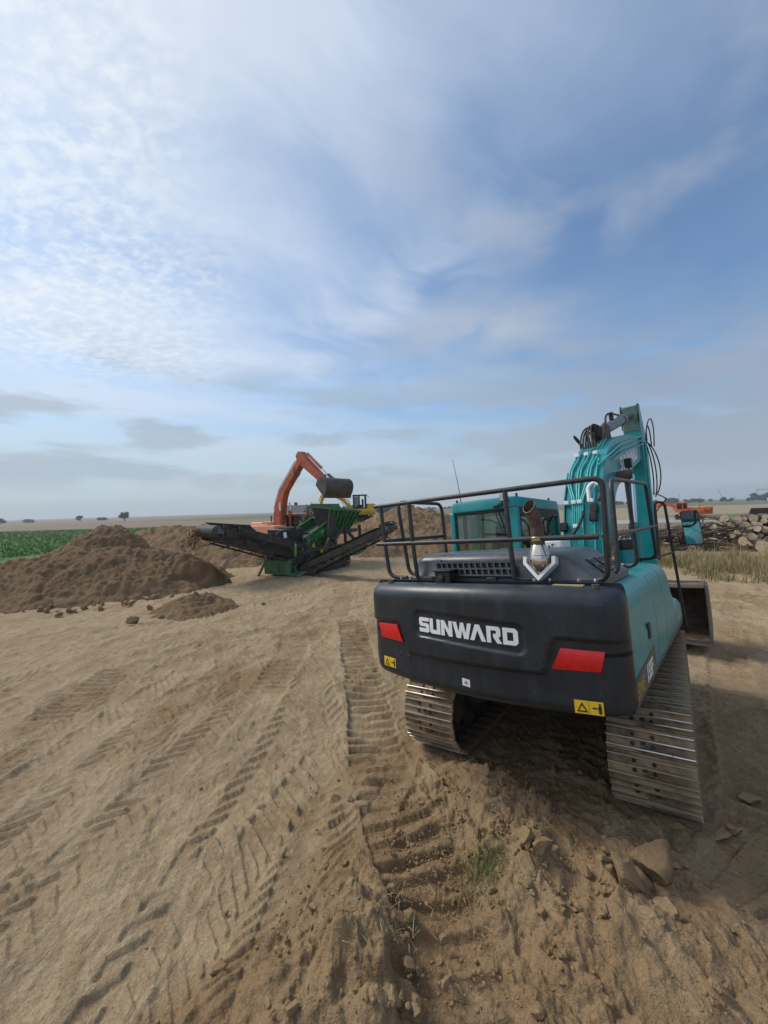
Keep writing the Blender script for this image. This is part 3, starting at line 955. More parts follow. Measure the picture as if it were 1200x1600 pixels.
    c = n.mix(n.mul(n.ss(-4.0, 4.0, n.sub(X, 8.0)), n.ss(60.0, 66.0, n.add(Y, n.mul(wob, 0.2)))), c, tan)
    # grey stone track across the right
    grey = n.mix(n.ss(0.35, 0.65, w3), (0.30, 0.285, 0.27), (0.42, 0.40, 0.38))
    gs = n.mul(n.bell(56.0, 6.0, n.add(Y, n.mul(wob, 0.25))), n.mul(n.ss(14.0, 20.0, X), n.ss(52.0, 44.0, X)))
    c = n.mix(n.ss(0.3, 0.55, gs), c, grey)
    # greens
    cropm = n.mul(leftm, n.mul(n.ss(96.0, 90.0, n.add(n.sub(Y, n.mul(X, -0.06)), n.mul(wob, 0.3))), n.ss(14.0, 18.0, Y)))
    c = n.mix(cropm, c, crop)
    gb = n.mul(n.ss(170.0, 185.0, n.add(Y, n.mul(wob, 1.0))), n.ss(-135.0, -60.0, n.add(X, n.mul(Y, 0.12))))
    c = n.mix(n.mul(gb, 0.9), c, n.mix(0.35, grn, (0.10, 0.11, 0.085)))
    gr = n.mul(n.mul(n.ss(47.0, 52.0, X), n.ss(51.0, 55.0, Y)), n.ss(78.0, 70.0, n.add(Y, n.mul(wob, 0.3))))
    c = n.mix(gr, c, grn)
    n.put(b.inputs['Base Color'], c)
    b.inputs['Roughness'].default_value = 0.95
    b.inputs['Specular IOR Level'].default_value = 0.15
    bp = n.n('ShaderNodeBump')
    bp.inputs['Strength'].default_value = 0.85
    bp.inputs['Distance'].default_value = 0.05
    n.put(bp.inputs['Height'], h)
    n.put(b.inputs['Normal'], bp.outputs[0])
    me.materials.append(m)
    return o


build_ground()
# ------------------------------------------------------------------ the teal excavator
EX = thing('excavator', 'teal and dark grey tracked excavator seen from behind, its large white name on the counterweight', 'excavator', EX_P, EX_R)


def cw_y(X):
    a = abs(X)
    y = -2.52 + 0.12 * X * X
    if a > 1.0:
        d = min(a - 1.0, 0.1599)
        y += 0.9 * (0.16 - math.sqrt(0.0256 - d * d))
    return y


def sstep(a, b, x):
    t = min(max((x - a) / (b - a), 0), 1)
    return t * t * (3 - 2 * t)


def cw_recess(X, Z):
    a = abs(X - 0.02)
    zl = 1.335 + 0.28 * sstep(0.60, 0.72, a)
    r = 0.026 * (1 - sstep(zl - 0.016, zl + 0.016, Z))
    # rounded panel that holds the name
    qx, qz = abs(X - 0.02) - (0.50 - 0.06), abs(Z - 1.60 + 0.06 * (X - 0.02)) - (0.115 - 0.06)
    sd = math.hypot(max(qx, 0), max(qz, 0)) + min(max(qx, qz), 0) - 0.06
    r += 0.016 * (1 - sstep(-0.012, 0.010, sd))
    return r


def cw_surf(X, Z, off=0.0):
    return Vector((X, cw_y(X) + cw_recess(X, Z) - off, Z))


def make_counterweight():
    zb, zt = 1.045, 1.975
    xs = [-1.158 + 2.316 * i / 150 for i in range(151)]
    xs = sorted(set([round(x, 5) for x in xs] + [s * (1.0 + 0.158 * math.sin(k / 10 * math.pi / 2)) for s in (-1, 1) for k in range(11)]))
    zs = [zb + (zt - zb) * k / 92 for k in range(93)]
    rings = []
    for z in zs:
        dt = max(0, z - (zt - 0.13)) / 0.13
        db = max(0, (zb + 0.09) - z) / 0.09
        ins = 0.13 * (1 - math.sqrt(max(0, 1 - dt * dt))) + 0.09 * (1 - math.sqrt(max(0, 1 - db * db)))
        ds = max(0, (zb + 0.20) - z) / 0.20
        wid = 1 - (0.05 * (1 - math.sqrt(max(0, 1 - ds * ds))) + 0.25 * ins) / 1.170
        ring = [(-1.0 * wid, -1.85, z), (-1.0 * wid, -2.17, z), (-1.172 * wid, -2.18, z)]
        for X in xs:
            sag = 0.02 * (X * X)
            ring.append((X * 1.010 * wid, cw_y(X) + cw_recess(X, z) + ins, z - sag * (1 if z > 1.5 else -0.6)))
        ring += [(1.172 * wid, -2.18, z), (1.0 * wid, -2.17, z), (1.0 * wid, -1.85, z)]
        rings.append(ring)
    mb = MB().loft(rings, True)
    o = mb.build('counterweight', SLATE, EX, angle=50)
    return o


CW = make_counterweight()


def on_cw(mb_xy, off=0.004):
    """wrap a flat print (x, z, thickness) on the counterweight"""
    return lambda p: cw_surf(p.x, p.y, off + p.z)


# white name on the counterweight, every letter its own piece
LH = 1.0


def quadstrip(a, b):
    return [[a[i], a[i + 1], b[i + 1], b[i]] for i in range(len(a) - 1)]


def letter_polys(ch):
    """(polygons, width) in a box of height 1"""
    t = 0.27
    if ch == 'S':
        return [[(0, .27), (0, .0), (.80, .0), (.92, .10), (.92, .52), (.80, .62), (.30, .62), (.30, .75), (.92, .75), (.92, 1.0), (.12, 1.0), (.0, .90), (.0, .50), (.12, .39), (.62, .39), (.62, .26)]], .92
    if ch == 'U':
        return [[(0, 1), (.29, 1), (.29, .26), (.62, .26), (.62, 1), (.91, 1), (.91, .0), (.12, .0), (0, .12)]], .91
    if ch == 'N':
        return [[(0, 0), (0, 1), (.30, 1), (.64, .42), (.64, 1), (.92, 1), (.92, 0), (.62, 0), (.28, .58), (.28, 0)]], .92
    if ch == 'W':
        return [[(0, 1), (.30, 1), (.45, .36), (.60, 1), (.84, 1), (.99, .36), (1.14, 1), (1.42, 1), (1.17, 0), (.84, 0), (.72, .52), (.60, 0), (.27, 0)]], 1.42
    if ch == 'A':
        return [[(0, 0), (.30, 0), (.56, .66), (.82, 0), (1.12, 0), (.72, 1), (.40, 1)]], 1.12
    if ch == 'R':
        return [[(0, 0), (0, 1), (.28, 1), (.28, 0)], [(.28, 1), (.80, 1), (.93, .88), (.93, .46), (.80, .34), (.78, .34), (1.0, 0), (.68, 0), (.44, .36), (.44, .56), (.64, .56), (.64, .76), (.28, .76)]], 1.0
    if ch == 'D':
        return [[(0, 0), (0, 1), (.28, 1), (.28, 0)], [(.28, 1), (.78, 1), (.96, .84), (.96, .16), (.78, 0), (.28, 0), (.28, .25), (.66, .25), (.66, .75), (.28, .75)]], .96


def name_on_counterweight():
    word = 'SUNWARD'
    kern = {'W': -0.02, 'A': -0.20, 'R': 0.0}
    gap = 0.075
    x, place = 0.0, []
    for ch in word:
        x += kern.get(ch, 0)
        place.append(x)
        x += letter_polys(ch)[1] + gap
    total = x - gap
    x0, x1, h = -0.435, 0.478, 0.128
    sc = (x1 - x0) / total
    for ch, px_ in zip(word, place):
        mb = MB()
        for poly in letter_polys(ch)[0]:
            pts = []
            for i, p in enumerate(poly):                # subdivide long edges a little
                pts.append(p)
            mb.prism([((x0 + (px_ + p[0]) * sc), (1.553 - 0.028 * ((px_ + p[0]) / total) + p[1] * h)) for p in pts], 0.0, 0.004, 'z')
        mb2 = MB().merge(mb, on_cw(None, 0.003))
        mb2.build('letter', LETTER, CW, smooth=False)


name_on_counterweight()


def film(name, poly, mat, parent=CW, thick=0.004, off=0.002, wrap=None, n=1):
    mb = MB().prism(poly, 0.0, thick, 'z')
    mb2 = MB().merge(mb, wrap or on_cw(None, off))
    return mb2.build(name, mat, parent, smooth=False)


def lamp_reflector(sgn):
    rows, nx = 2, 8
    q = [(0.695, 1.382), (0.765, 1.535), (1.040, 1.525), (1.006, 1.388)]
    o = None
    mb = MB()
    rings = []
    outl = []
    for (a, b) in ((0, 1), (1, 2), (2, 3), (3, 0)):
        for k in range(nx):
            t = k / nx
            outl.append((q[a][0] * (1 - t) + q[b][0] * t, q[a][1] * (1 - t) + q[b][1] * t))
    cx_, cz_ = 0.877, 1.457
    lay = []
    for sc, off in ((1.0, 0.001), (1.0, 0.012), (0.95, 0.016)):
        lay.append([cw_surf(sgn * (cx_ + (p[0] - cx_) * sc) + (0.03 if sgn < 0 else 0), cz_ + (p[1] - cz_) * sc + (0.04 if sgn < 0 else 0), off) for p in outl])
    mb.loft(lay[:2], False)
    for k in range(12):      # front face as strips so that it follows the curve
        pass
    # front face: columns between the top and the bottom edge
    cols = []
    for k in range(nx + 1):
        t = k / nx
        top = (q[1][0] * (1 - t) + q[2][0] * t, q[1][1] * (1 - t) + q[2][1] * t)
        bot = (q[0][0] * (1 - t) + q[3][0] * t, q[0][1] * (1 - t) + q[3][1] * t)
        cols.append([cw_surf(sgn * (bot[0] * (1 - u) + top[0] * u) + (0.03 if sgn < 0 else 0), bot[1] * (1 - u) + top[1] * u + (0.04 if sgn < 0 else 0), 0.012 + (0.004 if i in (1, 2) else 0)) for i, u in enumerate((0, 0.08, 0.92, 1))])
    mb.loft(cols, False, closed=False)
    return mb.build('reflector', REDR, CW, angle=60)


lamp_reflector(1)
lamp_reflector(-1)

for (xa, xb, za, zb, tilt) in ((0.820, 0.998, 1.093, 1.183, 0.0), (-0.972, -0.798, 1.152, 1.242, 0.0)):
    st = film('warning_sticker', [(xa, za), (xb, za), (xb, zb), (xa, zb)], YELLOWS, thick=0.002)
    w_, h_ = xb - xa, zb - za
    L = lambda u, v: (xa + u * w_, za + v * h_)
    tri_o = [L(.08, .14), L(.46, .14), L(.27, .88)]
    tri_i = [L(.15, .24), L(.39, .24), L(.27, .68)]
    mb = MB()
    for i in range(3):
        k = (i + 1) % 3
        mb.prism([tri_o[i], tri_o[k], tri_i[k], tri_i[i]], 0, 0.001, 'z')
    mb.prism([L(.495, .04), L(.505, .04), L(.505, .96), L(.495, .96)], 0, 0.001, 'z')       # rule between the two fields
    mb.prism([L(.62, .46), L(.70, .46), L(.70, .56), L(.62, .56)], 0, 0.001, 'z')           # arrow
    mb.prism([L(.70, .40), L(.78, .51), L(.70, .62)], 0, 0.001, 'z')
    mb.prism([L(.83, .12), L(.93, .12), L(.93, .72), L(.83, .72)], 0, 0.001, 'z')           # standing figure
    mb.prism([L(.845 + .035 + .04 * math.cos(a), .82 + .09 * math.sin(a)) if True else 0 for a in [k * math.pi / 4 for k in range(8)]], 0, 0.001, 'z')
    mb.prism([L(.78, .44), L(.83, .50), L(.83, .60), L(.78, .52)], 0, 0.001, 'z')
    MB().merge(mb, on_cw(None, 0.0055)).build('sticker_print', BLACKF, st, smooth=False)

ws = film('white_tag', [(-0.026, 1.155), (0.044, 1.148), (0.044, 1.206), (-0.026, 1.213)], WHITEP, thick=0.002)
mb = MB()
for a in range(4):
    an = a * math.pi / 2 + 0.3
    c_, s_ = math.cos(an), math.sin(an)
    mb.prism([(0.009 + c_ * .003 - s_ * .006, 1.181 + s_ * .003 + c_ * .006), (0.009 + c_ * .020, 1.181 + s_ * .020), (0.009 + c_ * .003 + s_ * .006, 1.181 + s_ * .003 - c_ * .006)], 0, 0.001, 'z')
MB().merge(mb, on_cw(None, 0.0055)).build('tag_print', REDF, ws, smooth=False)

# small casting bosses and bolts on the counterweight
for X, Z in ((-0.72, 1.30), (-0.60, 1.295)):
    p = cw_surf(X, Z, 0.0)
    MB().lathe([(0.016, 0), (0.016, 0.008), (0.010, 0.012)], p + Vector((0, 0.004, 0)), Matrix.Rotation(rad(90), 3, 'X'), 10).build('casting_boss', SLATE, CW)
for p in ((1.0, -2.28, 1.935), (-0.9, -2.3, 1.94)):
    MB().tube([p, (p[0], p[1], p[2] + .04)], 0.028, 8).build('lifting_eye', STEELD, CW)

# ---- body sides -------------------------------------------------------
SIDE = [(0.42, 1.075), (1.145, 1.075), (1.158, 1.12), (1.165, 1.32), (1.164, 1.50), (1.156, 1.54), (1.148, 1.74), (1.134, 1.83), (1.108, 1.884), (1.062, 1.916), (1.0, 1.930), (0.88, 1.936), (0.42, 1.935)]


def side_panel(y0, y1, name, mirror=False, shear0=None, shear1=None, top=0.0, cut=None, mat=TEAL):
    prof = SIDE
    rings = []
    sg = -1 if mirror else 1
    for k, (y, s) in enumerate(((y0, 0.985), (y0 + 0.012, 1.0), (y0 * 0.5 + y1 * 0.5, 1.0), (y1 - 0.012, 1.0), (y1, 0.985))):
        ring = []
        for (X, Z) in prof:
            Zc = min(Z, cut) if cut else Z
            xx = 0.42 + (X - 0.42) * s
            zz = 1.075 + (Zc + top - 1.075) * (s if Z > 1.2 else 1)
            yy = y
            if shear1 and k >= 2:
                yy = y + shear1 * (zz - 1.38) * (1 if k > 2 else 0.5)
            ring.append((sg * xx, yy, zz))
        rings.append(ring)
    return MB().loft(rings, True).build(name, mat, EX, bevel=0.006, angle=30)


door = side_panel(-2.176, -0.868, 'engine_door')
side_panel(-0.858, -0.165, 'side_cover')
side_panel(-0.155, 0.72, 'tank_cover', shear1=-0.62)
TB = [(0.55, 1.075), (1.150, 1.075), (1.158, 1.10), (1.152, 1.26), (1.125, 1.315), (1.07, 1.335), (0.55, 1.335)]
MB().loft([[(0.55 + (X - .55) * s, y, Z) for X, Z in TB] for y, s in ((0.80, .99), (0.812, 1), (1.62, 1), (1.72, .96))], True).build('tool_box', TEAL, EX, bevel=0.012)
side_panel(-2.25, -0.50, 'side_cover', mirror=True)
# door handle: black recess with a bright latch
hb = MB().box((1.166, -1.36, 1.482), (0.016, 0.115, 0.125)).build('door_handle', BLACK, door, bevel=0.004)
lt = MB().box((1.174, -1.335, 1.468), (0.008, 0.040, 0.034))
lt.build('latch', GREYP, door, bevel=0.003)
# model plate film on the door
plate = MB().prism([(-2.165, 1.105), (-1.150, 1.105), (-1.190, 1.318), (-1.27, 1.318), (-2.165, 1.290)], 1.1665, 1.1690, 'x').build('model_plate', LABELG, door, smooth=False)
tx = text_mb('SWE', 0.150, 0.16, 0.004)
MB().merge(tx, lambda p: Vector((1.1705 + p.z, -2.135 + p.x * .98, 1.150 + p.y))).build('model_text', GOLDS, door, smooth=False)
tx = text_mb('155F', 0.175, 0.16, 0.006)
MB().merge(tx, lambda p: Vector((1.1705 + p.z, -1.715 + p.x * 0.95, 1.148 + p.y))).build('model_text', LETTER, door, smooth=False)

# ---- main frame, deck, skirts -----------------------------------------
mb = MB().bx(-1.10, 1.12, -1.8, 1.80, 0.985, 1.068)
mb.build('main_frame', DARKM, EX, bevel=0.01)
for sg in (1, -1):
    SK = lambda y: [(0.95, 1.02 - .10 * (y + 2.1) / 4), (1.128, 1.045 - .11 * (y + 2.1) / 4), (1.150, 1.068), (0.95, 1.068)]
    MB().loft([[(sg * X, y, Z) for X, Z in SK(y)] for y in (-2.12 if sg > 0 else -1.7, 1.86)], True).build('skirt', GREYP, EX, bevel=0.008)
MB().bx(-0.42, 0.42, -1.85, -0.56, 1.07, 1.915).build('engine_cover', HOODC, EX, bevel=0.01)
MB().bx(0.60, 1.12, 0.30, 1.0, 1.08, 1.40).build('side_deck', BLACK, EX)
MB().bx(-0.28, 0.50, -0.48, -0.05, 1.08, 1.72).build('hydraulic_cover', TEAL, EX, bevel=0.01)
mb = MB()
for sg in (-0.06, 0.66):
    mb.prism([(-0.1, 1.06), (1.05, 1.06), (0.85, 1.4), (0.62, 1.86), (0.34, 1.9), (0.1, 1.5)], sg, sg + 0.05, 'x')
mb.build('boom_bracket', TEAL, EX, bevel=0.006)

# ---- engine hood ------------------------------------------------------
def hood_ring(x0, x1, y0, y1, r, z, dz=0.0):
    return [(x, y, z + dz * (y - y0)) for x, y in rrect(x0, x1, y0, y1, r, 5)]


hood = MB().loft([hood_ring(-.82, 1.02, -2.09, -1.06, .06, 1.936), hood_ring(-.82, 1.02, -2.09, -1.06, .06, 1.985), hood_ring(-.80, 1.00, -2.075, -1.07, .07, 2.00),
                  hood_ring(-.775, .83, -2.045, -1.14, .09, 2.14), hood_ring(-.755, .80, -2.025, -1.17, .10, 2.18), hood_ring(-.715, .755, -1.985, -1.21, .10, 2.208),
                  hood_ring(-.60, .66, -1.88, -1.30, .10, 2.222), hood_ring(-.3, .3, -1.75, -1.45, .10, 2.228)], True).build('engine_hood', HOODC, EX, angle=40)
MB().loft([[(-.50, -2.083, 1.99), (-.47, -2.055, 2.13), (-.46, -1.99, 2.210), (-.46, -1.25, 2.215), (-.43, -1.25, 2.215), (-.43, -1.99, 2.212), (-.44, -2.062, 2.135), (-.47, -2.092, 1.99)],
           [(-.50, -2.05, 1.98), (-.47, -2.03, 2.10), (-.46, -1.97, 2.175), (-.46, -1.25, 2.18), (-.43, -1.25, 2.18), (-.43, -1.97, 2.175), (-.44, -2.03, 2.10), (-.47, -2.05, 1.98)]], True).build('hood_seam', HOODC, hood)


def grille(o, u, v, w, cols, rows, cw, ch, gx, gz, shear, depth):
    """lattice of slanted slots with real depth"""
    o, u, v, w = Vector(o), Vector(u), Vector(v), Vector(w)
    X = [0.0]
    for c_ in range(cols):
        X += [X[-1] + gx, X[-1] + gx + cw]
    X.append(X[-1] + gx)
    Z = [0.0]
    for r_ in range(rows):
        Z += [Z[-1] + gz, Z[-1] + gz + ch]
    Z.append(Z[-1] + gz)
    mb = MB()
    P = lambda i, j, d=0.0: o + u * (X[i] + shear * Z[j]) + v * Z[j] - w * d
    for i in range(len(X) - 1):
        for j in range(len(Z) - 1):
            a = [P(i, j), P(i + 1, j), P(i + 1, j + 1), P(i, j + 1)]
            if i % 2 and j % 2:
                b = [P(i, j, depth), P(i + 1, j, depth), P(i + 1, j + 1, depth), P(i, j + 1, depth)]
                mb.add(a + b, [(0, 1, 5, 4), (1, 2, 6, 5), (2, 3, 7, 6), (3, 0, 4, 7)], 0)
                mb.add(b, [(0, 1, 2, 3)], 1)
            else:
                mb.add(a, [(0, 1, 2, 3)], 0)
    return mb


# rear grille: the hood's back wall leans, the lattice stands 4 cm proud of nothing: it is the outer skin
nrm = Vector((0, -0.974, 0.225))
up = Vector((0, 0.225, 0.974))
g1 = grille(Vector((-0.455, -2.078, 2.004)) + nrm * 0.030, (1, 0, 0), up, nrm, 13, 2, 0.044, 0.044, 0.017, 0.016, -0.28, 0.028)
g1.build('rear_grille', [HOODC, BLACKF], hood, smooth=False, fixn=False)
nr2 = Vector((0.14, 0, 0.17)).normalized()
up2 = Vector((-0.17, 0, 0.14)).normalized()
for y0, nc in ((-1.90, 2), (-1.66, 6)):
    g2 = grille(Vector((0.975, y0, 2.0206)) + nr2 * 0.014, (0, 1, 0), up2, nr2, nc, 2, 0.040, 0.048, 0.026, 0.026, 0.25, 0.012)
    g2.build('side_grille', [HOODC, BLACKF], hood, smooth=False, fixn=False)
# red fan guard seen behind the slots
mb = MB()
for k in range(5):
    mb.box((-0.13 + 0.06 * k, -2.056, 2.112), (0.042, 0.004, 0.030), Matrix.Rotation(rad(-12), 3, 'X'))
mb.build('red_core', pmat('dull_red_paint', (0.20, 0.03, 0.03), 0.6), hood, smooth=False)
# hood hinges and rear camera box
for X in (-0.55, 0.12):
    MB().box((X, -2.105, 1.975), (0.09, 0.035, 0.05)).build('hinge', BLACK, hood, bevel=0.006)
cb = MB().box((-0.325, -2.165, 1.995), (0.165, 0.14, 0.135)).build('camera_box', BLACK, EX, bevel=0.01)
mb = MB().box((-0.325, -2.165, 2.071), (0.20, 0.19, 0.014))
mb.lathe([(0.030, 0), (0.030, 0.02), (0.018, 0.024)], (-0.325, -2.236, 2.0), Matrix.Rotation(rad(90), 3, 'X'), 14)
mb.build('camera_hood', BLACK, cb, bevel=0.003)
MB().bx(0.70, 0.92, -2.30, -2.24, 1.958, 1.968).build('yellow_strip', pmat('faded_yellow_strip', (0.42, 0.33, 0.12), 0.6, dust=0.3), EX)

# ---- exhaust ----------------------------------------------------------
ex = MB().lathe([(0.010, 2.015), (0.040, 2.03), (0.068, 2.07), (0.082, 2.11), (0.086, 2.13), (0.086, 2.175), (0.082, 2.183), (0.086, 2.188), (0.082, 2.198), (0.060, 2.262), (0.050, 2.278)], (0.555, -2.10, 0), None, 28).build('exhaust_pot', STAINL, EX, angle=50)
mb = MB()
path = [Vector((0.555, -2.10, 2.265)), Vector((0.555, -2.10, 2.345)), Vector((0.553, -2.10, 2.41)), Vector((0.547, -2.108, 2.47)), Vector((0.536, -2.120, 2.53))]
rings = []
n_ = 24
outer, inner = [], []
for r_, dst in ((0.054, outer), (0.049, inner)):
    for i, p in enumerate(path + [Vector((0.518, -2.138, 2.60))]):
        t = (path[min(i + 1, 4)] - path[max(min(i, 4) - 1, 0)]).normalized()
        u_ = t.cross(Vector((0, 1, 0))).normalized()
        w_ = u_.cross(t)
        ring = [p + (u_ * math.cos(2 * math.pi * k / n_) + w_ * math.sin(2 * math.pi * k / n_)) * r_ for k in range(n_)]
        if i == 5:                                     # slanted mouth, facing back and left
            cutn = Vector((-0.20, -0.80, 0.42)).normalized()
            ring = [q - t * ((q - p).dot(cutn) / max(t.dot(cutn), 0.25)) * 0.75 for q in ring]
        dst.append(ring)
mb.loft(outer, False)
mb.loft([list(reversed(r)) for r in inner], False)
mb.loft([outer[-1], inner[-1]], False)
mb.build('exhaust_pipe', RUSTY, EX, angle=50, fixn=False)
MB().lathe([(0.058, 2.300), (0.062, 2.305), (0.062, 2.335), (0.058, 2.34)], (0.555, -2.10, 0), None, 24).build('pipe_clamp', pmat('brass_clamp', (0.40, 0.30, 0.14), 0.35, metal=0.9, var=0.2), EX)
# white V trim round the notch the exhaust stands in
mb = MB()
Vp = lambda x, z, d: Vector((x, 0, 0)) + Vector((0, -2.093, 1.94)) + up * (z - 1.94) + nrm * d
vo = [(0.428, 2.165), (0.428, 2.105), (0.553, 1.965), (0.688, 2.105), (0.688, 2.165)]
vi = [(0.456, 2.165), (0.456, 2.113), (0.554, 2.005), (0.660, 2.113), (0.660, 2.165)]
for i in range(4):
    q = [vo[i], vo[i + 1], vi[i + 1], vi[i]]
    a = [Vp(x, z, 0.000) for x, z in q]
    b = [Vp(x, z, 0.085) for x, z in q]
    mb.add(a + b, [(0, 1, 2, 3), (7, 6, 5, 4), (0, 4, 5, 1), (1, 5, 6, 2), (2, 6, 7, 3), (3, 7, 4, 0)])
mb.build('exhaust_trim', WHITEP, EX, smooth=False)

# ---- guard rails ------------------------------------------------------
RR = 0.0215
Zt, Zm, Zf = 2.765, 2.335, 1.985
YR = -2.13


def tube_part(name, pts, r=RR, parent=EX, fil=0.10, mat=RAILC, n=12):
    return MB().tube(fillet(pts, fil, 6), r, n).build(name, mat, parent, angle=60)


rail = tube_part('guard_rail', [(-1.215, YR, Zt + .01), (1.085, YR, Zt - .01), (1.065, YR + .02, 2.30), (1.045, YR + .05, 1.985), (0.86, YR + .08, 1.975)], fil=0.085)
tube_part('mid_rail', [(-1.205, YR, Zm + .02), (1.02, YR, Zm - .02)], parent=rail, fil=.01)
for (xt, xb) in ((-0.735, -0.70), (0.318, 0.330)):
    tube_part('post', [(xt, YR, Zt), ((xt + xb) / 2, YR + .005, 2.33), (xb, YR + .02, 2.0), (xb + 0.03, YR + .04, 1.985), (xb + 0.20, YR + .05, 1.985)], parent=rail)
tube_part('post', [(-1.125, YR, Zt), (-1.10, YR + .01, 2.35), (-1.075, YR + .03, 1.995), (-0.86, YR + .06, 1.985)], parent=rail)
# left side frame
rl = tube_part('guard_rail', [(-0.86, -1.76, 1.985), (-1.065, -1.76, 1.99), (-1.10, -1.86, 2.83), (-1.10, -0.92, 2.845), (-1.10, -0.87, 2.10)], fil=.12)
tube_part('mid_rail', [(-1.105, -2.12, 2.385), (-1.10, -0.89, 2.415)], parent=rl, fil=.01)
# right side frames
rr_ = tube_part('guard_rail', [(0.80, -1.62, 1.965), (1.03, -1.62, 1.97), (1.02, -1.50, 2.81), (1.00, 0.78, 2.945), (1.0, 1.06, 1.945), (0.80, 1.08, 1.93)], fil=.13)
tube_part('mid_rail', [(1.02, -1.56, 2.315), (1.0, 1.30, 2.385)], parent=rr_, fil=.01)
tube_part('post', [(1.005, -0.62, 2.855), (1.005, -0.48, 1.965), (0.80, -0.46, 1.955)], parent=rr_, fil=.10)
# feet with bright bolts
for (x, y) in ((-0.46, YR + .05), (0.56, YR + .05), (-0.86, YR + .05), (0.90, YR + .07), (0.78, -1.62), (0.80, -0.46)):
    ft = MB().box((x, y, 1.968), (0.20, 0.075, 0.014)).build('rail_foot', RAILC, EX)
    for d in (-0.06, 0.06):
        MB().tube([(x + d, y - 0.02, 1.974), (x + d, y - 0.02, 1.996)], 0.016, 6).build('foot_bolt', CHROME, ft)
for z in (2.345, 2.62):
    MB().tube([(1.045, YR + .03, z - .03), (1.045, YR + .09, z + .02)], 0.014, 8).build('rail_clamp', STEELD, EX)

# front grab rail with the mirror
gr = tube_part('grab_rail', [(0.985, 1.45, 1.90), (0.985, 1.62, 2.735), (1.095, 1.70, 2.725), (1.125, 1.78, 2.0), (1.175, 1.80, 0.93)], r=0.019, fil=.07, mat=BLACK)
tube_part('stay', [(0.99, 1.16, 1.95), (1.12, 1.76, 1.98)], r=0.015, parent=gr, fil=.01)
tube_part('mirror_arm', [(1.125, 1.78, 2.02), (1.26, 1.80, 2.01), (1.30, 1.80, 2.045)], r=0.010, parent=gr, fil=.02, mat=BLACK)
# mirror: shell and glass, facing back and inwards
MR = Matrix.Rotation(rad(-4), 3, 'Z') @ Matrix.Rotation(rad(5), 3, 'X') @ Matrix.Rotation(rad(-3), 3, 'Y')
mc_ = Vector((1.378, 1.80, 2.33))


def mirror_ring(w, h, r, y):
    return [mc_ + MR @ Vector((x, y, z)) for x, z in rrect(-w, w, -h, h, r, 5)]


MB().loft([mirror_ring(.085, .22, .03, .06), mirror_ring(.105, .245, .04, .03), mirror_ring(.108, .248, .035, 0.0), mirror_ring(.108, .248, .035, -.010), mirror_ring(.098, .238, .028, -.012)], True).build('mirror', BLACK, EX, angle=50)
MB().loft([mirror_ring(.098, .238, .028, -.0135), mirror_ring(.098, .238, .028, -.0145)], True).build('mirror_glass', MIRROR, EX, smooth=False)

# ---- cab --------------------------------------------------------------
cx0, cx1, cy0, cy1, cz0, cz1 = -1.315, -0.300, -0.36, 1.42, 1.07, 2.88
cab = MB().bx(cx0, cx1, cy0, cy1, cz0, 1.72).build('cab', TEAL, EX, bevel=0.03)


def cab_part(name, mb, mat, bevel=0.015, **kw):
    return mb.build(name, mat, cab, bevel=bevel, **kw)


# roof: rounded slab overhanging the pillars
cab_part('roof', MB().loft([[(x, y, z) for x, y in rrect(cx0 + i, cx1 - i, cy0 + i, cy1 - i * .6, .09, 5)] for z, i in ((2.735, .012), (2.75, 0), (2.85, 0), (2.882, .012), (2.897, .05), (2.905, .12))], True), TEAL, 0)
for nm, pts in (('pillar', [(cx0 + .035, cy0 + .04)]), ('pillar', [(cx1 - .065, cy0 + .045)]), ('pillar', [(cx0 + .04, cy1 - .05)]), ('pillar', [(cx1 - .04, cy1 - .05)]), ('pillar', [(cx0 + .03, .45)])):
    x, y = pts[0]
    w = 0.13 if (x > -.6 and y < 0) else 0.07
    cab_part(nm, MB().bx(x - w / 2, x + w / 2, y - .045, y + .045, 1.72, 2.74), TEAL, 0.018)
# rear window with its dark surround
cab_part('window_frame', MB().bx(cx0 + .07, cx1 - .13, cy0 + .022, cy0 + .05, 2.69, 2.735).bx(cx0 + .07, cx1 - .13, cy0 + .022, cy0 + .05, 1.72, 1.80).bx(cx0 + .07, cx0 + .10, cy0 + .022, cy0 + .05, 1.80, 2.69).bx(cx1 - .155, cx1 - .13, cy0 + .022, cy0 + .05, 1.80, 2.69), RUBBER, 0.004)
cab_part('rear_window', MB().bx(cx0 + .10, cx1 - .155, cy0 + .028, cy0 + .034, 1.80, 2.69), GLASS, 0)
cab_part('window_divider', MB().bx(cx0 + .155, cx0 + .205, cy0 + .09, cy0 + .12, 1.75, 2.70), BLACK, 0.004)
# right side: dark frame, two panes
cab_part('side_frame', MB().bx(cx1 - .055, cx1 - .012, cy0 + .09, cy1 - .09, 2.62, 2.735).bx(cx1 - .055, cx1 - .012, cy0 + .09, cy1 - .09, 1.72, 1.84).bx(cx1 - .055, cx1 - .012, cy0 + .09, cy0 + .15, 1.84, 2.62), BLACK, 0.006)
cab_part('side_window', MB().bx(cx1 - .04, cx1 - .032, cy0 + .15, cy1 - .09, 1.84, 2.62), GLASSD, 0)
cab_part('front_window', MB().bx(cx0 + .08, cx1 - .08, cy1 - .045, cy1 - .038, 1.5, 2.74), GLASS, 0)
cab_part('left_window', MB().bx(cx0 + .025, cx0 + .032, cy0 + .09, cy1 - .09, 1.72, 2.74), GLASS, 0)
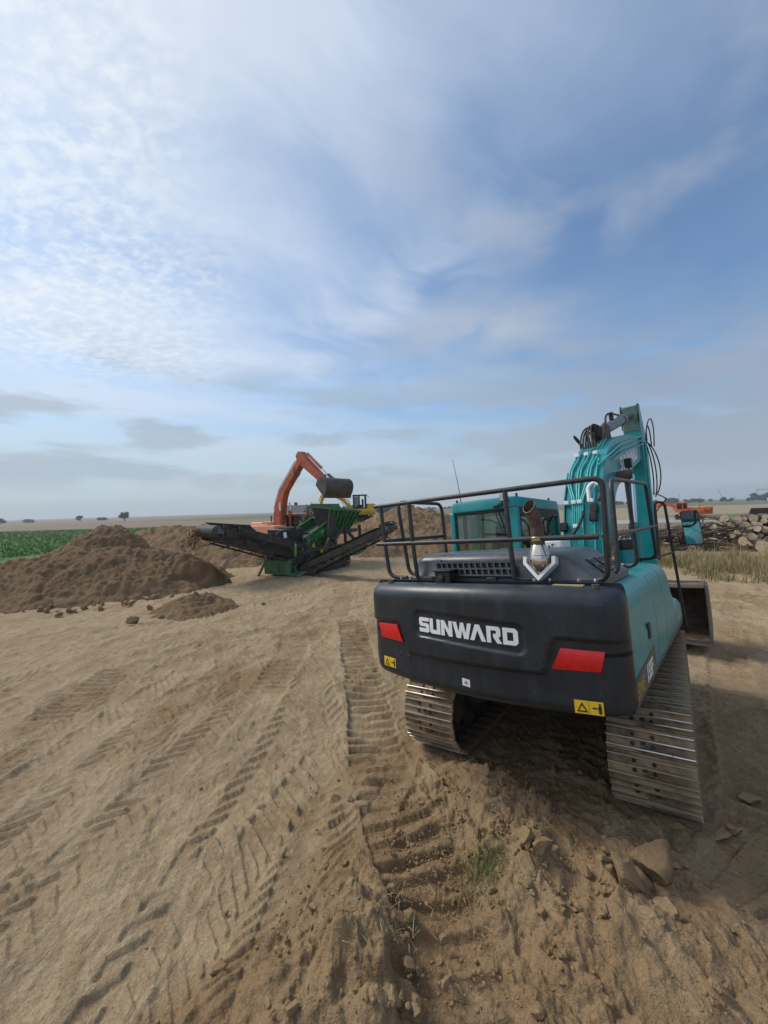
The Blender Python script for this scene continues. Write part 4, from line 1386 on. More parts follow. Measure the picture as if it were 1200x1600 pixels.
# inside: seat, console, levers, wiper motor, monitor
st_ = cab_part('seat', MB().box((-.82, .42, 2.02), (.46, .12, .62), Matrix.Rotation(rad(8), 3, 'X')).box((-.82, .68, 1.78), (.48, .5, .12)), SEATC, 0.04)
MB().box((-.82, .36, 2.44), (.26, .09, .20)).build('headrest', SEATC, st_, bevel=0.03)
cab_part('console', MB().bx(-.60, -.44, .3, .95, 1.6, 1.98).bx(-1.2, -1.06, .3, .95, 1.6, 1.98), BLACK, 0.02)
cab_part('monitor', MB().box((-.50, 1.18, 2.10), (.03, .16, .20), Matrix.Rotation(rad(-30), 3, 'Z')), BLACK, 0.01)
mb = MB().tube(bez((-.88, cy0 + .12, 2.62), (-.70, cy0 + .16, 2.60), (-.58, cy0 + .16, 2.55), (-.545, cy0 + .14, 2.30)), 0.016, 8)
mb.tube(bez((-.545, cy0 + .14, 2.42), (-.60, cy0 + .12, 2.35), (-.66, cy0 + .12, 2.25), (-.62, cy0 + .14, 2.02)), 0.008, 8)
mb.box((-.50, cy0 + .13, 2.30), (.07, .06, .12)).box((-.545, cy0 + .15, 2.0), (.13, .06, .40))
cab_part('wiper_gear', mb, BLACK, 0.004)
cab_part('paper_tag', MB().box((-.53, cy0 + .048, 2.16), (.13, .004, .10)), pmat('pale_teal_paper', (0.30, 0.62, 0.58), 0.6), 0, smooth=False)
# cables from the lamp down the window
mb = MB().tube(bez((-.60, cy0 - .02, 2.76), (-.58, cy0 - .03, 2.60), (-.54, cy0 - .02, 2.55), (-.50, cy0, 2.36)), 0.007, 6)
mb.tube(bez((-.56, cy0 - .02, 2.76), (-.52, cy0 - .03, 2.66), (-.50, cy0 - .02, 2.55), (-.42, cy0, 2.34)), 0.006, 6)
cab_part('cable', mb, RUBBER, 0)
cab_part('work_lamp', MB().box((-.445, cy0 - .05, 2.875), (.105, .06, .105)), BLACK, 0.012)
cab_part('lamp_lens', MB().box((-.445, cy0 - .083, 2.875), (.085, .008, .085)), pmat('lamp_glass', (0.45, 0.42, 0.44), 0.15, var=0.1), 0.003)
mb = MB().box((-.50, cy0 - .04, 2.79), (.05, .05, .05)).box((-.57, cy0 - .03, 2.775), (.08, .04, .035))
cab_part('lamp_bracket', mb, BLACK, 0.006)
for x, y in ((cx0 + .10, cy0 + .06), (cx1 - .03, cy0 + .10), (cx1 - .05, cy1 - .35)):
    cab_part('roof_bolt', MB().tube([(x, y, 2.88), (x, y, 2.93)], 0.016, 8), BLACK, 0)
cab_part('aerial', MB().tube([(cx0 + .01, cy0 + .35, 2.86), (cx0 - .02, cy0 + .35, 3.16), (cx0 - .09, cy0 + .35, 3.62)], [0.008, 0.005, 0.003], 6), BLACK, 0)
# hoses between cab and boom
mb = MB()
mb.tube(bez((-.20, .55, 2.55), (-.34, .60, 2.72), (-.30, .5, 2.3), (-.10, .30, 2.22)), 0.016, 8)
mb.tube(bez((-.02, .35, 2.60), (-.26, .55, 2.70), (-.22, .45, 2.1), (-.16, .28, 2.12)), 0.014, 8)
mb.tube(bez((.36, .18, 2.62), (.40, -.05, 2.5), (.25, -.05, 2.16), (-.18, .05, 2.14)), 0.019, 8)
mb.build('hydraulic_hose', RUBBER, EX, angle=60)
MB().tube(bez((-.24, .30, 2.15), (-.24, .26, 2.26), (-.16, .30, 2.28), (-.12, .34, 2.36)), 0.035, 10).build('green_elbow', pmat('dark_green_plastic', (0.02, 0.09, 0.04), 0.4), EX)

# ---- white fluid tank -------------------------------------------------
tank = MB().bx(-0.02, 0.27, -0.52, -0.16, 1.72, 2.285).build('fluid_tank', WHITEP, EX, bevel=0.03, seg=3)
mb = MB().prism([(0.10 + .042 * math.cos(a), 2.125 + .045 * math.sin(a)) for a in [k * math.pi / 8 for k in range(16)]], -0.5235, -0.5215, 'y')
mb.prism([(0.118 + .014 * math.cos(a), 2.205 + .014 * math.sin(a)) for a in [k * math.pi / 6 for k in range(12)]], -0.5235, -0.5215, 'y')
tx = text_mb('G', 0.20, 0.0, 0.004)
mb.merge(tx, lambda p: Vector((0.150 + p.x * .8, -0.5235 + p.z, 2.070 + p.y * .9)))
tx = text_mb('r', 0.085, 0.0, 0.002)
mb.merge(tx, lambda p: Vector((0.145 + p.x, -0.5235 + p.z, 2.205 + p.y * .8)))
mb.build('tank_print', BLACKF, tank, smooth=False)

# ---- air precleaner on the right deck ---------------------------------
MB().lathe([(.105, 1.90), (.105, 2.14), (.10, 2.15)], (.72, .62, 0), None, 24).build('air_cleaner', TEAL, EX)
MB().lathe([(.118, 2.10), (.122, 2.11), (.122, 2.19), (.11, 2.22), (.04, 2.23)], (.72, .62, 0), None, 24).build('cleaner_cap', BLACK, EX)
for k in range(3):
    MB().tube([(.66 + .06 * k, .56 + .03 * k, 2.225), (.66 + .06 * k, .56 + .03 * k, 2.248)], .014, 6).build('cap_nut', CHROME, EX)
MB().box((.55, .18, 1.955), (.16, .10, .05)).lathe([(.03, 1.98), (.03, 2.02)], (.52, .18, 0), None, 12).build('filler_neck', GREYP, EX, bevel=.005)

# ---- boom -------------------------------------------------------------
BSH = lambda p: Vector((.32 + 0.045 * (p.y - 0.35) + (p.x - .32) * (1 - .11 * max(0, p.y - 1.0)), p.y, p.z))
BOOM = [(.42, 1.58), (.27, 1.66), (.19, 2.0), (.24, 2.35), (.38, 2.82), (.62, 3.20), (1.02, 3.52), (1.60, 3.80), (2.4, 3.98), (3.2, 4.11), (4.05, 4.25), (4.26, 4.22), (4.38, 4.06), (4.24, 3.86), (3.6, 3.66), (2.87, 3.46), (1.85, 3.15), (1.45, 3.02), (1.22, 2.88), (1.02, 2.66), (.76, 2.32), (.60, 1.95), (.56, 1.62)]
bm_ = MB().prism(BOOM, 0.10, 0.54, 'x', shear=BSH)
boom = bm_.build('boom', TEAL, EX, bevel=0.012, angle=28)
# lower rear cover plate edges
mb = MB()
for X in (.085, .541):
    mb.prism([(.17, 1.95), (.215, 2.35), (.355, 2.83), (.60, 3.22), (.66, 3.16), (.42, 2.80), (.28, 2.33), (.24, 1.95)], X, X + .014, 'x', shear=BSH)
mb.build('boom_rib', TEAL, boom)
# white name on the boom side (only its end shows), and side lamp
tx = text_mb('SUNWARD', 0.33, 0.10, 0.010)
ca, sa = math.cos(rad(15)), math.sin(rad(15))
MB().merge(tx, lambda p: BSH(Vector((0.5415 + p.z, 1.75 + (p.x * .98) * ca - p.y * sa, 3.27 + (p.x * .98) * sa + p.y * ca)))).build('boom_lettering', LETTER, boom, smooth=False)
bl = MB().box(BSH(Vector((.62, 1.95, 3.42))), (.10, .09, .15)).build('boom_lamp', BLACK, boom, bevel=.01)
MB().tube([BSH(Vector((.55, 1.85, 3.30))), BSH(Vector((.63, 1.92, 3.28))), BSH(Vector((.62, 1.95, 3.36)))], .012, 6).build('lamp_stay', BLACK, boom)
# cylinder pin through the boom
MB().tube([(-.10, 1.42, 3.16), (.78, 1.42, 3.16)], .080, 16).build('boom_pin', RUSTD, boom, angle=60)
# boom cylinders
for X in (-.07, .76):
    d0, d1 = Vector((X, 1.02, 1.35)), Vector((X, 1.42, 3.16))
    cyl = MB().tube([d0, d0.lerp(d1, .58)], .072, 16).tube([d0.lerp(d1, .56), d0.lerp(d1, .60)], .080, 16).build('boom_cylinder', TEAL, EX, angle=60)
    MB().tube([d0.lerp(d1, .59), d1], .038, 14).build('rod', CHROME, cyl, angle=60)
# hydraulic pipes up the back of the boom
back = [(.235, 1.75), (.19, 2.0), (.24, 2.35), (.38, 2.82), (.62, 3.20), (1.02, 3.52), (1.60, 3.80)]


def back_pt(s, X, lift=0.03):
    n = len(back) - 1
    t = min(max(s, 0), 1) * n
    i = min(int(t), n - 1)
    f = t - i
    a, b = Vector((0, *back[i])), Vector((0, *back[i + 1]))
    d = (b - a).normalized()
    nn = Vector((0, -d.z, d.y))
    p = a.lerp(b, f) + nn * lift
    p.x = X
    return BSH(p)


lay = [(.205, .120, .135, .86), (.230, .150, .175, .84), (.258, .235, .255, .86), (.282, .270, .300, .84), (.306, .360, .375, .96), (.330, .395, .415, .98), (.470, .470, .455, .58)]
for x_lo, x_mid, x_hi, end in lay:
    pts = [back_pt(0.02, x_lo), back_pt(.20, x_lo), back_pt(.40, x_lo), back_pt(.49, x_lo), back_pt(.585, x_mid), back_pt(.68, x_mid), back_pt(.76, x_hi), back_pt(end, x_hi)]
    MB().tube(fillet(pts, .04, 4), .0125, 8).build('hydraulic_pipe', TEAL_P, boom, angle=60)
# pipes over the right flank to the stick
for k, (za, zb_) in enumerate(((3.72, 4.20), (3.65, 4.12), (3.58, 4.04))):
    pts = [BSH(Vector((.49 - .03 * k, .60 + .1 * k, 3.26 + .07 * k))), BSH(Vector((.565, .95 + .12 * k, 3.44 - .02 * k))), BSH(Vector((.575, 1.7, za - .02))), BSH(Vector((.580, 3.0, zb_ - .20))), BSH(Vector((.590, 3.9, zb_)))]
    MB().tube(fillet(pts, .10, 4), .014, 8).build('hydraulic_pipe', TEAL_P, boom, angle=60)
# clamps
mb = MB()
for s, xs_ in ((.475, (.13, .225, .30, .44)), (.80, (.15, .275, .395)), (.36, (.25,)), (.17, (.22, .30, .46))):
    for x in xs_:
        p = back_pt(s, x, .046)
        MB().box(p, (.062, .05, .055), Matrix.Rotation(rad(-12), 3, 'X')).build('pipe_clamp', WHITEP, boom, bevel=.008)
for s, x in ((.36, .10), (.40, .46), (.44, .47)):
    MB().box(back_pt(s, x, .05), (.09, .07, .12), Matrix.Rotation(rad(-12), 3, 'X')).build('valve_block', BLACK, boom, bevel=.01)
MB().tube(fillet([back_pt(.47, .42, .05), back_pt(.54, .40, .08), back_pt(.56, .48, .10), back_pt(.545, .53, .09)], .05), .026, 10).build('white_elbow', WHITEP, boom, angle=60)
# black hoses over the back of the boom to the stick cylinder
mb = MB()
for k in range(7):
    x = .16 + .035 * k
    rz_ = random.Random(k)
    a = back_pt(.86, x, .05)
    e = Vector((.30 + .03 * (k % 3), 1.72 + .12 * (k % 4), 3.94 + .04 * (k % 3)))
    mb.tube(bez(a, a + Vector((-.02, -.04, .20)), e + Vector((-.04 - .015 * k, -.40, .16 + .05 * rz_.random())), e), .014, 8)
mb.tube(bez(back_pt(.90, .14, .05), (.06, 1.0, 3.86), (.10, 1.15, 3.94), (.18, 1.3, 3.66)), .012, 8)
mb.build('hydraulic_hose', RUBBER, boom, angle=60)

# ---- stick and its cylinder ------------------------------------------
A0, A1 = BSH(Vector((.31, 1.66, 3.95))), Vector((.52, 3.86, 4.66))
br = MB()
for d in (-.09, .06):
    br.prism([(1.36, 3.66), (1.94, 3.86), (1.78, 4.06), (1.56, 4.06)], .32 + d, .35 + d, 'x', shear=BSH)
br.build('cylinder_bracket', RUSTD, boom)
ac = MB().tube([A0, A0.lerp(A1, .62)], .088, 20).tube([A0.lerp(A1, .60), A0.lerp(A1, .66)], .100, 20).tube([A0.lerp(A1, .10), A0.lerp(A1, .14)], .096, 20).build('stick_cylinder', pmat('grey_cylinder_paint', (0.13, 0.135, 0.155), 0.4, dust=.1, scale=8.), EX, angle=60)
MB().tube([A0.lerp(A1, .65), A0.lerp(A1, .985)], .050, 16).build('rod', CHROME, ac, angle=60)
MB().tube([A1 + Vector((-.12, 0, 0)), A1 + Vector((.12, 0, 0))], .085, 16).build('rod_eye', RUSTD, ac, angle=60)
mb = MB().tube(bez(A0.lerp(A1, .15) + Vector((0, 0, .10)), A0.lerp(A1, .22) + Vector((-.03, 0, .30)), A0.lerp(A1, .30) + Vector((0, 0, .22)), A0.lerp(A1, .55) + Vector((0, 0, .12))), .018, 8)
mb.box(A0.lerp(A1, .33) + Vector((0, 0, .16)), (.06, .09, .13))
mb.build('cylinder_pipe', BLACK, ac, angle=60)
STICK = [(3.74, 4.80), (3.92, 4.86), (4.10, 4.62), (4.42, 4.22), (4.46, 3.95), (4.25, 2.2), (4.10, 1.10), (4.02, .98), (3.90, .98), (3.84, 1.12), (3.80, 2.4), (3.78, 3.7), (3.74, 4.1)]
stick = MB().prism(STICK, .37, .67, 'x').build('stick', TEAL, EX, bevel=.012, angle=28)
MB().prism([(3.728, 4.30), (3.735, 4.79), (3.755, 4.79), (3.755, 4.30)], .385, .655, 'x').build('grease_plate', pmat('greasy_pale_teal', (0.075, 0.15, 0.12), 0.55, var=.4, dust=.6, scale=9., dustc=(.07, .06, .045)), stick)
mb = MB()
for x in (.36, .655):
    mb.prism([(3.66, 4.60), (3.76, 4.84), (3.93, 4.84), (3.96, 4.5), (3.80, 4.35)], x - .012, x + .012, 'x')
mb.build('stick_ear', DARKM, stick)
for k in range(3):
    MB().tube(fillet([(.69, 3.99 + .05 * k, 4.1), (.69, 3.92 + .05 * k, 3.2), (.69, 3.95 + .05 * k, 1.9)], .1), .013, 8).build('stick_pipe', TEAL_P, stick, angle=60)
# hoses hanging by the joint
hs = [((.70, 4.02, 4.12), (.74, 4.20, 4.75), (.86, 4.45, 4.80), (.80, 4.30, 4.02)), ((.72, 4.02, 4.10), (.70, 4.15, 4.55), (.77, 4.30, 4.60), (.76, 4.25, 4.00)),
      ((.70, 4.05, 4.10), (.86, 4.25, 3.95), (.92, 4.40, 3.40), (.78, 4.2, 3.05)), ((.72, 4.05, 4.08), (.80, 4.20, 3.85), (.82, 4.30, 3.30), (.74, 4.2, 2.98)),
      ((.70, 4.02, 4.04), (.74, 4.12, 3.80), (.76, 4.20, 3.40), (.71, 4.2, 3.02)), ((.74, 4.2, 3.05), (.98, 4.35, 2.88), (.90, 4.35, 2.98), (.72, 4.18, 2.68))]
for q in hs:
    MB().tube(bez(*q, 14), .0115, 8).build('hydraulic_hose', RUBBER, stick, angle=60)
# bucket cylinder and links on the far side of the stick
b0, b1 = Vector((.52, 4.42, 3.75)), Vector((.52, 4.30, 1.62))
bc = MB().tube([b0, b0.lerp(b1, .6)], .07, 14).build('bucket_cylinder', TEAL, EX, angle=60)
MB().tube([b0.lerp(b1, .58), b1], .035, 12).build('rod', CHROME, bc, angle=60)
MB().beam((.44, 4.30, 1.62), (.44, 4.05, 1.18), .03, .09).beam((.60, 4.30, 1.62), (.60, 4.05, 1.18), .03, .09).beam((.52, 4.30, 1.62), (.52, 4.40, 1.25), .05, .10).build('bucket_link', STEELD, EX)
# ---- wide bucket ------------------------------------------------------
bk_in = [(3.58, 1.27), (4.02, 1.30), (4.34, 1.12), (4.42, .80), (4.30, .50), (4.0, .36), (3.52, .31)]
bx0, bx1 = -.30, 1.36
shell = []
for off in (0, .03):
    ring = []
    for y, z in bk_in:
        d = Vector((y - 3.9, z - .80)).normalized() * off
        ring.append((y + d.x, z + d.y))
    shell.append(ring)
poly = shell[0] + list(reversed(shell[1]))
bucket = MB().prism(poly, bx0, bx1, 'x').build('bucket', RUSTD, EX, angle=50)
for x in (bx0 - .028, bx1):
    MB().prism([(3.55, 1.285), (4.02, 1.315), (4.37, 1.13), (4.445, .80), (4.325, .48), (4.0, .335), (3.48, .285), (3.60, .8)], x, x + .028, 'x').build('side_plate', STEELD, bucket)
MB().prism([(3.38, .285), (3.55, .30), (3.55, .335), (3.38, .292)], bx0 - .02, bx1 + .02, 'x').build('cutting_edge', STEELD, bucket)
MB().bx(bx0, bx1, 3.56, 3.64, 1.245, 1.32).build('top_lip', pmat('dusty_steel_lip', (0.22, 0.17, 0.13), 0.6, dust=.4), bucket, bevel=.01)
mb = MB()
for x in (.36, .62):
    mb.prism([(3.72, 1.30), (4.2, 1.26), (4.42, 1.30), (4.36, 1.45), (4.06, 1.30), (3.95, 1.42), (3.86, 1.12)], x, x + .05, 'x')
mb.build('bucket_ear', STEELD, bucket)

# ---- undercarriage ----------------------------------------------------
UM = Matrix.Translation(UC_O) @ Matrix.Rotation(UC_A, 4, 'Z')
RT, YW, ZC = 0.40, 1.42, 0.425
LT = 2 * (2 * YW) + 2 * math.pi * RT
NSH = 44
PITCHS = LT / NSH


def track_pos(s):
    """point, tangent angle on the track loop; starts at rear bottom going forward"""
    s = s % LT
    if s < 2 * YW:
        return (-YW + s, ZC - RT), 0.0
    s -= 2 * YW
    if s < math.pi * RT:
        a = s / RT
        return (YW + RT * math.sin(a), ZC - RT * math.cos(a)), a
    s -= math.pi * RT
    if s < 2 * YW:
        return (YW - s, ZC + RT), math.pi
    s -= 2 * YW
    a = math.pi + s / RT
    return (-YW + RT * math.sin(a), ZC - RT * math.cos(a)), a


def shoe_mesh():
    mb = MB()
    p = PITCHS
    # plate with overlap lip, three low grousers (outside is -Z)
    prof = [(-.50 * p, .0), (.50 * p, .0), (.52 * p, -.014), (.44 * p, -.016), (.415 * p, -.044), (.365 * p, -.044), (.34 * p, -.014), (.06 * p, -.014), (.035 * p, -.038), (-.015 * p, -.038), (-.04 * p, -.014), (-.32 * p, -.014), (-.345 * p, -.038), (-.395 * p, -.038), (-.42 * p, -.014), (-.50 * p, -.014)]
    mb.prism(prof, -.30, .30, 'x')
    for yy, w_ in ((.39 * p, .05), (.01 * p, .05), (-.37 * p, .05)):
        mb.bx(-.302, .302, yy - w_ * p * .45, yy + w_ * p * .45, -.0405 - (.0045 if yy > .02 else 0), -.034, 1)
    for x in (-.11, .03):
        for yy in (.2 * p, -.18 * p):
            mb.lathe([(.016, 0), (.016, .014), (.012, .018)], (x, yy, -.013), Matrix.Rotation(math.pi, 3, 'X'), 6, mi=2)
    # openings for mud
    mb.bx(-.055, -.02, -.06 * p, .20 * p, -.0165, -.012, 2)
    return mb.mesh('track_shoe', [SHOE, SHINE, BLACKF], smooth=False)


SHOEM = shoe_mesh()
for sg in (-1, 1):
    tr = MB().prism([(-1.3, .22), (1.3, .22), (1.42, .40), (1.3, .60), (-1.3, .60), (-1.42, .40)], sg * 1.02 - .16, sg * 1.02 + .16, 'x').build('track_frame', DARKM, EX, bevel=.02, matrix=UM)
    for k in range(NSH):
        (y, z), a = track_pos((k + .3 + .2 * sg) * PITCHS)
        o = bpy.data.objects.new('track_shoe', SHOEM)
        COL.objects.link(o)
        o.parent = tr
        jit = random.uniform(-.012, .012)
        o.matrix_local = Matrix.Translation((sg * 1.02, y, z)) @ Matrix.Rotation(a + jit, 4, 'X')
    # chain links inside the shoes
    mb = MB()
    for dx_ in (-.075, .075):
        ring = [track_pos(k / 72 * LT) for k in range(72)]
        o_ = [(sg * 1.02 + dx_ - .02, y + .0 * math.sin(a), z) for (y, z), a in ring]
        rr = []
        for (y, z), a in ring:
            ny_, nz_ = -math.sin(a), math.cos(a)          # inward normal
            rr.append([(sg * 1.02 + dx_ - .02, y + ny_ * .005, z + nz_ * .005), (sg * 1.02 + dx_ + .02, y + ny_ * .005, z + nz_ * .005), (sg * 1.02 + dx_ + .02, y + ny_ * .075, z + nz_ * .075), (sg * 1.02 + dx_ - .02, y + ny_ * .075, z + nz_ * .075)])
        rr.append(rr[0])
        mb.loft(rr, False)
    mb.build('track_chain', DARKM, tr)
    RX = Matrix.Rotation(rad(90), 3, 'Y')
    sp_prof = [(.06, -.17), (.16, -.17), (.19, -.10), (.30, -.09), (.315, -.05), (.315, .05), (.30, .09), (.19, .10), (.16, .17), (.06, .17)]
    MB().lathe(sp_prof, (sg * 1.02, -YW, ZC), RX, 28).build('sprocket', RUSTD, tr, angle=40)
    MB().lathe(sp_prof, (sg * 1.02, YW, ZC), RX, 28).build('idler', RUSTD, tr, angle=40)
    MB().lathe([(.0, -.21), (.15, -.21), (.17, -.18), (.17, .0)], (sg * 1.02, -YW, ZC), RX, 24).build('hub_cover', DARKM, tr, angle=40)
    for k in range(6):
        MB().lathe([(.05, -.13), (.085, -.12), (.085, -.05), (.06, -.04), (.06, .04), (.085, .05), (.085, .12), (.05, .13)], (sg * 1.02, -1.0 + .4 * k, ZC - RT + .145), RX, 14).build('track_roller', STEELD, tr)
mb = MB().bx(-.95, .95, -.55, .55, .42, .70).lathe([(.62, .70), (.62, .985)], (0, 0, 0), None, 32)
for sg in (-1, 1):
    mb.beam((sg * .45, -.5, .55), (sg * .95, -1.0, .42), .22, .22).beam((sg * .45, .5, .55), (sg * .95, 1.0, .42), .22, .22)
mb.build('undercarriage_frame', DARKM, EX, bevel=.015, matrix=UM)

# ------------------------------------------------------------------ heaps of soil
def heap(name, label, box, res, parts, mat, seed, rough=0.16, cat='dirt heap', group=None, rill=0.10, lump=1.0):
    """parts: ridge polylines [(x, y, h)...] with a foot width; height is the upper hull of their slopes"""
    x0, x1, y0, y1 = box
    nx, ny = int((x1 - x0) / res) + 1, int((y1 - y0) / res) + 1
    X, Y = np.meshgrid(np.linspace(x0, x1, nx), np.linspace(y0, y1, ny))
    Xw = X + 0.30 * fbm(X * 0.8, Y * 0.8, seed, 3)
    Yw = Y + 0.30 * fbm(X * 0.8 + 5, Y * 0.8, seed + 1, 3)
    Hh = np.full(X.shape, -1.0)
    for pts, slope in parts:
        pts = list(pts)
        if len(pts) == 1:
            pts = [pts[0], (pts[0][0] + 0.01, pts[0][1], pts[0][2])]
        for a, b in zip(pts[:-1], pts[1:]):
            dx_, dy_ = b[0] - a[0], b[1] - a[1]
            L2 = dx_ * dx_ + dy_ * dy_
            t = np.clip(((Xw - a[0]) * dx_ + (Yw - a[1]) * dy_) / L2, 0, 1)
            d = np.hypot(Xw - a[0] - t * dx_, Yw - a[1] - t * dy_)
            d = np.sqrt(d * d + 0.06) - 0.2
            h = a[2] + (b[2] - a[2]) * t - d * slope
            k = 6.0
            Hh = np.where(np.abs(h - Hh) > 1.2, np.maximum(h, Hh), np.log(np.exp(k * (h - 1)) + np.exp(k * (Hh - 1))) / k + 1)
    foot = sst(-0.5, 0.6, Hh)
    Hh = Hh + foot * (rough * fbm(X * 0.7, Y * 0.7, seed + 3, 6, 2.1, .55) + rill * np.abs(fbm((X + 0.25 * Y) * 2.1, Y * 0.5, seed + 9, 4)) + lump * (0.05 * fbm(X * 3.5, Y * 3.5, seed + 5, 5, 2.1, .6) + 0.06 * lumps(X * 2.6, Y * 2.6, seed + 7) + 0.09 * lumps(X * 5.2, Y * 5.2, seed + 2) + 0.10 * lumps(X * 9.5, Y * 9.5, seed + 4) + 0.06 * fbm(X * 6, Y * 6, seed + 6, 3)))
    # crumbs spilling over the foot
    Hh = np.where(Hh < 0.15, Hh + 0.10 * lumps(X * 3.1, Y * 3.1, seed + 4) * sst(-0.7, 0.0, Hh), Hh)
    G, _ = ground(X.ravel(), Y.ravel(), False)
    Z = G.reshape(X.shape) + np.maximum(Hh, -0.5)
    idx = np.arange(nx * ny).reshape(ny, nx)
    q = np.stack([idx[:-1, :-1], idx[:-1, 1:], idx[1:, 1:], idx[1:, :-1]], -1).reshape(-1, 4)
    hv = Hh.ravel()
    q = q[(hv[q] > -0.3).any(1)]
    used = np.unique(q)
    remap = np.full(nx * ny, -1)
    remap[used] = np.arange(len(used))
    co = np.stack([X.ravel(), Y.ravel(), Z.ravel()], 1)[used]
    me = bpy.data.meshes.new(name)
    me.from_pydata(co.tolist(), [], remap[q].tolist())
    me.polygons.foreach_set('use_smooth', [True] * len(me.polygons))
    me.materials.append(mat)
    me.update()
    o = bpy.data.objects.new(name, me)
    COL.objects.link(o)
    return tag(o, label, cat, group)


heap('dirt_heap', 'long dark brown soil heap with a pointed peak at the left picture edge', (-19.5, -6.4, 10.2, 21.5), 0.055,
     [([(-18, 13.9, .7), (-15, 14.1, .85), (-13.6, 14.4, 1.05), (-12.1, 15.0, 1.40), (-10.5, 15.5, 1.42), (-9.1, 15.8, 1.30), (-8.2, 16.3, .75)], .50),
      ([(-12.7, 18.0, 2.40), (-12.4, 17.8, 2.38)], .78), ([(-13.8, 18.3, 1.25), (-11.2, 17.6, 1.30)], .5)], PILE, 100, .15)
heap('dirt_heap', 'lighter brown soil heap behind the fine soil cone, left of the green screening machine', (-19.5, -4.8, 17.5, 30.0), 0.09,
     [([(-16.5, 25.5, 1.5), (-13.3, 25, 1.95), (-11.9, 24.6, 1.8), (-10.6, 24.4, 1.95), (-9.0, 23.6, 1.6), (-7.6, 22.6, .7)], .42)], PILE2, 140, .18)
heap('soil_cone', 'steep cone of fine sifted soil growing below the end of the left conveyor', (-9.6, -5.2, 13.0, 17.4), 0.05,
     [([(-7.6, 15.6, 1.32)], 1.15)], PILE3, 170, .05, cat='soil cone', rill=.03, lump=.35)
heap('dirt_mound', 'low dark mound of crumbly soil and clods lying alone on the tan track', (-7.8, -3.4, 9.8, 13.2), 0.04,
     [([(-6.05, 11.65, .20), (-5.6, 11.65, .30), (-5.2, 11.4, .18)], .44)], PILE, 190, .08, cat='dirt mound', rill=.02)
heap('dirt_heap', 'big sandy soil bank behind the guard rail and cab, rising to a blunt top', (-6.0, 16.5, 21.0, 36.0), 0.09,
     [([(-4.5, 31.5, 1.3), (-2, 30.5, 1.45), (-.6, 29.4, 1.6), (.7, 29, 2.45), (1.6, 29, 2.85), (2.4, 29.2, 2.65), (3.1, 29.4, 2.15), (3.9, 29.8, 2.2), (5.2, 29.8, 2.0), (8, 30, 1.8), (11.5, 31, 1.0)], .44),
      ([(-1.5, 27.4, .75), (2.5, 26.4, .8), (6.5, 26.6, .8)], .34)], PILE2, 210, .22)
heap('dirt_heap', 'flat topped soil bank far behind the screening machine, carrying the small yellow excavator', (-14.0, 4.0, 30.5, 42.5), 0.12,
     [([(-10.5, 35.0, .9), (-6.3, 35.2, 1.35), (-4.2, 35.8, 1.62), (-2.2, 36.3, 1.82), (-.6, 36.6, 1.7), (1.2, 36.4, 1.2)], .5), ([(-2.6, 37.3, 1.80), (-1.2, 37.2, 1.78)], .5)], PILE2, 250, .06, rill=.03)

# ------------------------------------------------------------------ generic crawler parts for the smaller machines
def crawler(parent, xs, y0, y1, w, r, mats=(SHOE, DARKM), zbase=0.0):
    for sg in (-1, 1):
        mb = MB()
        n = 0
        L = 2 * (y1 - y0 - 2 * r) + 2 * math.pi * r
        flat = y1 - y0 - 2 * r
        ns = max(18, int(L / 0.22))
        fr = MB().bx(sg * xs - w * .3, sg * xs + w * .3, y0 + r * .6, y1 - r * .6, zbase + r * .45, zbase + r * 1.5).build('track_frame', mats[1], parent, bevel=.03)
        mesh = MB().prism([(-.10, 0), (.10, 0), (.10, -.03), (.05, -.05), (-.02, -.02), (-.08, -.05), (-.10, -.03)], -w / 2, w / 2, 'x').mesh('track_shoe', mats[0], smooth=False)
        for k in range(ns):
            s = (k + .5) * L / ns
            if s < flat:
                y, z, a = y0 + r + s, 0, 0
            elif s < flat + math.pi * r:
                a = (s - flat) / r
                y, z = y1 - r + r * math.sin(a), r - r * math.cos(a)
            elif s < 2 * flat + math.pi * r:
                y, z, a = y1 - r - (s - flat - math.pi * r), 2 * r, math.pi
            else:
                a = math.pi + (s - 2 * flat - math.pi * r) / r
                y, z = y0 + r + r * math.sin(a), r - r * math.cos(a)
            o = bpy.data.objects.new('track_shoe', mesh)
            COL.objects.link(o)
            o.parent = fr
            o.matrix_local = Matrix.Translation((sg * xs, y, z + zbase + .05)) @ Matrix.Rotation(a, 4, 'X')
        RX = Matrix.Rotation(rad(90), 3, 'Y')
        for y in (y0 + r, y1 - r):
            MB().lathe([(.05, -w * .32), (r * .55, -w * .30), (r * .80, -w * .12), (r * .80, w * .12), (r * .55, w * .30), (.05, w * .32)], (sg * xs, y, r + zbase + .05), RX, 20).build('idler', mats[1], fr, angle=40)


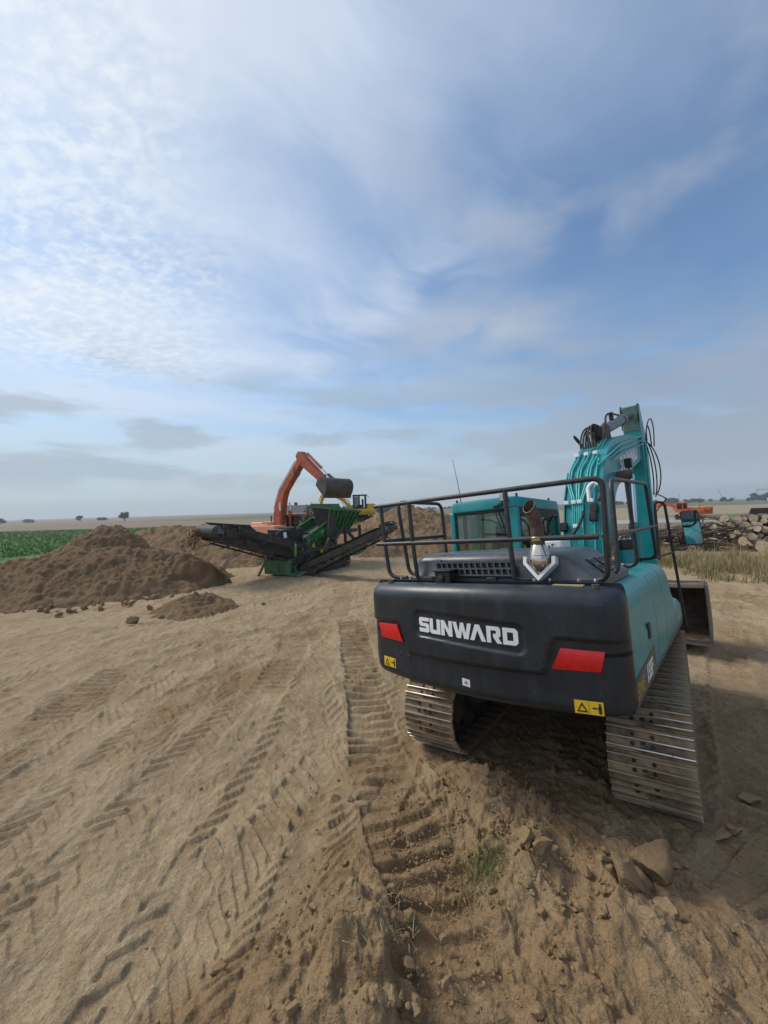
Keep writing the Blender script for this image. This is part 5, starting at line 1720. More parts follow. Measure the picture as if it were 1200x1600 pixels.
def bucket_part(parent, pin, w, depth, ang, mat, name='bucket', teeth=True):
    """backhoe bucket hanging at pin, turned by ang about X"""
    arc = [(-.02, .06), (.30, .10), (.62, -.02), (.80, -.30), (.78, -.62), (.58, -.88), (.20, -1.02), (-.28, -1.05)]
    R = Matrix.Translation(pin) @ Matrix.Rotation(ang, 4, 'X')
    poly = [(y * depth, z * depth) for y, z in arc]
    inner = [(y * .955 * depth, (z + .45) * .955 * depth - .45 * depth) for y, z in arc]
    b = MB().prism(poly + list(reversed(inner)), -w / 2, w / 2, 'x').build(name, mat, parent, angle=50, matrix=R)
    for x in (-w / 2 - .02, w / 2 - .01):
        MB().prism(poly + [(-.16 * depth, -.45 * depth)], x, x + .03, 'x').build('side_plate', mat, b)
    MB().bx(-w / 2 - .03, w / 2 + .03, -.36 * depth, -.20 * depth, -1.075 * depth, -1.03 * depth).build('cutting_edge', STEELD, b)
    mb = MB()
    for x in (-.18, .13):
        mb.prism([(-.1, -.02), (.1, .22), (.42, .14), (.5, .02)], x, x + .05, 'x')
    mb.build('bucket_ear', STEELD, b)
    return b


def arm(parent, name, poly, w, mat, x=0.0, bevel=.012):
    return MB().prism(poly, x - w / 2, x + w / 2, 'x').build(name, mat, parent, bevel=bevel, angle=30)


def ram(parent, a, b, r, mat, f=.55, name='cylinder'):
    a, b = Vector(a), Vector(b)
    c = MB().tube([a, a.lerp(b, f)], r, 12).build(name, mat, parent, angle=60)
    MB().tube([a.lerp(b, f - .01), b], r * .5, 10).build('rod', CHROME, c, angle=60)
    return c


def basis(fx, fy):
    f = Vector((fx, fy, 0)).normalized()
    return Matrix(((f.y, f.x, 0), (-f.x, f.y, 0), (0, 0, 1)))


# ------------------------------------------------------------------ orange excavator feeding the screen
o1p = Vector((-7.1, 26.4, ground_z(-7.1, 26.4)))
O1 = thing('excavator', 'faded orange excavator behind the screening machine, lifting its wide grey bucket against the sky', 'excavator', o1p, basis(.78, -.63))
crawler(O1, 1.1, -1.9, 1.9, .6, .42)
MB().bx(-.8, .8, -.8, .8, .5, .95).build('undercarriage_frame', DARKM, O1)
MB().bx(-1.2, 1.2, -2.0, 1.5, .95, 1.15).build('main_frame', DARKM, O1)
MB().loft([[(x, y, z) for x, y in rrect(-1.25 + i, 1.25 - i, -2.75 + i, -1.7, .25, 4)] for z, i in ((1.0, .06), (1.1, 0), (1.75, 0), (1.88, .08))], True).build('counterweight', ORANGE2, O1)
MB().bx(-1.2, -.3, -1.68, .3, 1.15, 1.86).bx(.35, 1.22, -1.68, 1.35, 1.15, 1.90).build('side_body', ORANGEP, O1, bevel=.05)
MB().bx(-.9, .95, -1.66, -.35, 1.5, 2.10).build('engine_hood', ORANGEP, O1, bevel=.08)
MB().bx(.5, 1.15, -.4, .5, 1.9, 1.99).build('tank_cover', ORANGEP, O1, bevel=.03)
MB().lathe([(.05, 2.0), (.05, 2.45), (.06, 2.5)], (-.4, -1.2, 0), None, 12).build('exhaust_pipe', RUSTY, O1)
oc = MB().bx(-1.22, -.35, .45, 1.75, 1.15, 1.7).build('cab', ORANGE2, O1, bevel=.04)
MB().bx(-1.22, -.35, .45, 1.7, 2.50, 2.60).build('roof', ORANGE2, oc, bevel=.03)
for x, y in ((-1.18, .5), (-.39, .5), (-1.18, 1.66), (-.39, 1.66)):
    MB().bx(x - .04, x + .04, y - .04, y + .04, 1.7, 2.5).build('pillar', BLACK, oc)
MB().bx(-.36, -.35, .55, 1.6, 1.72, 2.48).build('side_window', GLASSD, oc)
MB().bx(-1.15, -.42, .46, .47, 1.72, 2.48).build('rear_window', GLASSD, oc)
MB().bx(-1.15, -.42, 1.69, 1.70, 1.72, 2.48).build('front_window', GLASS, oc)
# boom, knee low, then rising to the top; the stick comes down to the bucket
ob = arm(O1, 'boom', [(.05, 1.55), (-.02, 2.4), (.22, 3.35), (.62, 4.15), (2.55, 6.02), (2.80, 6.05), (2.92, 5.86), (2.84, 5.72), (1.16, 4.05), (.94, 3.60), (.84, 3.15), (.66, 2.2), (.50, 1.5)], .44, ORANGE2)
for X in (-.40, .40):
    ram(O1, (X, .95, 1.45), (X, .86, 3.35), .12, ORANGE2, .72, 'boom_cylinder')
ram(O1, (0, .95, 4.50), (0, 2.72, 6.22), .085, ORANGE2, .62, 'stick_cylinder')
mb = MB()
ob_h = []
for k in range(5):
    x = -.2 + .1 * k
    MB().tube(fillet([(x, -.05, 1.9), (x, -.06, 2.5), (x, .16, 3.4), (x, .55, 4.2), (x, 2.3, 5.9)], .3), .025, 6).build('hydraulic_pipe', ORANGE2, ob, angle=60)
for k in range(3):
    MB().tube(bez((-.3 + .1 * k, -.08, 3.2), (-.34 + .1 * k, -.55, 3.5), (-.3 + .1 * k, -.5, 2.6), (-.3 + .1 * k, -.08, 1.9)), .025, 6).build('hydraulic_hose', RUBBER, ob, angle=60)
for k in range(3):
    MB().tube(bez((.34, 2.45, 5.5), (.40, 2.3 - .1 * k, 4.9 - .1 * k), (.40, 2.8 + .1 * k, 4.7 - .05 * k), (.34, 3.0, 5.35)), .025, 6).build('hydraulic_hose', RUBBER, ob, angle=60)
os_ = arm(O1, 'stick', [(2.32, 6.20), (2.55, 6.46), (2.86, 6.42), (3.08, 6.10), (5.12, 4.40), (5.24, 4.22), (5.16, 4.06), (4.98, 4.08), (2.92, 5.48), (2.50, 5.75)], .38, ORANGE2)
ram(O1, (0, 3.25, 6.26), (0, 4.98, 4.86), .09, ORANGE2, .70, 'bucket_cylinder')
for x in (-.2, .2):
    MB().beam((x, 4.98, 4.86), (x, 4.90, 4.34), .05, .14).build('link_arm', STEELD, O1)
MB().beam((0, 5.00, 4.86), (0, 5.52, 4.52), .12, .14).build('bucket_link', STEELD, O1)
bucket_part(O1, (0, 5.16, 4.18), 2.10, .82, rad(56), pmat('grey_bucket_steel', (0.085, 0.075, 0.066), 0.6, metal=.3, var=.3, dust=.5, scale=3.0, dustc=(.16, .13, .10)))

# ------------------------------------------------------------------ green screening machine
SCR = Matrix(((-.87, -.5, 0), (.5, -.87, 0), (0, 0, 1)))
scp = Vector((-3.4, 18.6, ground_z(-3.4, 18.6) - .02))
SC = thing('screening_machine', 'green and black screening machine with one conveyor to the left and one to the right', 'screening machine', scp, SCR)
crawler(SC, .98, -1.35, 1.55, .42, .30)
MB().bx(-.80, -.62, -3.3, 2.0, .62, .90).bx(.62, .80, -3.3, 2.0, .62, .90).bx(-.62, .62, -1.0, -.8, .65, .88).bx(-.62, .62, 1.2, 1.4, .65, .88).build('chassis', DARKM, SC, bevel=.01)
# pale green chute at the front with its slanting legs
MB().prism([(1.55, .28), (2.02, .10), (2.06, .72), (1.5, .85)], -.55, 1.0, 'x').build('front_chute', GREENL, SC, bevel=.01)
MB().prism([(1.2, .30), (2.15, .06), (2.17, .15), (1.2, .42)], -1.1, -.58, 'x').build('chute_side', GREENL, SC, bevel=.01)
for a, b in (((1.15, 2.25, .02), (1.05, 1.7, .95)), ((-.95, 2.2, .05), (-.5, 1.7, .9))):
    MB().beam(a, b, .08, .08).build('leg', BLACK, SC)
# engine and tank boxes, black
MB().bx(.05, 1.05, .55, 1.75, 1.15, 2.02).build('power_box', BLACK, SC, bevel=.03)
MB().bx(-.85, .03, .95, 1.70, .80, 1.10).build('tank_box', DARKM, SC, bevel=.03)
MB().bx(.02, .95, 1.0, 1.2, 2.02, 2.10).build('air_intake', BLACK, SC, bevel=.02)
rs = random.Random(5)
for k in range(44):
    p = Vector((rs.uniform(-.95, 1.0), rs.uniform(.9, 1.95), rs.uniform(.55, 1.15)))
    if k % 3 == 0:
        p = Vector((rs.uniform(-.98, -.8), rs.uniform(-2.6, 1.2), rs.uniform(.6, 1.15)))
    if k % 5 == 0:
        p = Vector((rs.uniform(.1, 1.0), rs.uniform(1.5, 1.9), rs.uniform(1.2, 2.0)))
    MB().box(p, (rs.uniform(.06, .30), rs.uniform(.06, .25), rs.uniform(.06, .28)), Matrix.Rotation(rs.uniform(-.5, .5), 3, 'Z')).build('machine_box', rs.choice([BLACK, DARKM, DARKM, DARKM, GREYP, GREENL]), SC, bevel=.01)
MB().box((-.05, 1.80, 1.78), (.16, .02, .24), Matrix.Rotation(.2, 3, 'Y')).build('white_plate', WHITEP, SC, smooth=False)
MB().box((-.48, 1.72, 1.32), (.22, .02, .13), Matrix.Rotation(.5, 3, 'Y')).build('white_plate', WHITEP, SC, smooth=False)
MB().bx(-.62, -.52, 1.72, 1.80, .75, 1.35).build('bright_post', GREENB, SC, bevel=.01)
MB().box((-.85, .9, 1.25), (.10, .06, .16)).build('yellow_guard', YELLOW, SC)
MB().box((-.95, .5, 1.02), (.12, .06, .20)).build('yellow_guard', YELLOW, SC)
for k in range(20):
    a = Vector((rs.uniform(-1.0, -.3), rs.uniform(.2, 1.9), rs.uniform(.7, 1.5)))
    if k % 3 == 0:
        a = Vector((rs.uniform(.1, 1.0), rs.uniform(1.7, 2.0), rs.uniform(1.3, 2.0)))
    b = a + Vector((rs.uniform(-.4, .3), rs.uniform(-.6, .4), rs.uniform(-.35, .1)))
    MB().tube(bez(a, a + Vector((0, 0, .2)), b + Vector((0, 0, .25)), b), .03, 6).build('hydraulic_hose', RUBBER, SC, angle=60)
# screen box: green, leaning up to the back
SB = Matrix.Translation((.42, -.30, 1.60)) @ Matrix.Rotation(rad(-21), 4, 'X')
sbx = MB().bx(-.72, .72, -1.35, 1.15, -.30, -.16).bx(-.72, -.66, -1.35, 1.15, -.16, .42).bx(.66, .72, -1.35, 1.15, -.16, .42).bx(-.66, .66, -1.35, -1.29, -.16, .42).build('screen_box', GREEN, SC, bevel=.015, matrix=SB)
for k in range(7):
    MB().bx(-.765, -.722, -1.25 + .37 * k, -1.17 + .37 * k, -.34, .44).build('rib', GREEN, sbx, bevel=.006)
MB().bx(-.62, .62, -1.2, 1.1, .02, .05).build('screen_mesh', DARKM, sbx)
MB().lathe([(.05, -.12), (.22, -.10), (.24, 0), (.20, .10), (.05, .12)], (-.80, -.1, .05), Matrix.Rotation(rad(90), 3, 'Y'), 20).build('drive_wheel', GREEN, sbx, angle=40)
MB().bx(-.80, -.72, -.75, .55, -.05, .24).build('side_plate', GREEN, sbx, bevel=.02)
MB().prism([(-.9, -.70), (1.25, -.62), (1.35, -.30), (-1.3, -.33)], -.70, -.64, 'x').build('under_chute', BLACK, sbx)
# frames carrying the screen and the hopper
for a, b in (((-.80, 1.2, .9), (-.80, -.5, 1.25)), ((-.80, -.5, 1.25), (-.80, -1.4, 2.0)), ((-.80, -1.6, .8), (-.80, -1.5, 1.95)), ((-.80, -2.9, .8), (-.80, -2.8, 2.0)), ((-.80, -2.9, .85), (-.80, -1.5, 1.9)), ((.80, -1.6, .8), (.80, -1.5, 1.95)), ((.80, -2.9, .8), (.80, -2.8, 2.0)), ((.80, 1.2, .9), (.80, -1.4, 2.0)), ((-.8, 1.0, 1.15), (-.8, -1.9, 1.05)), ((-.86, .3, .8), (-.86, -.2, 1.5)), ((-.86, -.9, .75), (-.86, -.5, 1.5))):
    MB().beam(a, b, .10, .13).build('frame_beam', DARKM, SC)
# hopper with ribbed green walls
HP_T = [(-.66, -.55, 2.86), (.55, -.70, 2.96), (.62, -3.15, 2.90), (-.66, -3.15, 2.70)]
HP_B = [(-.20, -.95, 1.80), (.30, -.95, 1.80), (.30, -2.65, 1.78), (-.20, -2.65, 1.72)]


def wall(i, j, t=.05):
    a, b, c, d = map(Vector, (HP_B[i], HP_B[j], HP_T[j], HP_T[i]))
    n = (b - a).cross(d - a).normalized() * t
    mb = MB().add([a, b, c, d, a + n, b + n, c + n, d + n], [(0, 1, 2, 3), (7, 6, 5, 4), (0, 4, 5, 1), (1, 5, 6, 2), (2, 6, 7, 3), (3, 7, 4, 0)])
    return mb


hop = wall(3, 0).build('hopper', GREEN, SC, smooth=False)
for i, j in ((0, 1), (1, 2), (2, 3)):
    wall(i, j).build('hopper_wall', DARKM if i == 0 else GREEN, hop, smooth=False)
for k in range(7):
    t = (k + .3) / 6.8
    a = Vector(HP_B[3]).lerp(Vector(HP_B[0]), t)
    b = Vector(HP_T[3]).lerp(Vector(HP_T[0]), t)
    MB().beam(a + Vector((-.05, 0, -.0)), b + Vector((-.05, 0, 0)), .06, .08, up=(1, 0, 0)).build('rib', GREEN, hop)
MB().beam(Vector(HP_T[3]) + Vector((-.03, 0, 0)), Vector(HP_T[0]) + Vector((-.03, 0, 0)), .10, .10).build('top_rail', GREEN, hop)
MB().beam(Vector(HP_T[2]), Vector(HP_T[1]), .10, .10).build('top_rail', GREEN, hop)
MB().box((.62, -1.9, 3.0), (.05, 2.3, .26), Matrix.Rotation(rad(12), 3, 'Y')).build('hopper_flap', GREEN, hop)
MB().box((.05, -1.8, 2.45), (.60, 1.5, .4)).build('hopper_soil', PILE, hop, bevel=.1)
MB().prism([(-3.3, 1.62), (-.4, 1.55), (-.3, 1.75), (-3.3, 1.80)], -.35, .95, 'x').build('feeder_belt', BELT, SC)
MB().prism([(-.25, 1.25), (-.75, 1.30), (-1.05, 2.35), (-.5, 2.75)], -.70, -.62, 'x').build('hopper_cheek', DARKM, SC)
MB().bx(-1.0, -.72, -2.35, -.75, .52, 1.12).build('rear_panel', GREENL, SC, bevel=.04)
MB().prism([(-2.9, .62), (-2.35, .50), (-2.35, 1.08), (-2.7, 1.1)], -1.0, -.75, 'x').build('rear_panel', GREENL, SC, bevel=.02)


def conveyor(parent, a, b, w, wall_h, drum_r, side_mat, legs=True, name='conveyor'):
    a, b = Vector(a), Vector(b)
    d = (b - a).normalized()
    sd = d.cross(Vector((0, 0, 1))).normalized()
    up_ = sd.cross(d)
    R = Matrix((sd, d, up_)).transposed()
    L = (b - a).length
    T = Matrix.Translation(a) @ R.to_4x4()
    c = MB().bx(-w / 2 - .06, -w / 2, 0, L - .12, -wall_h * .55, wall_h * .45).bx(w / 2, w / 2 + .06, 0, L - .12, -wall_h * .55, wall_h * .45).build(name, side_mat, parent, matrix=T, bevel=.006)
    # troughed belt with top and return run round the end drum
    rings = []
    n = 14
    for y in np.linspace(0, L, 10):
        rings.append([(x * w / 2 * .97, y, drum_r + .10 * abs(x) ** 2) for x in np.linspace(-1, 1, 7)])
    rings[-1] = [(x * w / 2 * .97, L, drum_r) for x in np.linspace(-1, 1, 7)]
    for k in range(1, 13):
        an = math.pi * k / 12
        rings.append([(x * w / 2 * .97, L + drum_r * math.sin(an), drum_r * math.cos(an)) for x in np.linspace(-1, 1, 7)])
    rings.append([(x * w / 2 * .97, 0, -drum_r) for x in np.linspace(-1, 1, 7)])
    MB().loft(rings, False, closed=False).build('belt', BELT, c, angle=60)
    RY = Matrix.Rotation(rad(90), 3, 'Y')
    MB().lathe([(.04, -w / 2 - .10), (.04, -w / 2 - .02), (drum_r * .94, -w / 2 + .01), (drum_r * .94, w / 2 - .01), (.04, w / 2 + .02), (.04, w / 2 + .10)], (0, L, 0), RY, 20).build('drum', STEELD, c, angle=40)
    for k in range(int(L / .55)):
        MB().lathe([(.03, -w / 2), (.05, -w / 2 + .02), (.05, w / 2 - .02), (.03, w / 2)], (0, .3 + .55 * k, -drum_r - .06), RY, 10).build('roller', STEELD, c)
    for s in (-1, 1):
        MB().beam((s * (w / 2 + .05), .2, -wall_h * .55 - .22), (s * (w / 2 + .05), L - .5, -wall_h * .55 - .06), .06, .07).build('truss_bar', side_mat, c)
        for k in range(int(L / .6)):
            y = .3 + .6 * k
            MB().beam((s * (w / 2 + .05), y, -wall_h * .5), (s * (w / 2 + .05), y + .3, -wall_h * .55 - .18), .04, .04).build('truss_bar', side_mat, c)
        MB().box((s * (w / 2 + .10), L - .05, 0), (.07, .22, .16)).build('bearing', GREYP, c, bevel=.01)
    return c, T, L


c1, T1, L1 = conveyor(SC, (.20, .9, .98), (1.06, 4.65, 2.13), 1.55, .60, .225, DARKM)
MB().bx(.79, .87, .2, 2.6, .05, .36).build('skirt_board', BLACK, c1, bevel=.01)
MB().bx(-.90, -.82, .2, 3.3, .05, .34).build('skirt_board', DARKM, c1, bevel=.01)
MB().prism([(3.6, .26), (4.05, .30), (2.2, .62), (1.9, .50)], .40, .47, 'x').prism([(3.6, .30), (4.02, .34), (2.2, .68), (2.1, .64)], .47, .60, 'x').build('folded_wing', DARKM, c1)
for y in (.8, 1.5, 2.2, 2.9):
    MB().box((-.85, y, -.05), (.05, .10, .40)).build('gusset', BLACK, c1, bevel=.01)
for k in range(10):
    y = .5 + .33 * k
    MB().box((-.86, y, rs.uniform(-.2, .25)), (.05, rs.uniform(.05, .18), rs.uniform(.06, .22))).build('bracket', rs.choice([DARKM, GREYP, BLACK]), c1, bevel=.006)
for k in range(3):
    MB().tube([(-.88, .3, -.12 + .06 * k), (-.88, 2.0, -.10 + .06 * k), (-.88, 3.4, -.02 + .03 * k)], .016, 6).build('hydraulic_hose', RUBBER, c1, angle=60)
MB().box((-.87, 3.5, .0), (.10, .50, .26)).build('drive_motor', DARKM, c1, bevel=.02)
MB().box((.52, 3.55, .36), (.10, .10, .12)).build('yellow_guard', YELLOW, c1)
MB().tube([(.78, 3.9, -.12), (.92, 3.95, -.14)], .04, 8).build('pale_stub', WHITEP, c1)
MB().beam((-.5, .8, -.2), (-.5, -.2, -.5), .10, .10).build('support', DARKM, c1)
c2, T2, L2 = conveyor(SC, (-.75, 1.4, .36), (-5.0, 1.4, 2.06), .60, .22, .10, DARKM)
MB().box((.0, L2 - .1, .18), (.74, .34, .14)).build('head_cover', BLACK, c2, bevel=.02)
for x in (-.2, .1):
    MB().lathe([(.05, 0), (.05, .05)], (x, L2 + .12, .14), Matrix.Rotation(rad(-90), 3, 'X'), 10).build('end_lamp', GREYP, c2)
MB().beam((.36, 1.2, -.2), (.36, -.1, -.75), .07, .07).build('support', DARKM, c2)
for x in (-.34, .34):
    MB().beam((x, 2.6, .16), (x, .2, .62), .035, .05).build('stay', DARKM, c2)
# soil falling off the left belt
rs = random.Random(3)
mb = MB()
hd = SCR @ (T1 @ Vector((.50, L1 + .16, .0))) + scp
for k in range(900):
    t = rs.random()
    p = Vector((hd.x, hd.y, hd.z)).lerp(Vector((-7.42, 15.2, 1.40)), t) + Vector((0, 0, .30 * t * (1 - t)))
    w_ = .10 + .12 * t
    p += Vector((rs.gauss(0, w_), rs.gauss(0, w_), rs.gauss(0, .05)))
    r = rs.uniform(.010, .035)
    v = [p + Vector((rs.uniform(-1, 1), rs.uniform(-1, 1), rs.uniform(-1, 1))).normalized() * r * 1.3 for _ in range(4)]
    mb.add(v, [(0, 1, 2), (0, 3, 1), (1, 3, 2), (0, 2, 3)])
tag(mb.build('falling_soil', PILE3, None, smooth=False), kind='stuff')

# ------------------------------------------------------------------ small yellow excavator on the bank
yp = Vector((-2.0, 36.4, 1.72))
YE = thing('mini_excavator', 'small yellow excavator with black cab standing on the soil bank behind the screening machine', 'excavator', yp, basis(-1, -.12))
crawler(YE, .72, -1.0, 1.05, .38, .24)
MB().bx(-.4, .4, -.5, .5, .30, .58).build('undercarriage_frame', DARKM, YE)
MB().loft([[(x, y, z) for x, y in rrect(-.92 + i, .92 - i, -1.2 + i, .75 - i, .30, 4)] for z, i in ((.58, .06), (.66, 0), (1.02, 0), (1.12, .06))], True).build('body', YELLOW, YE)
MB().loft([[(x, y, z) for x, y in rrect(-.85 + i, .85 - i, -1.22 + i, -.35, .22, 4)] for z, i in ((1.10, 0), (1.42, .02), (1.55, .10))], True).build('engine_hood', YELLOW, YE)
yc = MB().bx(-.88, .10, -.33, .80, 1.12, 1.22).build('cab', BLACK, YE, bevel=.02)
MB().bx(-.90, .14, -.45, .85, 2.28, 2.38).build('roof', BLACK, yc, bevel=.03)
for x, y in ((-.85, -.30), (.07, -.30), (-.85, .76), (.07, .76), (.07, .22)):
    MB().bx(x - .045, x + .045, y - .05, y + .05, 1.2, 2.3).build('pillar', BLACK, yc)
MB().box((-.4, -.05, 1.6), (.5, .15, .75)).box((-.4, .2, 1.35), (.5, .5, .25)).build('seat', SEATC, yc, bevel=.04)
MB().bx(.06, .07, .27, .71, 1.25, 2.26).build('side_window', GLASSD, yc)
MB().box((.2, -.6, 2.2), (.12, .06, .16)).build('mirror', BLACK, yc)
yb = arm(YE, 'boom', [(.62, .85), (.80, .78), (1.15, 1.15), (1.75, 1.80), (2.30, 2.14), (3.45, 2.30), (3.50, 2.46), (3.40, 2.54), (2.20, 2.42), (1.62, 2.10), (.95, 1.40)], .22, YELLOW, .25)
ram(YE, (.25, .95, .75), (.25, 1.85, 1.78), .055, pmat('pale_ram_paint', (.55, .52, .42), .4), .55, 'boom_cylinder')
ram(YE, (.25, 1.9, 2.36), (.25, 3.30, 2.62), .05, YELLOW, .6, 'stick_cylinder')
ys = arm(YE, 'stick', [(3.22, 2.66), (3.40, 2.72), (3.60, 2.50), (3.92, 1.30), (3.86, 1.18), (3.74, 1.20), (3.36, 2.2)], .19, YELLOW, .25)
ram(YE, (.25, 3.66, 2.45), (.25, 4.02, 1.60), .045, YELLOW, .6, 'bucket_cylinder')
bucket_part(YE, (.25, 3.84, 1.26), .6, .55, rad(-60), RUSTD)
MB().bx(-.95, .95, 1.25, 1.33, .05, .42).build('dozer_blade', YELLOW, YE, bevel=.02)
mb = bez((.36, 1.1, 1.2), (.40, .9, 1.9), (.40, 1.5, 2.2), (.36, 1.8, 2.0))
MB().tube(mb, .03, 6).build('hydraulic_hose', RUBBER, yb, angle=60)

# ------------------------------------------------------------------ bright orange excavator far right
rp = Vector((42.9, 56.0, ground_z(42.9, 56.0)))
R1 = thing('excavator', 'bright orange excavator parked far off on the right, in front of the tan field', 'excavator', rp, basis(-1, .72))
crawler(R1, 1.0, -1.7, 1.7, .5, .36)
MB().bx(-.7, .7, -.7, .7, .4, .85).build('undercarriage_frame', DARKM, R1)
MB().loft([[(x, y, z) for x, y in rrect(-1.2 + i, 1.2 - i, -2.5 + i, 1.25, .2, 4)] for z, i in ((.85, .05), (.95, 0), (1.40, 0), (1.46, .05))], True).build('body', ORANGE, R1)
MB().loft([[(x, y, z) for x, y in rrect(-1.2 + i, 1.2 - i, -2.55 + i, -1.3, .25, 4)] for z, i in ((.80, .05), (.9, 0), (1.75, 0), (1.83, .08))], True).build('counterweight', ORANGE, R1)
MB().bx(-1.1, 1.1, -1.7, .1, 1.40, 1.74).build('engine_hood', ORANGE, R1, bevel=.06)
MB().lathe([(.05, 1.7), (.05, 2.0)], (.3, -1.2, 0), None, 10).build('exhaust_pipe', DARKM, R1)
rc = MB().bx(-1.2, -.3, .15, 1.5, 1.4, 1.55).build('cab', ORANGE, R1, bevel=.03)
MB().bx(-1.2, -.3, .15, 1.42, 2.36, 2.46).build('roof', ORANGE, rc, bevel=.03)
for x, y in ((-1.16, .2), (-.34, .2), (-1.16, 1.42), (-.34, 1.42), (-1.16, .75)):
    MB().bx(x - .06, x + .06, y - .06, y + .06, 1.5, 2.4).build('pillar', ORANGE, rc)
for x in (-1.19, -.32):
    MB().bx(x, x + .01, .25, 1.38, 1.56, 2.34).build('side_window', GLASSD, rc)
MB().bx(-1.1, -.4, 1.45, 1.46, 1.56, 2.34).build('front_window', GLASSD, rc)
rb = arm(R1, 'boom', [(.9, 1.2), (1.15, 1.1), (1.55, 1.6), (2.1, 1.98), (2.9, 2.05), (4.6, 1.45), (4.66, 1.6), (4.55, 1.74), (2.9, 2.48), (2.0, 2.42), (1.3, 1.85)], .36, ORANGE, .2)
ram(R1, (.2, 1.3, 1.05), (.2, 2.2, 2.0), .08, ORANGE, .6, 'boom_cylinder')
ram(R1, (.2, 2.6, 2.5), (.2, 4.55, 2.05), .07, ORANGE, .6, 'stick_cylinder')
arm(R1, 'stick', [(4.35, 2.05), (4.6, 2.15), (4.85, 1.8), (5.35, .75), (5.25, .62), (5.08, .68), (4.5, 1.45)], .28, ORANGE, .2)
bucket_part(R1, (.2, 5.22, .72), .9, .62, rad(-35), RUSTD)

# ------------------------------------------------------------------ dark skip at the right edge
SK = thing('steel_bin', 'blackened steel bin with a sloping end behind the log pile at the right edge', 'steel bin', (27.7, 26.8, 0), basis(.25, 1))
sk_o = [(-1.95, 2.05), (-2.75, .10), (2.6, .10), (2.0, 2.05)]
skb = MB().prism([(-2.5, .30), (-2.6, .14), (2.5, .14), (2.4, .30)], -1.0, 1.0, 'y', shear=None)
skd = pmat('blackened_steel', (0.010, 0.008, 0.007), 0.85, dust=.05, scale=3., spec=.15)
skb.build('skip_floor', skd, SK)
for y in (-1.0, .96):
    MB().prism(sk_o, y, y + .05, 'y').build('skip_side', skd, SK)
for x0, x1 in ((-1.95, -2.75), (2.0, 2.6)):
    a = [(x0, 2.05), (x1, .10), (x1 + .05, .10), (x0 + .05, 2.05)]
    MB().prism(a, -.95, .96, 'y').build('skip_end', skd, SK)
MB().bx(-2.0, 2.05, -1.06, -1.002, 2.0, 2.09).build('skip_rim', skd, SK)
for x in (-1.2, -.3, .6, 1.5):
    MB().bx(x, x + .09, -1.07, -1.0, .4, 1.93).build('skip_rib', skd, SK)

# ------------------------------------------------------------------ logs and branches on the right
def log_mesh(r, L, seed, bark, crook=.06):
    rg = random.Random(seed)
    n, m = 14, 7
    ph = [rg.uniform(0, 6.28) for _ in range(4)]
    rings = []
    for i in range(m):
        t = i / (m - 1)
        cx, cz = crook * math.sin(t * 3 + ph[0]) * L * .3, crook * math.cos(t * 2.3 + ph[1]) * L * .2
        ring = []
        for k in range(n):
            a = 2 * math.pi * k / n
            q = r * (1 - .18 * t) * (1 + .07 * math.sin(2 * a + ph[2]) + .05 * math.sin(5 * a + ph[3] + 2 * t) + rg.uniform(-.03, .03))
            ring.append((cx + q * math.cos(a), cz + q * math.sin(a), t * L + (rg.uniform(-.02, .02) if i in (0, m - 1) else 0)))
        rings.append(ring)
    mb = MB().loft(rings, False, 0)
    for ring, flip in ((rings[0], True), (rings[-1], False)):
        c = Vector((sum(p[0] for p in ring) / n, sum(p[1] for p in ring) / n, sum(p[2] for p in ring) / n))
        mb.add(ring + [tuple(c)], [(k, (k + 1) % n, n) if not flip else ((k + 1) % n, k, n) for k in range(n)], 1)
    return mb.mesh('log', [bark, CUTW], angle=45)


def put(o, p, d, roll=0.0):
    q = Vector(d).normalized().to_track_quat('Z', 'Y')
    o.matrix_world = Matrix.Translation(p) @ q.to_matrix().to_4x4() @ Matrix.Rotation(roll, 4, 'Z')


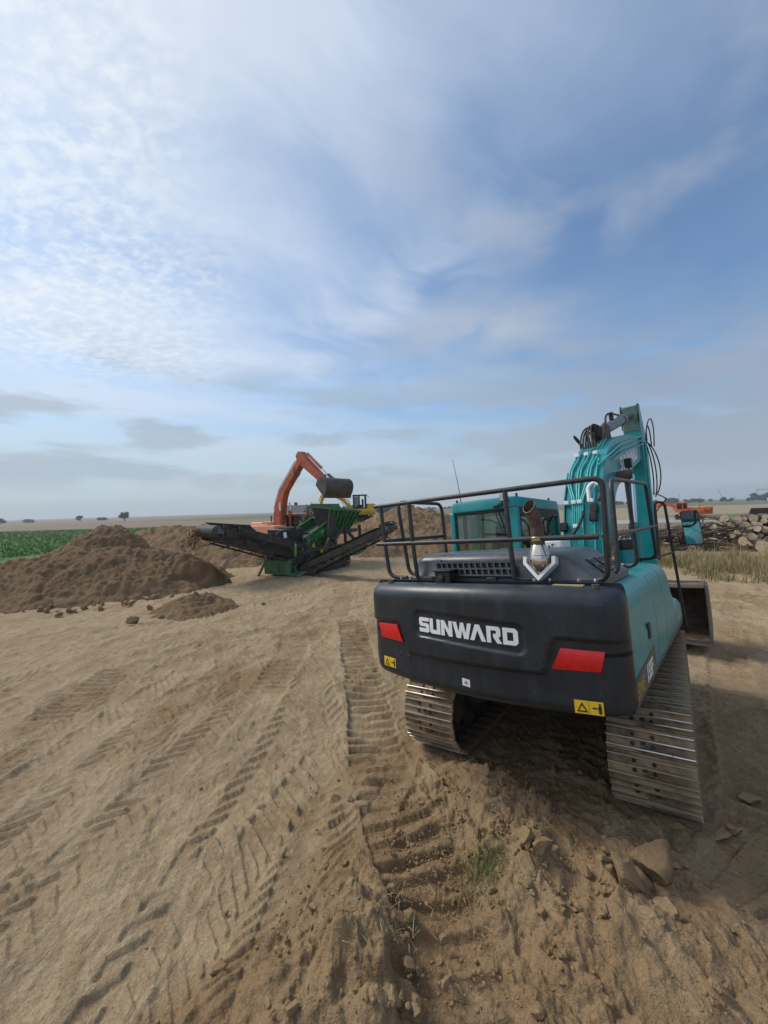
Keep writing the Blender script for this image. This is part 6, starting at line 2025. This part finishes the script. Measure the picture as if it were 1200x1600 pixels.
# (x, y, z, radius, length, sideways lean, up lean, words)
LOGS = [
    (19.35, 21.6, 1.20, .14, 2.2, .25, -.02, 'round pale log end on the left shoulder of the stack'),
    (19.70, 21.8, 1.46, .13, 2.6, .45, .03, 'small log end topmost on the left of the stack'),
    (19.42, 21.2, 1.12, .15, 2.2, .30, .00, 'split log with a ragged end below the topmost left one'),
    (18.55, 21.0, .86, .13, 2.0, .15, .00, 'small round log end above the thick pale squared block'),
    (18.32, 20.9, .72, .13, 2.0, .05, .02, 'leftmost round log end touching the branch heap'),
    (18.25, 20.3, .46, .21, 1.6, .35, .00, 'thick pale squared log block jutting towards the track'),
    (19.20, 20.8, .66, .20, 2.2, .20, .00, 'brown barked log end in the middle of the stack'),
    (19.62, 21.0, 1.04, .18, 1.8, .95, -.04, 'dark barked log lying slantwise near the stack top'),
    (18.60, 19.6, .27, .29, 1.9, .22, .00, 'thickest log end, lowest at the foot of the stack'),
    (19.75, 20.1, .74, .22, 2.2, .20, .00, 'large round pale log end high on the right'),
    (20.25, 20.6, 1.16, .17, 2.2, .30, .00, 'log end with a dark rim above the large pale one'),
    (18.95, 19.4, .20, .16, 1.5, .50, .00, 'short pale log end leaning against the thickest log'),
    (19.62, 19.7, .40, .12, 1.6, .40, .00, 'narrow pale log end under the large pale one'),
    (19.05, 18.9, .16, .19, 1.7, .15, .00, 'cracked log end low at the right frame edge'),
    (19.60, 19.0, .36, .20, 1.9, .10, .00, 'tall split log end at the right frame edge'),
    (17.75, 21.5, 1.10, .16, 2.4, .35, -.03, 'grey log end lying over the branch heap'),
    (20.35, 21.3, 1.36, .14, 2.6, .60, .02, 'slim barked log sloping down on the stack top'),
    (21.10, 21.6, 1.66, .12, 3.2, .90, -.06, 'long grey log lying across the very top'),
    (20.35, 20.2, .92, .15, 2.2, .20, .00, 'round log end cut by the right frame edge'),
    (18.60, 19.3, .02, .14, 1.3, .25, .00, 'half buried log end in the dry grass'),
    (19.95, 21.5, 1.30, .11, 2.2, .30, .00, 'thin log end squeezed between two thicker ones'),
    (19.00, 21.4, 1.28, .12, 3.4, -.75, .10, 'curved pale branch log rising over the stack'),
    (19.35, 20.9, .42, .18, 2.2, .15, .00, 'shaded log end deep in the middle of the stack'),
    (20.10, 20.4, .34, .20, 2.2, .15, .00, 'shaded log end behind the narrow pale one'),
    (20.6, 20.6, .70, .20, 2.4, .15, .00, 'barked log end far right behind the frame edge logs'),
    (18.85, 21.4, .30, .20, 2.2, .1, .00, 'dark log end at the back foot of the stack'),
    (20.9, 21.3, 1.05, .18, 2.4, .3, .00, 'rough barked log on the right rear of the stack'),
]
for i, (x, y, z, r, L, sx, sz, words) in enumerate(LOGS):
    o = bpy.data.objects.new('log', log_mesh(r, L, i, BARK if i % 3 else BARK2))
    COL.objects.link(o)
    put(o, (x, y, z + .12), (.62 + .45 * (sx - .25), .78, sz), i * 1.3)
    tag(o, words, 'log', 'logs stacked beside the dry grass')
rs = random.Random(44)
lm_ = [log_mesh(rs.uniform(.13, .22), rs.uniform(1.8, 2.4), 80 + k, BARK if k % 2 else BARK2) for k in range(8)]
for row in range(6):
    for k in range(9 - row // 2):
        t = (k + .5 * (row % 2) + rs.uniform(-.12, .12)) / 8.5
        x, y = 18.1 + 4.6 * t + .10 * row, 21.7 - 2.3 * t + .12 * row
        o = bpy.data.objects.new('log', rs.choice(lm_))
        COL.objects.link(o)
        put(o, (x, y, .10 + .30 * row + .2 * t + rs.uniform(-.04, .04)), (.66 + rs.uniform(-.2, .2), .75, rs.uniform(-.06, .04)), rs.uniform(0, 6))
        tag(o, ['barked log packed in the bottom row inside the stack', 'barked log packed in the second row inside the stack', 'barked log packed in the third row inside the stack', 'barked log packed in the fourth row inside the stack', 'barked log packed in the fifth row inside the stack', 'barked log packed in the top row of the stack'][row], 'log', 'logs stacked beside the dry grass')
rs = random.Random(12)
stick_meshes = [log_mesh(rs.uniform(.025, .07), rs.uniform(1.2, 2.6), 50 + k, BARK if k % 2 else BARK2, .22) for k in range(9)]
for k in range(150):
    t = rs.random()
    x, y = 13.2 + 5.4 * t + rs.uniform(-.3, .3), 22.6 - 1.0 * t + rs.uniform(-.5, .6)
    top = .60 + .85 * t
    o = bpy.data.objects.new('branch', rs.choice(stick_meshes))
    COL.objects.link(o)
    zz_ = rs.uniform(.08, top)
    put(o, (x - 1.0, y, zz_), (1, rs.uniform(-.9, .6), rs.uniform(-.25, .25)), rs.uniform(0, 6))
    tag(o, 'thin broken branch in the %s %s of the heap left of the logs' % ('upper' if zz_ > .75 else 'lower', 'left end' if t < .33 else ('middle' if t < .67 else 'right end')), 'branch', 'branches heaped left of the logs')
# forked dead limbs that stick up from the heap
for k, (x, y, dx_, hh) in enumerate(((17.6, 22.3, .25, 1.9), (18.5, 22.2, .10, 1.85), (16.3, 22.6, -.2, 1.45))):
    mb = MB()
    a = Vector((x, y, .6))
    b = Vector((x + dx_, y, hh - .35))
    mb.tube(bez(a, a + Vector((0, 0, .4)), b + Vector((-.1, 0, -.3)), b, 6), [.045, .042, .04, .036, .032, .03, .028], 6)
    mb.tube([b, b + Vector((.16, 0, .35))], [.028, .012], 5)
    mb.tube([b, b + Vector((-.14, .05, .30))], [.024, .010], 5)
    tag(mb.build('dead_limb', BARK, None, angle=60), ['pale forked dead limb standing left in the branch heap', 'pale forked dead limb nearest the log stack', 'short dead limb at the far left of the branch heap'][k], 'branch', 'dead limbs sticking up from the branch heap')

# ------------------------------------------------------------------ grasses
def blades(name, pts, hfun, wfun, mat, seed, lean=.35, seg=2):
    rg = np.random.default_rng(seed)
    n = len(pts)
    P = np.asarray(pts)
    h = hfun(rg, n)
    w = wfun(rg, n)
    az = rg.uniform(0, 2 * np.pi, n)
    ln = rg.normal(0, lean, n)
    la = rg.uniform(0, 2 * np.pi, n)
    side = np.stack([np.cos(az), np.sin(az), np.zeros(n)], 1)
    ld = np.stack([np.cos(la), np.sin(la), np.zeros(n)], 1)
    verts = []
    for k in range(seg + 1):
        t = k / seg
        c = P + np.stack([np.zeros(n), np.zeros(n), h * t * (1 - .25 * np.abs(ln) * t)], 1) + ld * (ln * h * t * t)[:, None]
        ww = (w * (1 - t) * .5 + .0008)[:, None]
        verts += [c - side * ww, c + side * ww]
    V = np.stack(verts, 1).reshape(-1, 3)
    base = np.arange(n)[:, None] * (2 * (seg + 1))
    F = np.concatenate([base + np.array([2 * k, 2 * k + 1, 2 * k + 3, 2 * k + 2]) for k in range(seg)], 0)
    me = bpy.data.meshes.new(name)
    me.vertices.add(len(V))
    me.vertices.foreach_set('co', V.astype(np.float32).ravel())
    me.loops.add(F.size)
    me.loops.foreach_set('vertex_index', F.astype(np.int32).ravel())
    me.polygons.add(len(F))
    me.polygons.foreach_set('loop_start', (np.arange(len(F)) * 4).astype(np.int32))
    me.materials.append(mat)
    me.update()
    o = bpy.data.objects.new(name, me)
    COL.objects.link(o)
    return tag(o, kind='stuff')


rg = np.random.default_rng(4)


def scatter(n, box, test):
    out = []
    while sum(map(len, out)) < n:
        x, y = rg.uniform(box[0], box[1], n), rg.uniform(box[2], box[3], n)
        m = test(x, y)
        out.append(np.stack([x[m], y[m]], 1))
    p = np.concatenate(out)[:n]
    z, _ = ground(p[:, 0], p[:, 1], False)
    return np.column_stack([p, z - .02])


def strip(x, y):
    edge = np.interp(y, [9, 12.2, 13.4, 16.0, 19, 24], [13.2, 11.9, 10.9, 11.3, 9.5, 9.0])
    back = np.interp(x, [8, 12, 15, 18, 22, 30], [25, 22.0, 19.2, 17.2, 15.6, 14.5])
    dens = fbm(x * .7, y * .7, 33, 3)
    return (x > edge + .35 * fbm(x * 1.3, y * 1.3, 35, 3)) & (y < back + .4) & (dens > -.55 + .6 * rg.random(len(x))) & ((x - edge > .5) | (rg.random(len(x)) < .5))


P = scatter(40000, (9, 27, 8.5, 25), strip)
hmul = .40 + .65 * sst(-.4, .6, fbm(P[:, 0] * 1.1, P[:, 1] * 1.1, 37, 3))
edge_d = P[:, 0] - np.interp(P[:, 1], [9, 12.2, 13.4, 16.0, 19, 24], [13.2, 11.9, 10.9, 11.3, 9.5, 9.0])
hmul = hmul * (.35 + .65 * sst(0, 1.6, edge_d))
blades('dry_grass', P, lambda r, n: r.uniform(.30, .88, n) * hmul, lambda r, n: r.uniform(.010, .026, n), DRYG, 5, .38)
P2 = scatter(13000, (9, 27, 8.5, 25), strip)
blades('green_grass', P2, lambda r, n: r.uniform(.12, .50, n), lambda r, n: r.uniform(.012, .03, n), GRNG, 6, .5)
# weeds beyond the boom, along the stone track
P3 = scatter(7000, (15, 60, 27, 60), lambda x, y: (np.abs(y - 30 - .45 * (x - 15)) < 2.2) & (fbm(x * .4, y * .4, 8, 3) > -.1))
blades('verge_grass', P3, lambda r, n: r.uniform(.25, .7, n), lambda r, n: r.uniform(.03, .07, n), GRNG, 9, .4)
# crop on the left
P4 = scatter(26000, (-105, -24, 22, 92), lambda x, y: (x < -26.5 - .2 * (y - 30) + 1.5 * fbm(x * .1, y * .1, 3, 3)) & (rg.random(len(x)) < 900 / (x * x + y * y) + .12))
blades('crop_leaves', P4, lambda r, n: r.uniform(.14, .36, n), lambda r, n: r.uniform(.10, .22, n), CROP, 10, .9)

# tufts and straw in the foreground
def tuft(cx, cy, n, rad_, hh, seed, mat, name, label):
    r = np.random.default_rng(seed)
    p = np.stack([cx + r.normal(0, rad_, n), cy + r.normal(0, rad_, n)], 1)
    z, _ = ground(p[:, 0], p[:, 1])
    o = blades(name, np.column_stack([p, z - .005]), lambda q, m: q.uniform(.3, 1, m) * hh, lambda q, m: q.uniform(.002, .005, m), mat, seed + 1, .9, 3)
    if n > 100:
        del o['kind']
        tag(o, label, 'grass tuft')
    return o


tuft(.62, 2.78, 320, .085, .13, 3, GRNG, 'grass_tuft', 'matted green tuft of grass torn up in the foreground soil beside the track print')
tuft(.52, 2.62, 60, .10, .16, 23, DRYG, 'grass_tuft', 'sparse yellow straws around the foreground grass tuft')
tuft(.02, 2.62, 40, .04, .12, 29, DRYG, 'grass_tuft', 'small row of dry stubble left of the track print')
tuft(.06, 2.35, 36, .05, .09, 31, DRYG, 'grass_tuft', 'short dry stubble standing in the nearest track rib')
tuft(.55, 3.2, 60, .12, .09, 37, GRNG, 'grass_tuft', 'faint green grass patch at the top of the foreground heap')
tuft(.12, 3.55, 40, .10, .11, 39, DRYG, 'grass_tuft', 'thin dry straws where the track print nears the machine')
mb = MB()
rs = random.Random(21)
for k in range(170):
    x, y = rs.uniform(-2.4, 2.3), rs.uniform(1.9, 5.2)
    if rs.random() < .6:
        x, y = rs.gauss(.4, .5), rs.gauss(2.8, .5)
    z = ground_z(x, y) + .006
    a = rs.uniform(0, 6.28)
    l = rs.uniform(.02, .09)
    d = Vector((math.cos(a), math.sin(a), rs.uniform(-.1, .35))) * l
    m_ = Vector((rs.uniform(-.2, .2), rs.uniform(-.2, .2), .15)) * l
    p = Vector((x, y, z))
    mb.tube([p, p + d * .5 + m_, p + d], [.0016, .0016, .001], 4)
tag(mb.build('loose_straw', STRAW, None, angle=60), kind='stuff')

# ------------------------------------------------------------------ clods and crumbs
def clod_mesh(seed, flat=.7, sub=2):
    bm = bmesh.new()
    bmesh.ops.create_icosphere(bm, subdivisions=sub, radius=1.0)
    rg_ = random.Random(seed)
    ax = [Vector((rg_.gauss(0, 1), rg_.gauss(0, 1), rg_.gauss(0, 1))).normalized() for _ in range(13)]
    off = [rg_.uniform(.40, .80) for _ in ax]
    o3 = Vector((rg_.uniform(0, 50), rg_.uniform(0, 50), rg_.uniform(0, 50)))
    sc = Vector((rg_.uniform(.75, 1.25), rg_.uniform(.7, 1.1), flat * rg_.uniform(.8, 1.2)))
    for v in bm.verts:
        p = v.co.copy()
        for a, d in zip(ax, off):                       # broken facets
            e = p.dot(a) - d
            if e > 0:
                p -= a * e
        p *= 1 + .14 * mnoise.noise(p * 2.2 + o3) + .13 * mnoise.noise(p * 5.5 + o3) + .09 * mnoise.noise(p * 12 + o3)
        v.co = Vector((p.x * sc.x, p.y * sc.y, p.z * sc.z))
    me = bpy.data.meshes.new('clod')
    bm.to_mesh(me)
    bm.free()
    me.polygons.foreach_set('use_smooth', [True] * len(me.polygons))
    me.set_sharp_from_angle(angle=rad(40))
    return me


clods = [clod_mesh(k, .7, 3) for k in range(10)]
clods_d = []
for me in clods:
    me.materials.append(CLODM)
    c_ = me.copy()
    c_.materials.clear()
    c_.materials.append(CLODD)
    clods_d.append(c_)


def clod(x, y, r, label, group=None, dark=False, sink=.35, rot=None, sc=(1, 1, 1), name='soil_clod', dz=0.0):
    o = bpy.data.objects.new(name, rs.choice(clods_d if dark else clods))
    COL.objects.link(o)
    z = ground_z(x, y) + dz
    e = rot or (rs.uniform(-.5, .5), rs.uniform(-.5, .5), rs.uniform(0, 6.28))
    o.matrix_world = Matrix.Translation((x, y, z + r * (.5 - sink))) @ rot_zxy(e[2], e[0], e[1]).to_4x4() @ Matrix.Diagonal((r * sc[0], r * sc[1], r * sc[2], 1))
    return tag(o, label, 'clod', group)


clod(-6.42, 10.05, .20, 'fist of dark grey earth lying alone on the tan track left of the middle', None, True, .1, (.1, .2, .4), (1.15, .8, .8))
clod(1.74, 2.66, .15, 'largest broken clod, dark cut face, right foreground', None, True, .15, (.5, -.3, .7), (1, .8, 1.1))
clod(1.50, 2.52, .21, 'flat grey slab of earth standing on edge in the right foreground', None, False, .15, (1.0, .35, .45), (.75, 1.25, .35))
clod(1.60, 2.60, .10, 'wedge of earth between the slab and the largest clod', None, False, .2, (.3, .2, .2), (.7, 1.2, .8))
clod(1.62, 2.36, .09, 'cracked clod below the slab in the right foreground', None, False, .2)
clod(.93, 2.80, .10, 'upright light clod beside the grass tuft', None, False, .0, (.2, .1, .3), (.7, .7, 1.2))
clod(1.02, 2.72, .085, 'lower light clod beside the grass tuft', None, False, .0)
clod(.02, 2.02, .05, 'pale upright clod at the left lip of the track print', None, False, .25, None, (.7, .7, 1.3))
clod(-1.05, 2.33, .055, 'small round dark stone in the soil at lower left', None, True, .1, None, (1, 1, .9))
clod(-.28, 2.62, .075, 'clod on the crest of the foreground heap', None, False, .1)
clod(3.05, 3.42, .10, 'flat dry crust plate right of the near track', None, False, .3, (.05, .05, .4), (1.3, 1, .35))
clod(2.52, 3.02, .11, 'flat dry crust plate behind the near track', None, False, .3, (.05, -.05, .2), (1.5, .7, .3))
clod(-.02, 1.93, .07, 'tall lump of earth at the bottom edge, left of the print', None, False, .2)
for k in range(22):
    a = rs.uniform(0, 6.28)
    q = abs(rs.gauss(0, .8))
    clod(-5.5 + math.cos(a) * q * 1.2, 11.4 + math.sin(a) * q * .75, rs.uniform(.05, .13), 'crumbled clod around the low dark mound', 'clods around the low mound', True, .2)
for k in range(70):
    t = rs.random()
    x = -13.4 + 6.6 * t
    clod(x, 11.35 + 1.1 * t + rs.gauss(0, .40) + (2.2 * max(0, t - .75) * 4 * .6), .04 + .15 * rs.random() ** 2, 'dark clod at the foot of the long soil heap, ' + ('towards its left end' if t < .35 else ('below its middle' if t < .7 else 'near its right end')), 'clods at the foot of the long heap', True, .2)
for k in range(150):
    if rs.random() < .7:
        c_ = rs.choice(((-.30, 2.30, .45), (.98, 2.85, .4), (1.25, 2.35, .5), (1.0, 3.6, .5), (.1, 1.9, .4), (1.55, 2.7, .4)))
        x, y = c_[0] + rs.gauss(0, c_[2]), c_[1] + rs.gauss(0, c_[2] * .8)
    else:
        x, y = rs.uniform(-.9, 3.2), rs.uniform(1.9, 3.9)
    if y < 1.6 or abs(uclocal(*exlocal(x, y))[0]) < 1.45 and abs(uclocal(*exlocal(x, y))[1]) < 2.0:
        continue
    zone = 'left of the near track print' if x < -.1 else ('inside the near track print' if x < .58 else ('around the foreground grass tuft' if x < 1.15 else ('around the upright grey slab' if x < 1.9 else 'to the right of the largest broken clod')))
    clod(x, y, rs.uniform(.016, .048), 'small tan clod in the churned foreground soil ' + zone, 'clods in the churned foreground', rs.random() < .4, .15)
# crumbs too many to count
n = 3600
cv = []
base = clods[0]
ico = bmesh.new()
bmesh.ops.create_icosphere(ico, subdivisions=1, radius=1.0)
iv = np.array([v.co[:] for v in ico.verts])
jf = np.array([[v.index for v in f.verts] for f in ico.faces])
ico.free()
rg = np.random.default_rng(8)
x = np.concatenate([rg.uniform(-2.2, 3.4, n), rg.normal(.6, .8, n)])
y = np.concatenate([1.7 + rg.random(n) ** 1.6 * 4.0, np.abs(rg.normal(1.0, .6, n)) + 1.8])
zz, fr = ground(x, y)
lx, ly = exlocal(x, y)
keep = (rg.random(len(x)) < np.clip(fr * 1.3 - .1, .10, 1) * sst(-.5, .6, fbm(x * 2, y * 2, 81, 3))) & ~((np.abs(np.abs(lx) - 1.05) < .5) & (np.abs(ly) < 2.2))
x, y, zz = x[keep], y[keep], zz[keep]
n = len(x)
r = .004 + .013 * rg.random(n) ** 3
V = (iv[None] * (1 + rg.uniform(-.42, .42, (n, len(iv), 1)))) * (r[:, None] * rg.uniform(.6, 1.3, (n, 3)))[:, None, :]
V += np.stack([x, y, zz + r * .3], 1)[:, None]
F = jf[None] + (np.arange(n) * len(iv))[:, None, None]
me = bpy.data.meshes.new('soil_crumbs')
me.vertices.add(n * len(iv))
me.vertices.foreach_set('co', V.astype(np.float32).ravel())
me.loops.add(F.size)
me.loops.foreach_set('vertex_index', F.astype(np.int32).ravel())
me.polygons.add(F.size // 3)
me.polygons.foreach_set('loop_start', (np.arange(F.size // 3) * 3).astype(np.int32))
me.materials.append(CLODM)
me.update()
o = bpy.data.objects.new('soil_crumbs', me)
COL.objects.link(o)
tag(o, kind='stuff')

# ------------------------------------------------------------------ far things
def crown_mesh(clumps, leaf, n, seed):
    r = np.random.default_rng(seed)
    P = []
    for (cx, cy, cz, rx, rz), k in zip(clumps, [int(n * c[3] ** 2 / sum(q[3] ** 2 for q in clumps)) + 8 for c in clumps]):
        d = r.normal(0, 1, (k, 3))
        d /= np.linalg.norm(d, axis=1)[:, None]
        q = r.random(k) ** .45
        P.append(np.array([cx, cy, cz]) + d * q[:, None] * np.array([rx, rx, rz]))
    P = np.concatenate(P)
    k = len(P)
    a, b = r.normal(0, 1, (k, 3)), r.normal(0, 1, (k, 3))
    a /= np.linalg.norm(a, axis=1)[:, None]
    b -= (a * b).sum(1)[:, None] * a
    b /= np.linalg.norm(b, axis=1)[:, None]
    s = leaf * r.uniform(.6, 1.4, (k, 1))
    V = np.stack([P - a * s, P - b * s * .6, P + a * s, P + b * s * .6], 1).reshape(-1, 3)
    return V, np.arange(4 * k).reshape(-1, 4)


def tree(name, label, x, y, h, w, seed, mat=LEAF, trunk_h=.28, n=900, leaf=.28, group=None, cat='tree'):
    z = ground_z(x, y) - .1
    t = thing(name, label, cat, (x, y, z), None, group)
    rg_ = random.Random(seed)
    mb = MB()
    mb.tube([(0, 0, 0), (rg_.uniform(-.1, .1), 0, h * trunk_h), (rg_.uniform(-.2, .2), 0, h * .6)], [h * .045, h * .036, h * .015], 7)
    clumps = []
    for k in range(11):
        a = rg_.uniform(0, 6.28)
        q = rg_.uniform(.15, 1) ** .7 * w * .36
        zc = h * rg_.uniform(trunk_h + .12, .86)
        q *= 1 - .55 * abs(zc / h - .55)
        p = Vector((math.cos(a) * q, math.sin(a) * q, zc))
        mb.tube([(0, 0, h * (trunk_h - .05)), (p.x * .5, p.y * .5, zc * .8), p], [h * .022, h * .014, h * .005], 5)
        clumps.append((p.x, p.y, p.z, w * rg_.uniform(.13, .22), w * rg_.uniform(.10, .17)))
    mb.build('trunk', TRUNK, t, angle=60)
    V, F = crown_mesh(clumps, leaf, n, seed)
    me = bpy.data.meshes.new('crown')
    me.from_pydata(V.tolist(), [], F.tolist())
    me.materials.append(mat)
    o_ = bpy.data.objects.new('crown', me)
    COL.objects.link(o_)
    o_.parent = t
    return t


tree('tree', 'lone dark tree with a broad crown on the left horizon', -163, 250, 6.6, 7.2, 1, leaf=.42)
tree('tree', 'small scrubby tree on the left horizon, left of the lone dark tree', -229, 300, 4.4, 6.2, 2, leaf=.40, trunk_h=.2)
tree('bush', 'low dark bush at the far left end of the horizon', -298, 310, 4.2, 9.0, 3, leaf=.5, trunk_h=.08, cat='bush')
tree('bush', 'faint flat bush on the horizon just right of the leftmost bush', -338, 380, 2.6, 12.0, 4, leaf=.5, trunk_h=.06, cat='bush')
tree('bush', 'faint flat bush on the horizon below the small scrubby tree', -262, 370, 2.6, 9.0, 14, leaf=.5, trunk_h=.06, cat='bush')


def wood(name, pts, h, dep, n, seed, leaf=.9, mat=LEAFW):
    r = random.Random(seed)
    cl = []
    P = fillet([(a, b, 0) for a, b in pts], 1, 2)
    for k in range(n):
        i = r.randrange(len(P) - 1)
        p = P[i].lerp(P[i + 1], r.random())
        hh = h * r.uniform(.55, 1.0)
        for q in range(3):
            cl.append((p.x + r.uniform(-dep, dep), p.y + r.uniform(-dep, dep), hh * r.uniform(.25, .85), h * .32, h * .24))
    V, F = crown_mesh(cl, leaf, n * 130, seed)
    me = bpy.data.meshes.new(name)
    me.from_pydata(V.tolist(), [], F.tolist())
    me.materials.append(mat)
    o_ = bpy.data.objects.new(name, me)
    COL.objects.link(o_)
    return tag(o_, kind='stuff')


wood('far_wood', [(-36, 262), (-20, 260), (0, 258), (22, 262)], 6.6, 3, 34, 5)
wood('far_wood', [(-62, 256), (-50, 258), (-38, 262)], 6.0, 3, 14, 15)
wood('far_hedge', [(225, 420), (300, 415), (420, 430)], 5.2, 4, 40, 6, 1.2)
wood('far_hedge', [(358, 400), (395, 405), (440, 410)], 9.0, 4, 26, 7, 1.2)
wood('far_hedge', [(206, 455), (222, 455)], 5.0, 3, 8, 8, 1.2)
wood('far_hedge', [(-20, 640), (120, 650), (200, 640)], 4.0, 6, 50, 16, 1.6)

# pale shed with grey roof behind the orange boom
HS = thing('house', 'pale house with a grey roof far behind the orange boom', 'house', (-21.8, 96, 0), basis(-.1, 1))
MB().bx(-2.4, 7.0, -2.5, 2.5, 0, 2.35).build('wall', PLASTER, HS)
MB().prism([(-3.2, 2.30), (3.2, 2.30), (1.4, 4.3), (-1.4, 4.3)], -3.0, 7.6, 'x').build('roof', ROOFG, HS)
MB().bx(-3.0, 7.6, -3.26, -3.2, 2.15, 2.42).build('fascia', WHITEP, HS)
for x in (-1.3, 1.2, 3.6):
    f = MB().bx(x, x + 1.1, -2.56, -2.50, .5, 1.9).build('window', WHITEP, HS)
    MB().bx(x + .1, x + 1.0, -2.60, -2.565, .6, 1.8).build('pane', GLASSD, f)
MB().bx(.2, .9, .2, .9, 4.2, 5.0).build('chimney', RUSTD, HS)

# heap of grubbed roots
rs = random.Random(31)
mb = MB()
for k in range(420):
    a = Vector((rs.gauss(-6.0, .55), rs.gauss(34.4, .5), 0))
    d2 = ((a.x + 6.0) / 1.1) ** 2
    a.z = 1.15 + rs.random() * max(.15, 2.1 * math.exp(-d2 * .9))
    d = Vector((rs.gauss(0, 1), rs.gauss(0, .8), rs.gauss(.2, .9))).normalized() * rs.uniform(.25, .8)
    mb.tube([a, a + d * .5 + Vector((rs.uniform(-.08, .08), 0, rs.uniform(-.08, .08))), a + d], [.035, .025, .008], 4)
tag(mb.build('root_heap', ROOTS, None, angle=60), 'tangled brown heap of grubbed roots between the orange boom and the green hopper', 'root heap')

# cranes and masts on the right horizon
def mast(name, label, x, y, h, arm_=None, cat='mast', w=.5):
    t = thing(name, label, cat, (x, y, 0))
    mb = MB()
    for sx in (-1, 1):
        for sy in (-1, 1):
            mb.beam((sx * w, sy * w, 0), (sx * w * .6, sy * w * .6, h), .16, .16)
    n_ = max(6, int(h / 2.2))
    for k in range(n_):
        s_ = 1 if k % 2 else -1
        mb.beam((s_ * w, -w, h * k / n_), (-s_ * w * .8, -w * .8, h * (k + 1) / n_), .10, .10)
    mb.build('lattice_tower', MASTG, t)
    if arm_:
        a, b = arm_
        m2 = MB().beam((-a, 0, h), (b, 0, h + .3), .5, .7).beam((0, 0, h), (0, 0, h + 3.5), .4, .4).beam((0, 0, h + 3.4), (b * .7, 0, h + .5), .10, .10).beam((0, 0, h + 3.4), (-a * .9, 0, h + .5), .10, .10)
        m2.build('jib', MASTG, t)
        MB().box((-a * .85, 0, h - .7), (1.6, .8, 1.6)).build('ballast', CONCRETE, t)
    return t


mast('tower_crane', 'thin grey tower crane with a long jib on the far right horizon', 560, 596, 15, (3, 19), 'tower crane')
mast('radio_mast', 'tall thin grey mast on the horizon right of the teal stick', 445, 600, 14, None, 'mast', .35)
mast('radio_mast', 'short grey mast on the right horizon between the leaning jib and the tower crane', 520, 590, 8, None, 'mast', .35)
lc = thing('mobile_crane', 'leaning lattice jib of a mobile crane on the right horizon', 'mobile crane', (520, 610, 0))
MB().bx(-1, 5, -1.2, 1.2, 0, 2.2).build('carrier', CONCRETE, lc)
MB().beam((0, 0, 2), (-8.0, 0, 19.0), .5, .5).build('jib', MASTG, lc)
fl = thing('floodlight_mast', 'low mast with a row of lamps on the right horizon left of the leaning jib', 'floodlight mast', (478, 600, 0))
MB().tube([(0, 0, 0), (0, 0, 7)], .2, 6).build('pole', MASTG, fl)
MB().bx(-2.2, 2.2, -.2, .2, 6.8, 7.4).build('lamp_row', MASTG, fl)
sh = thing('warehouse', 'long pale low warehouse under the hedge on the far right horizon', 'warehouse', (395, 392, 0))
MB().bx(-13, 13, -5, 5, 0, 2.6).build('wall', CONCRETE, sh)
MB().prism([(-5.6, 2.55), (5.6, 2.55), (0, 3.6)], -13.4, 13.4, 'x').build('roof', WHITEP, sh)

# ------------------------------------------------------------------ thin summer haze
hz_o = MB().bx(-1500, 1500, -300, 1500, -4, 42).build('haze', [], None, smooth=False)
hm = bpy.data.materials.new('haze')
hm.use_nodes = True
hm.node_tree.nodes.clear()
hv_ = hm.node_tree.nodes.new('ShaderNodeVolumePrincipled')
hv_.inputs['Color'].default_value = (0.80, 0.86, 0.92, 1)
hv_.inputs['Density'].default_value = 0.0006
hv_.inputs['Anisotropy'].default_value = 0.2
ho_ = hm.node_tree.nodes.new('ShaderNodeOutputMaterial')
hm.node_tree.links.new(hv_.outputs[0], ho_.inputs['Volume'])
hz_o.data.materials.append(hm)
hz_o['kind'] = 'stuff'
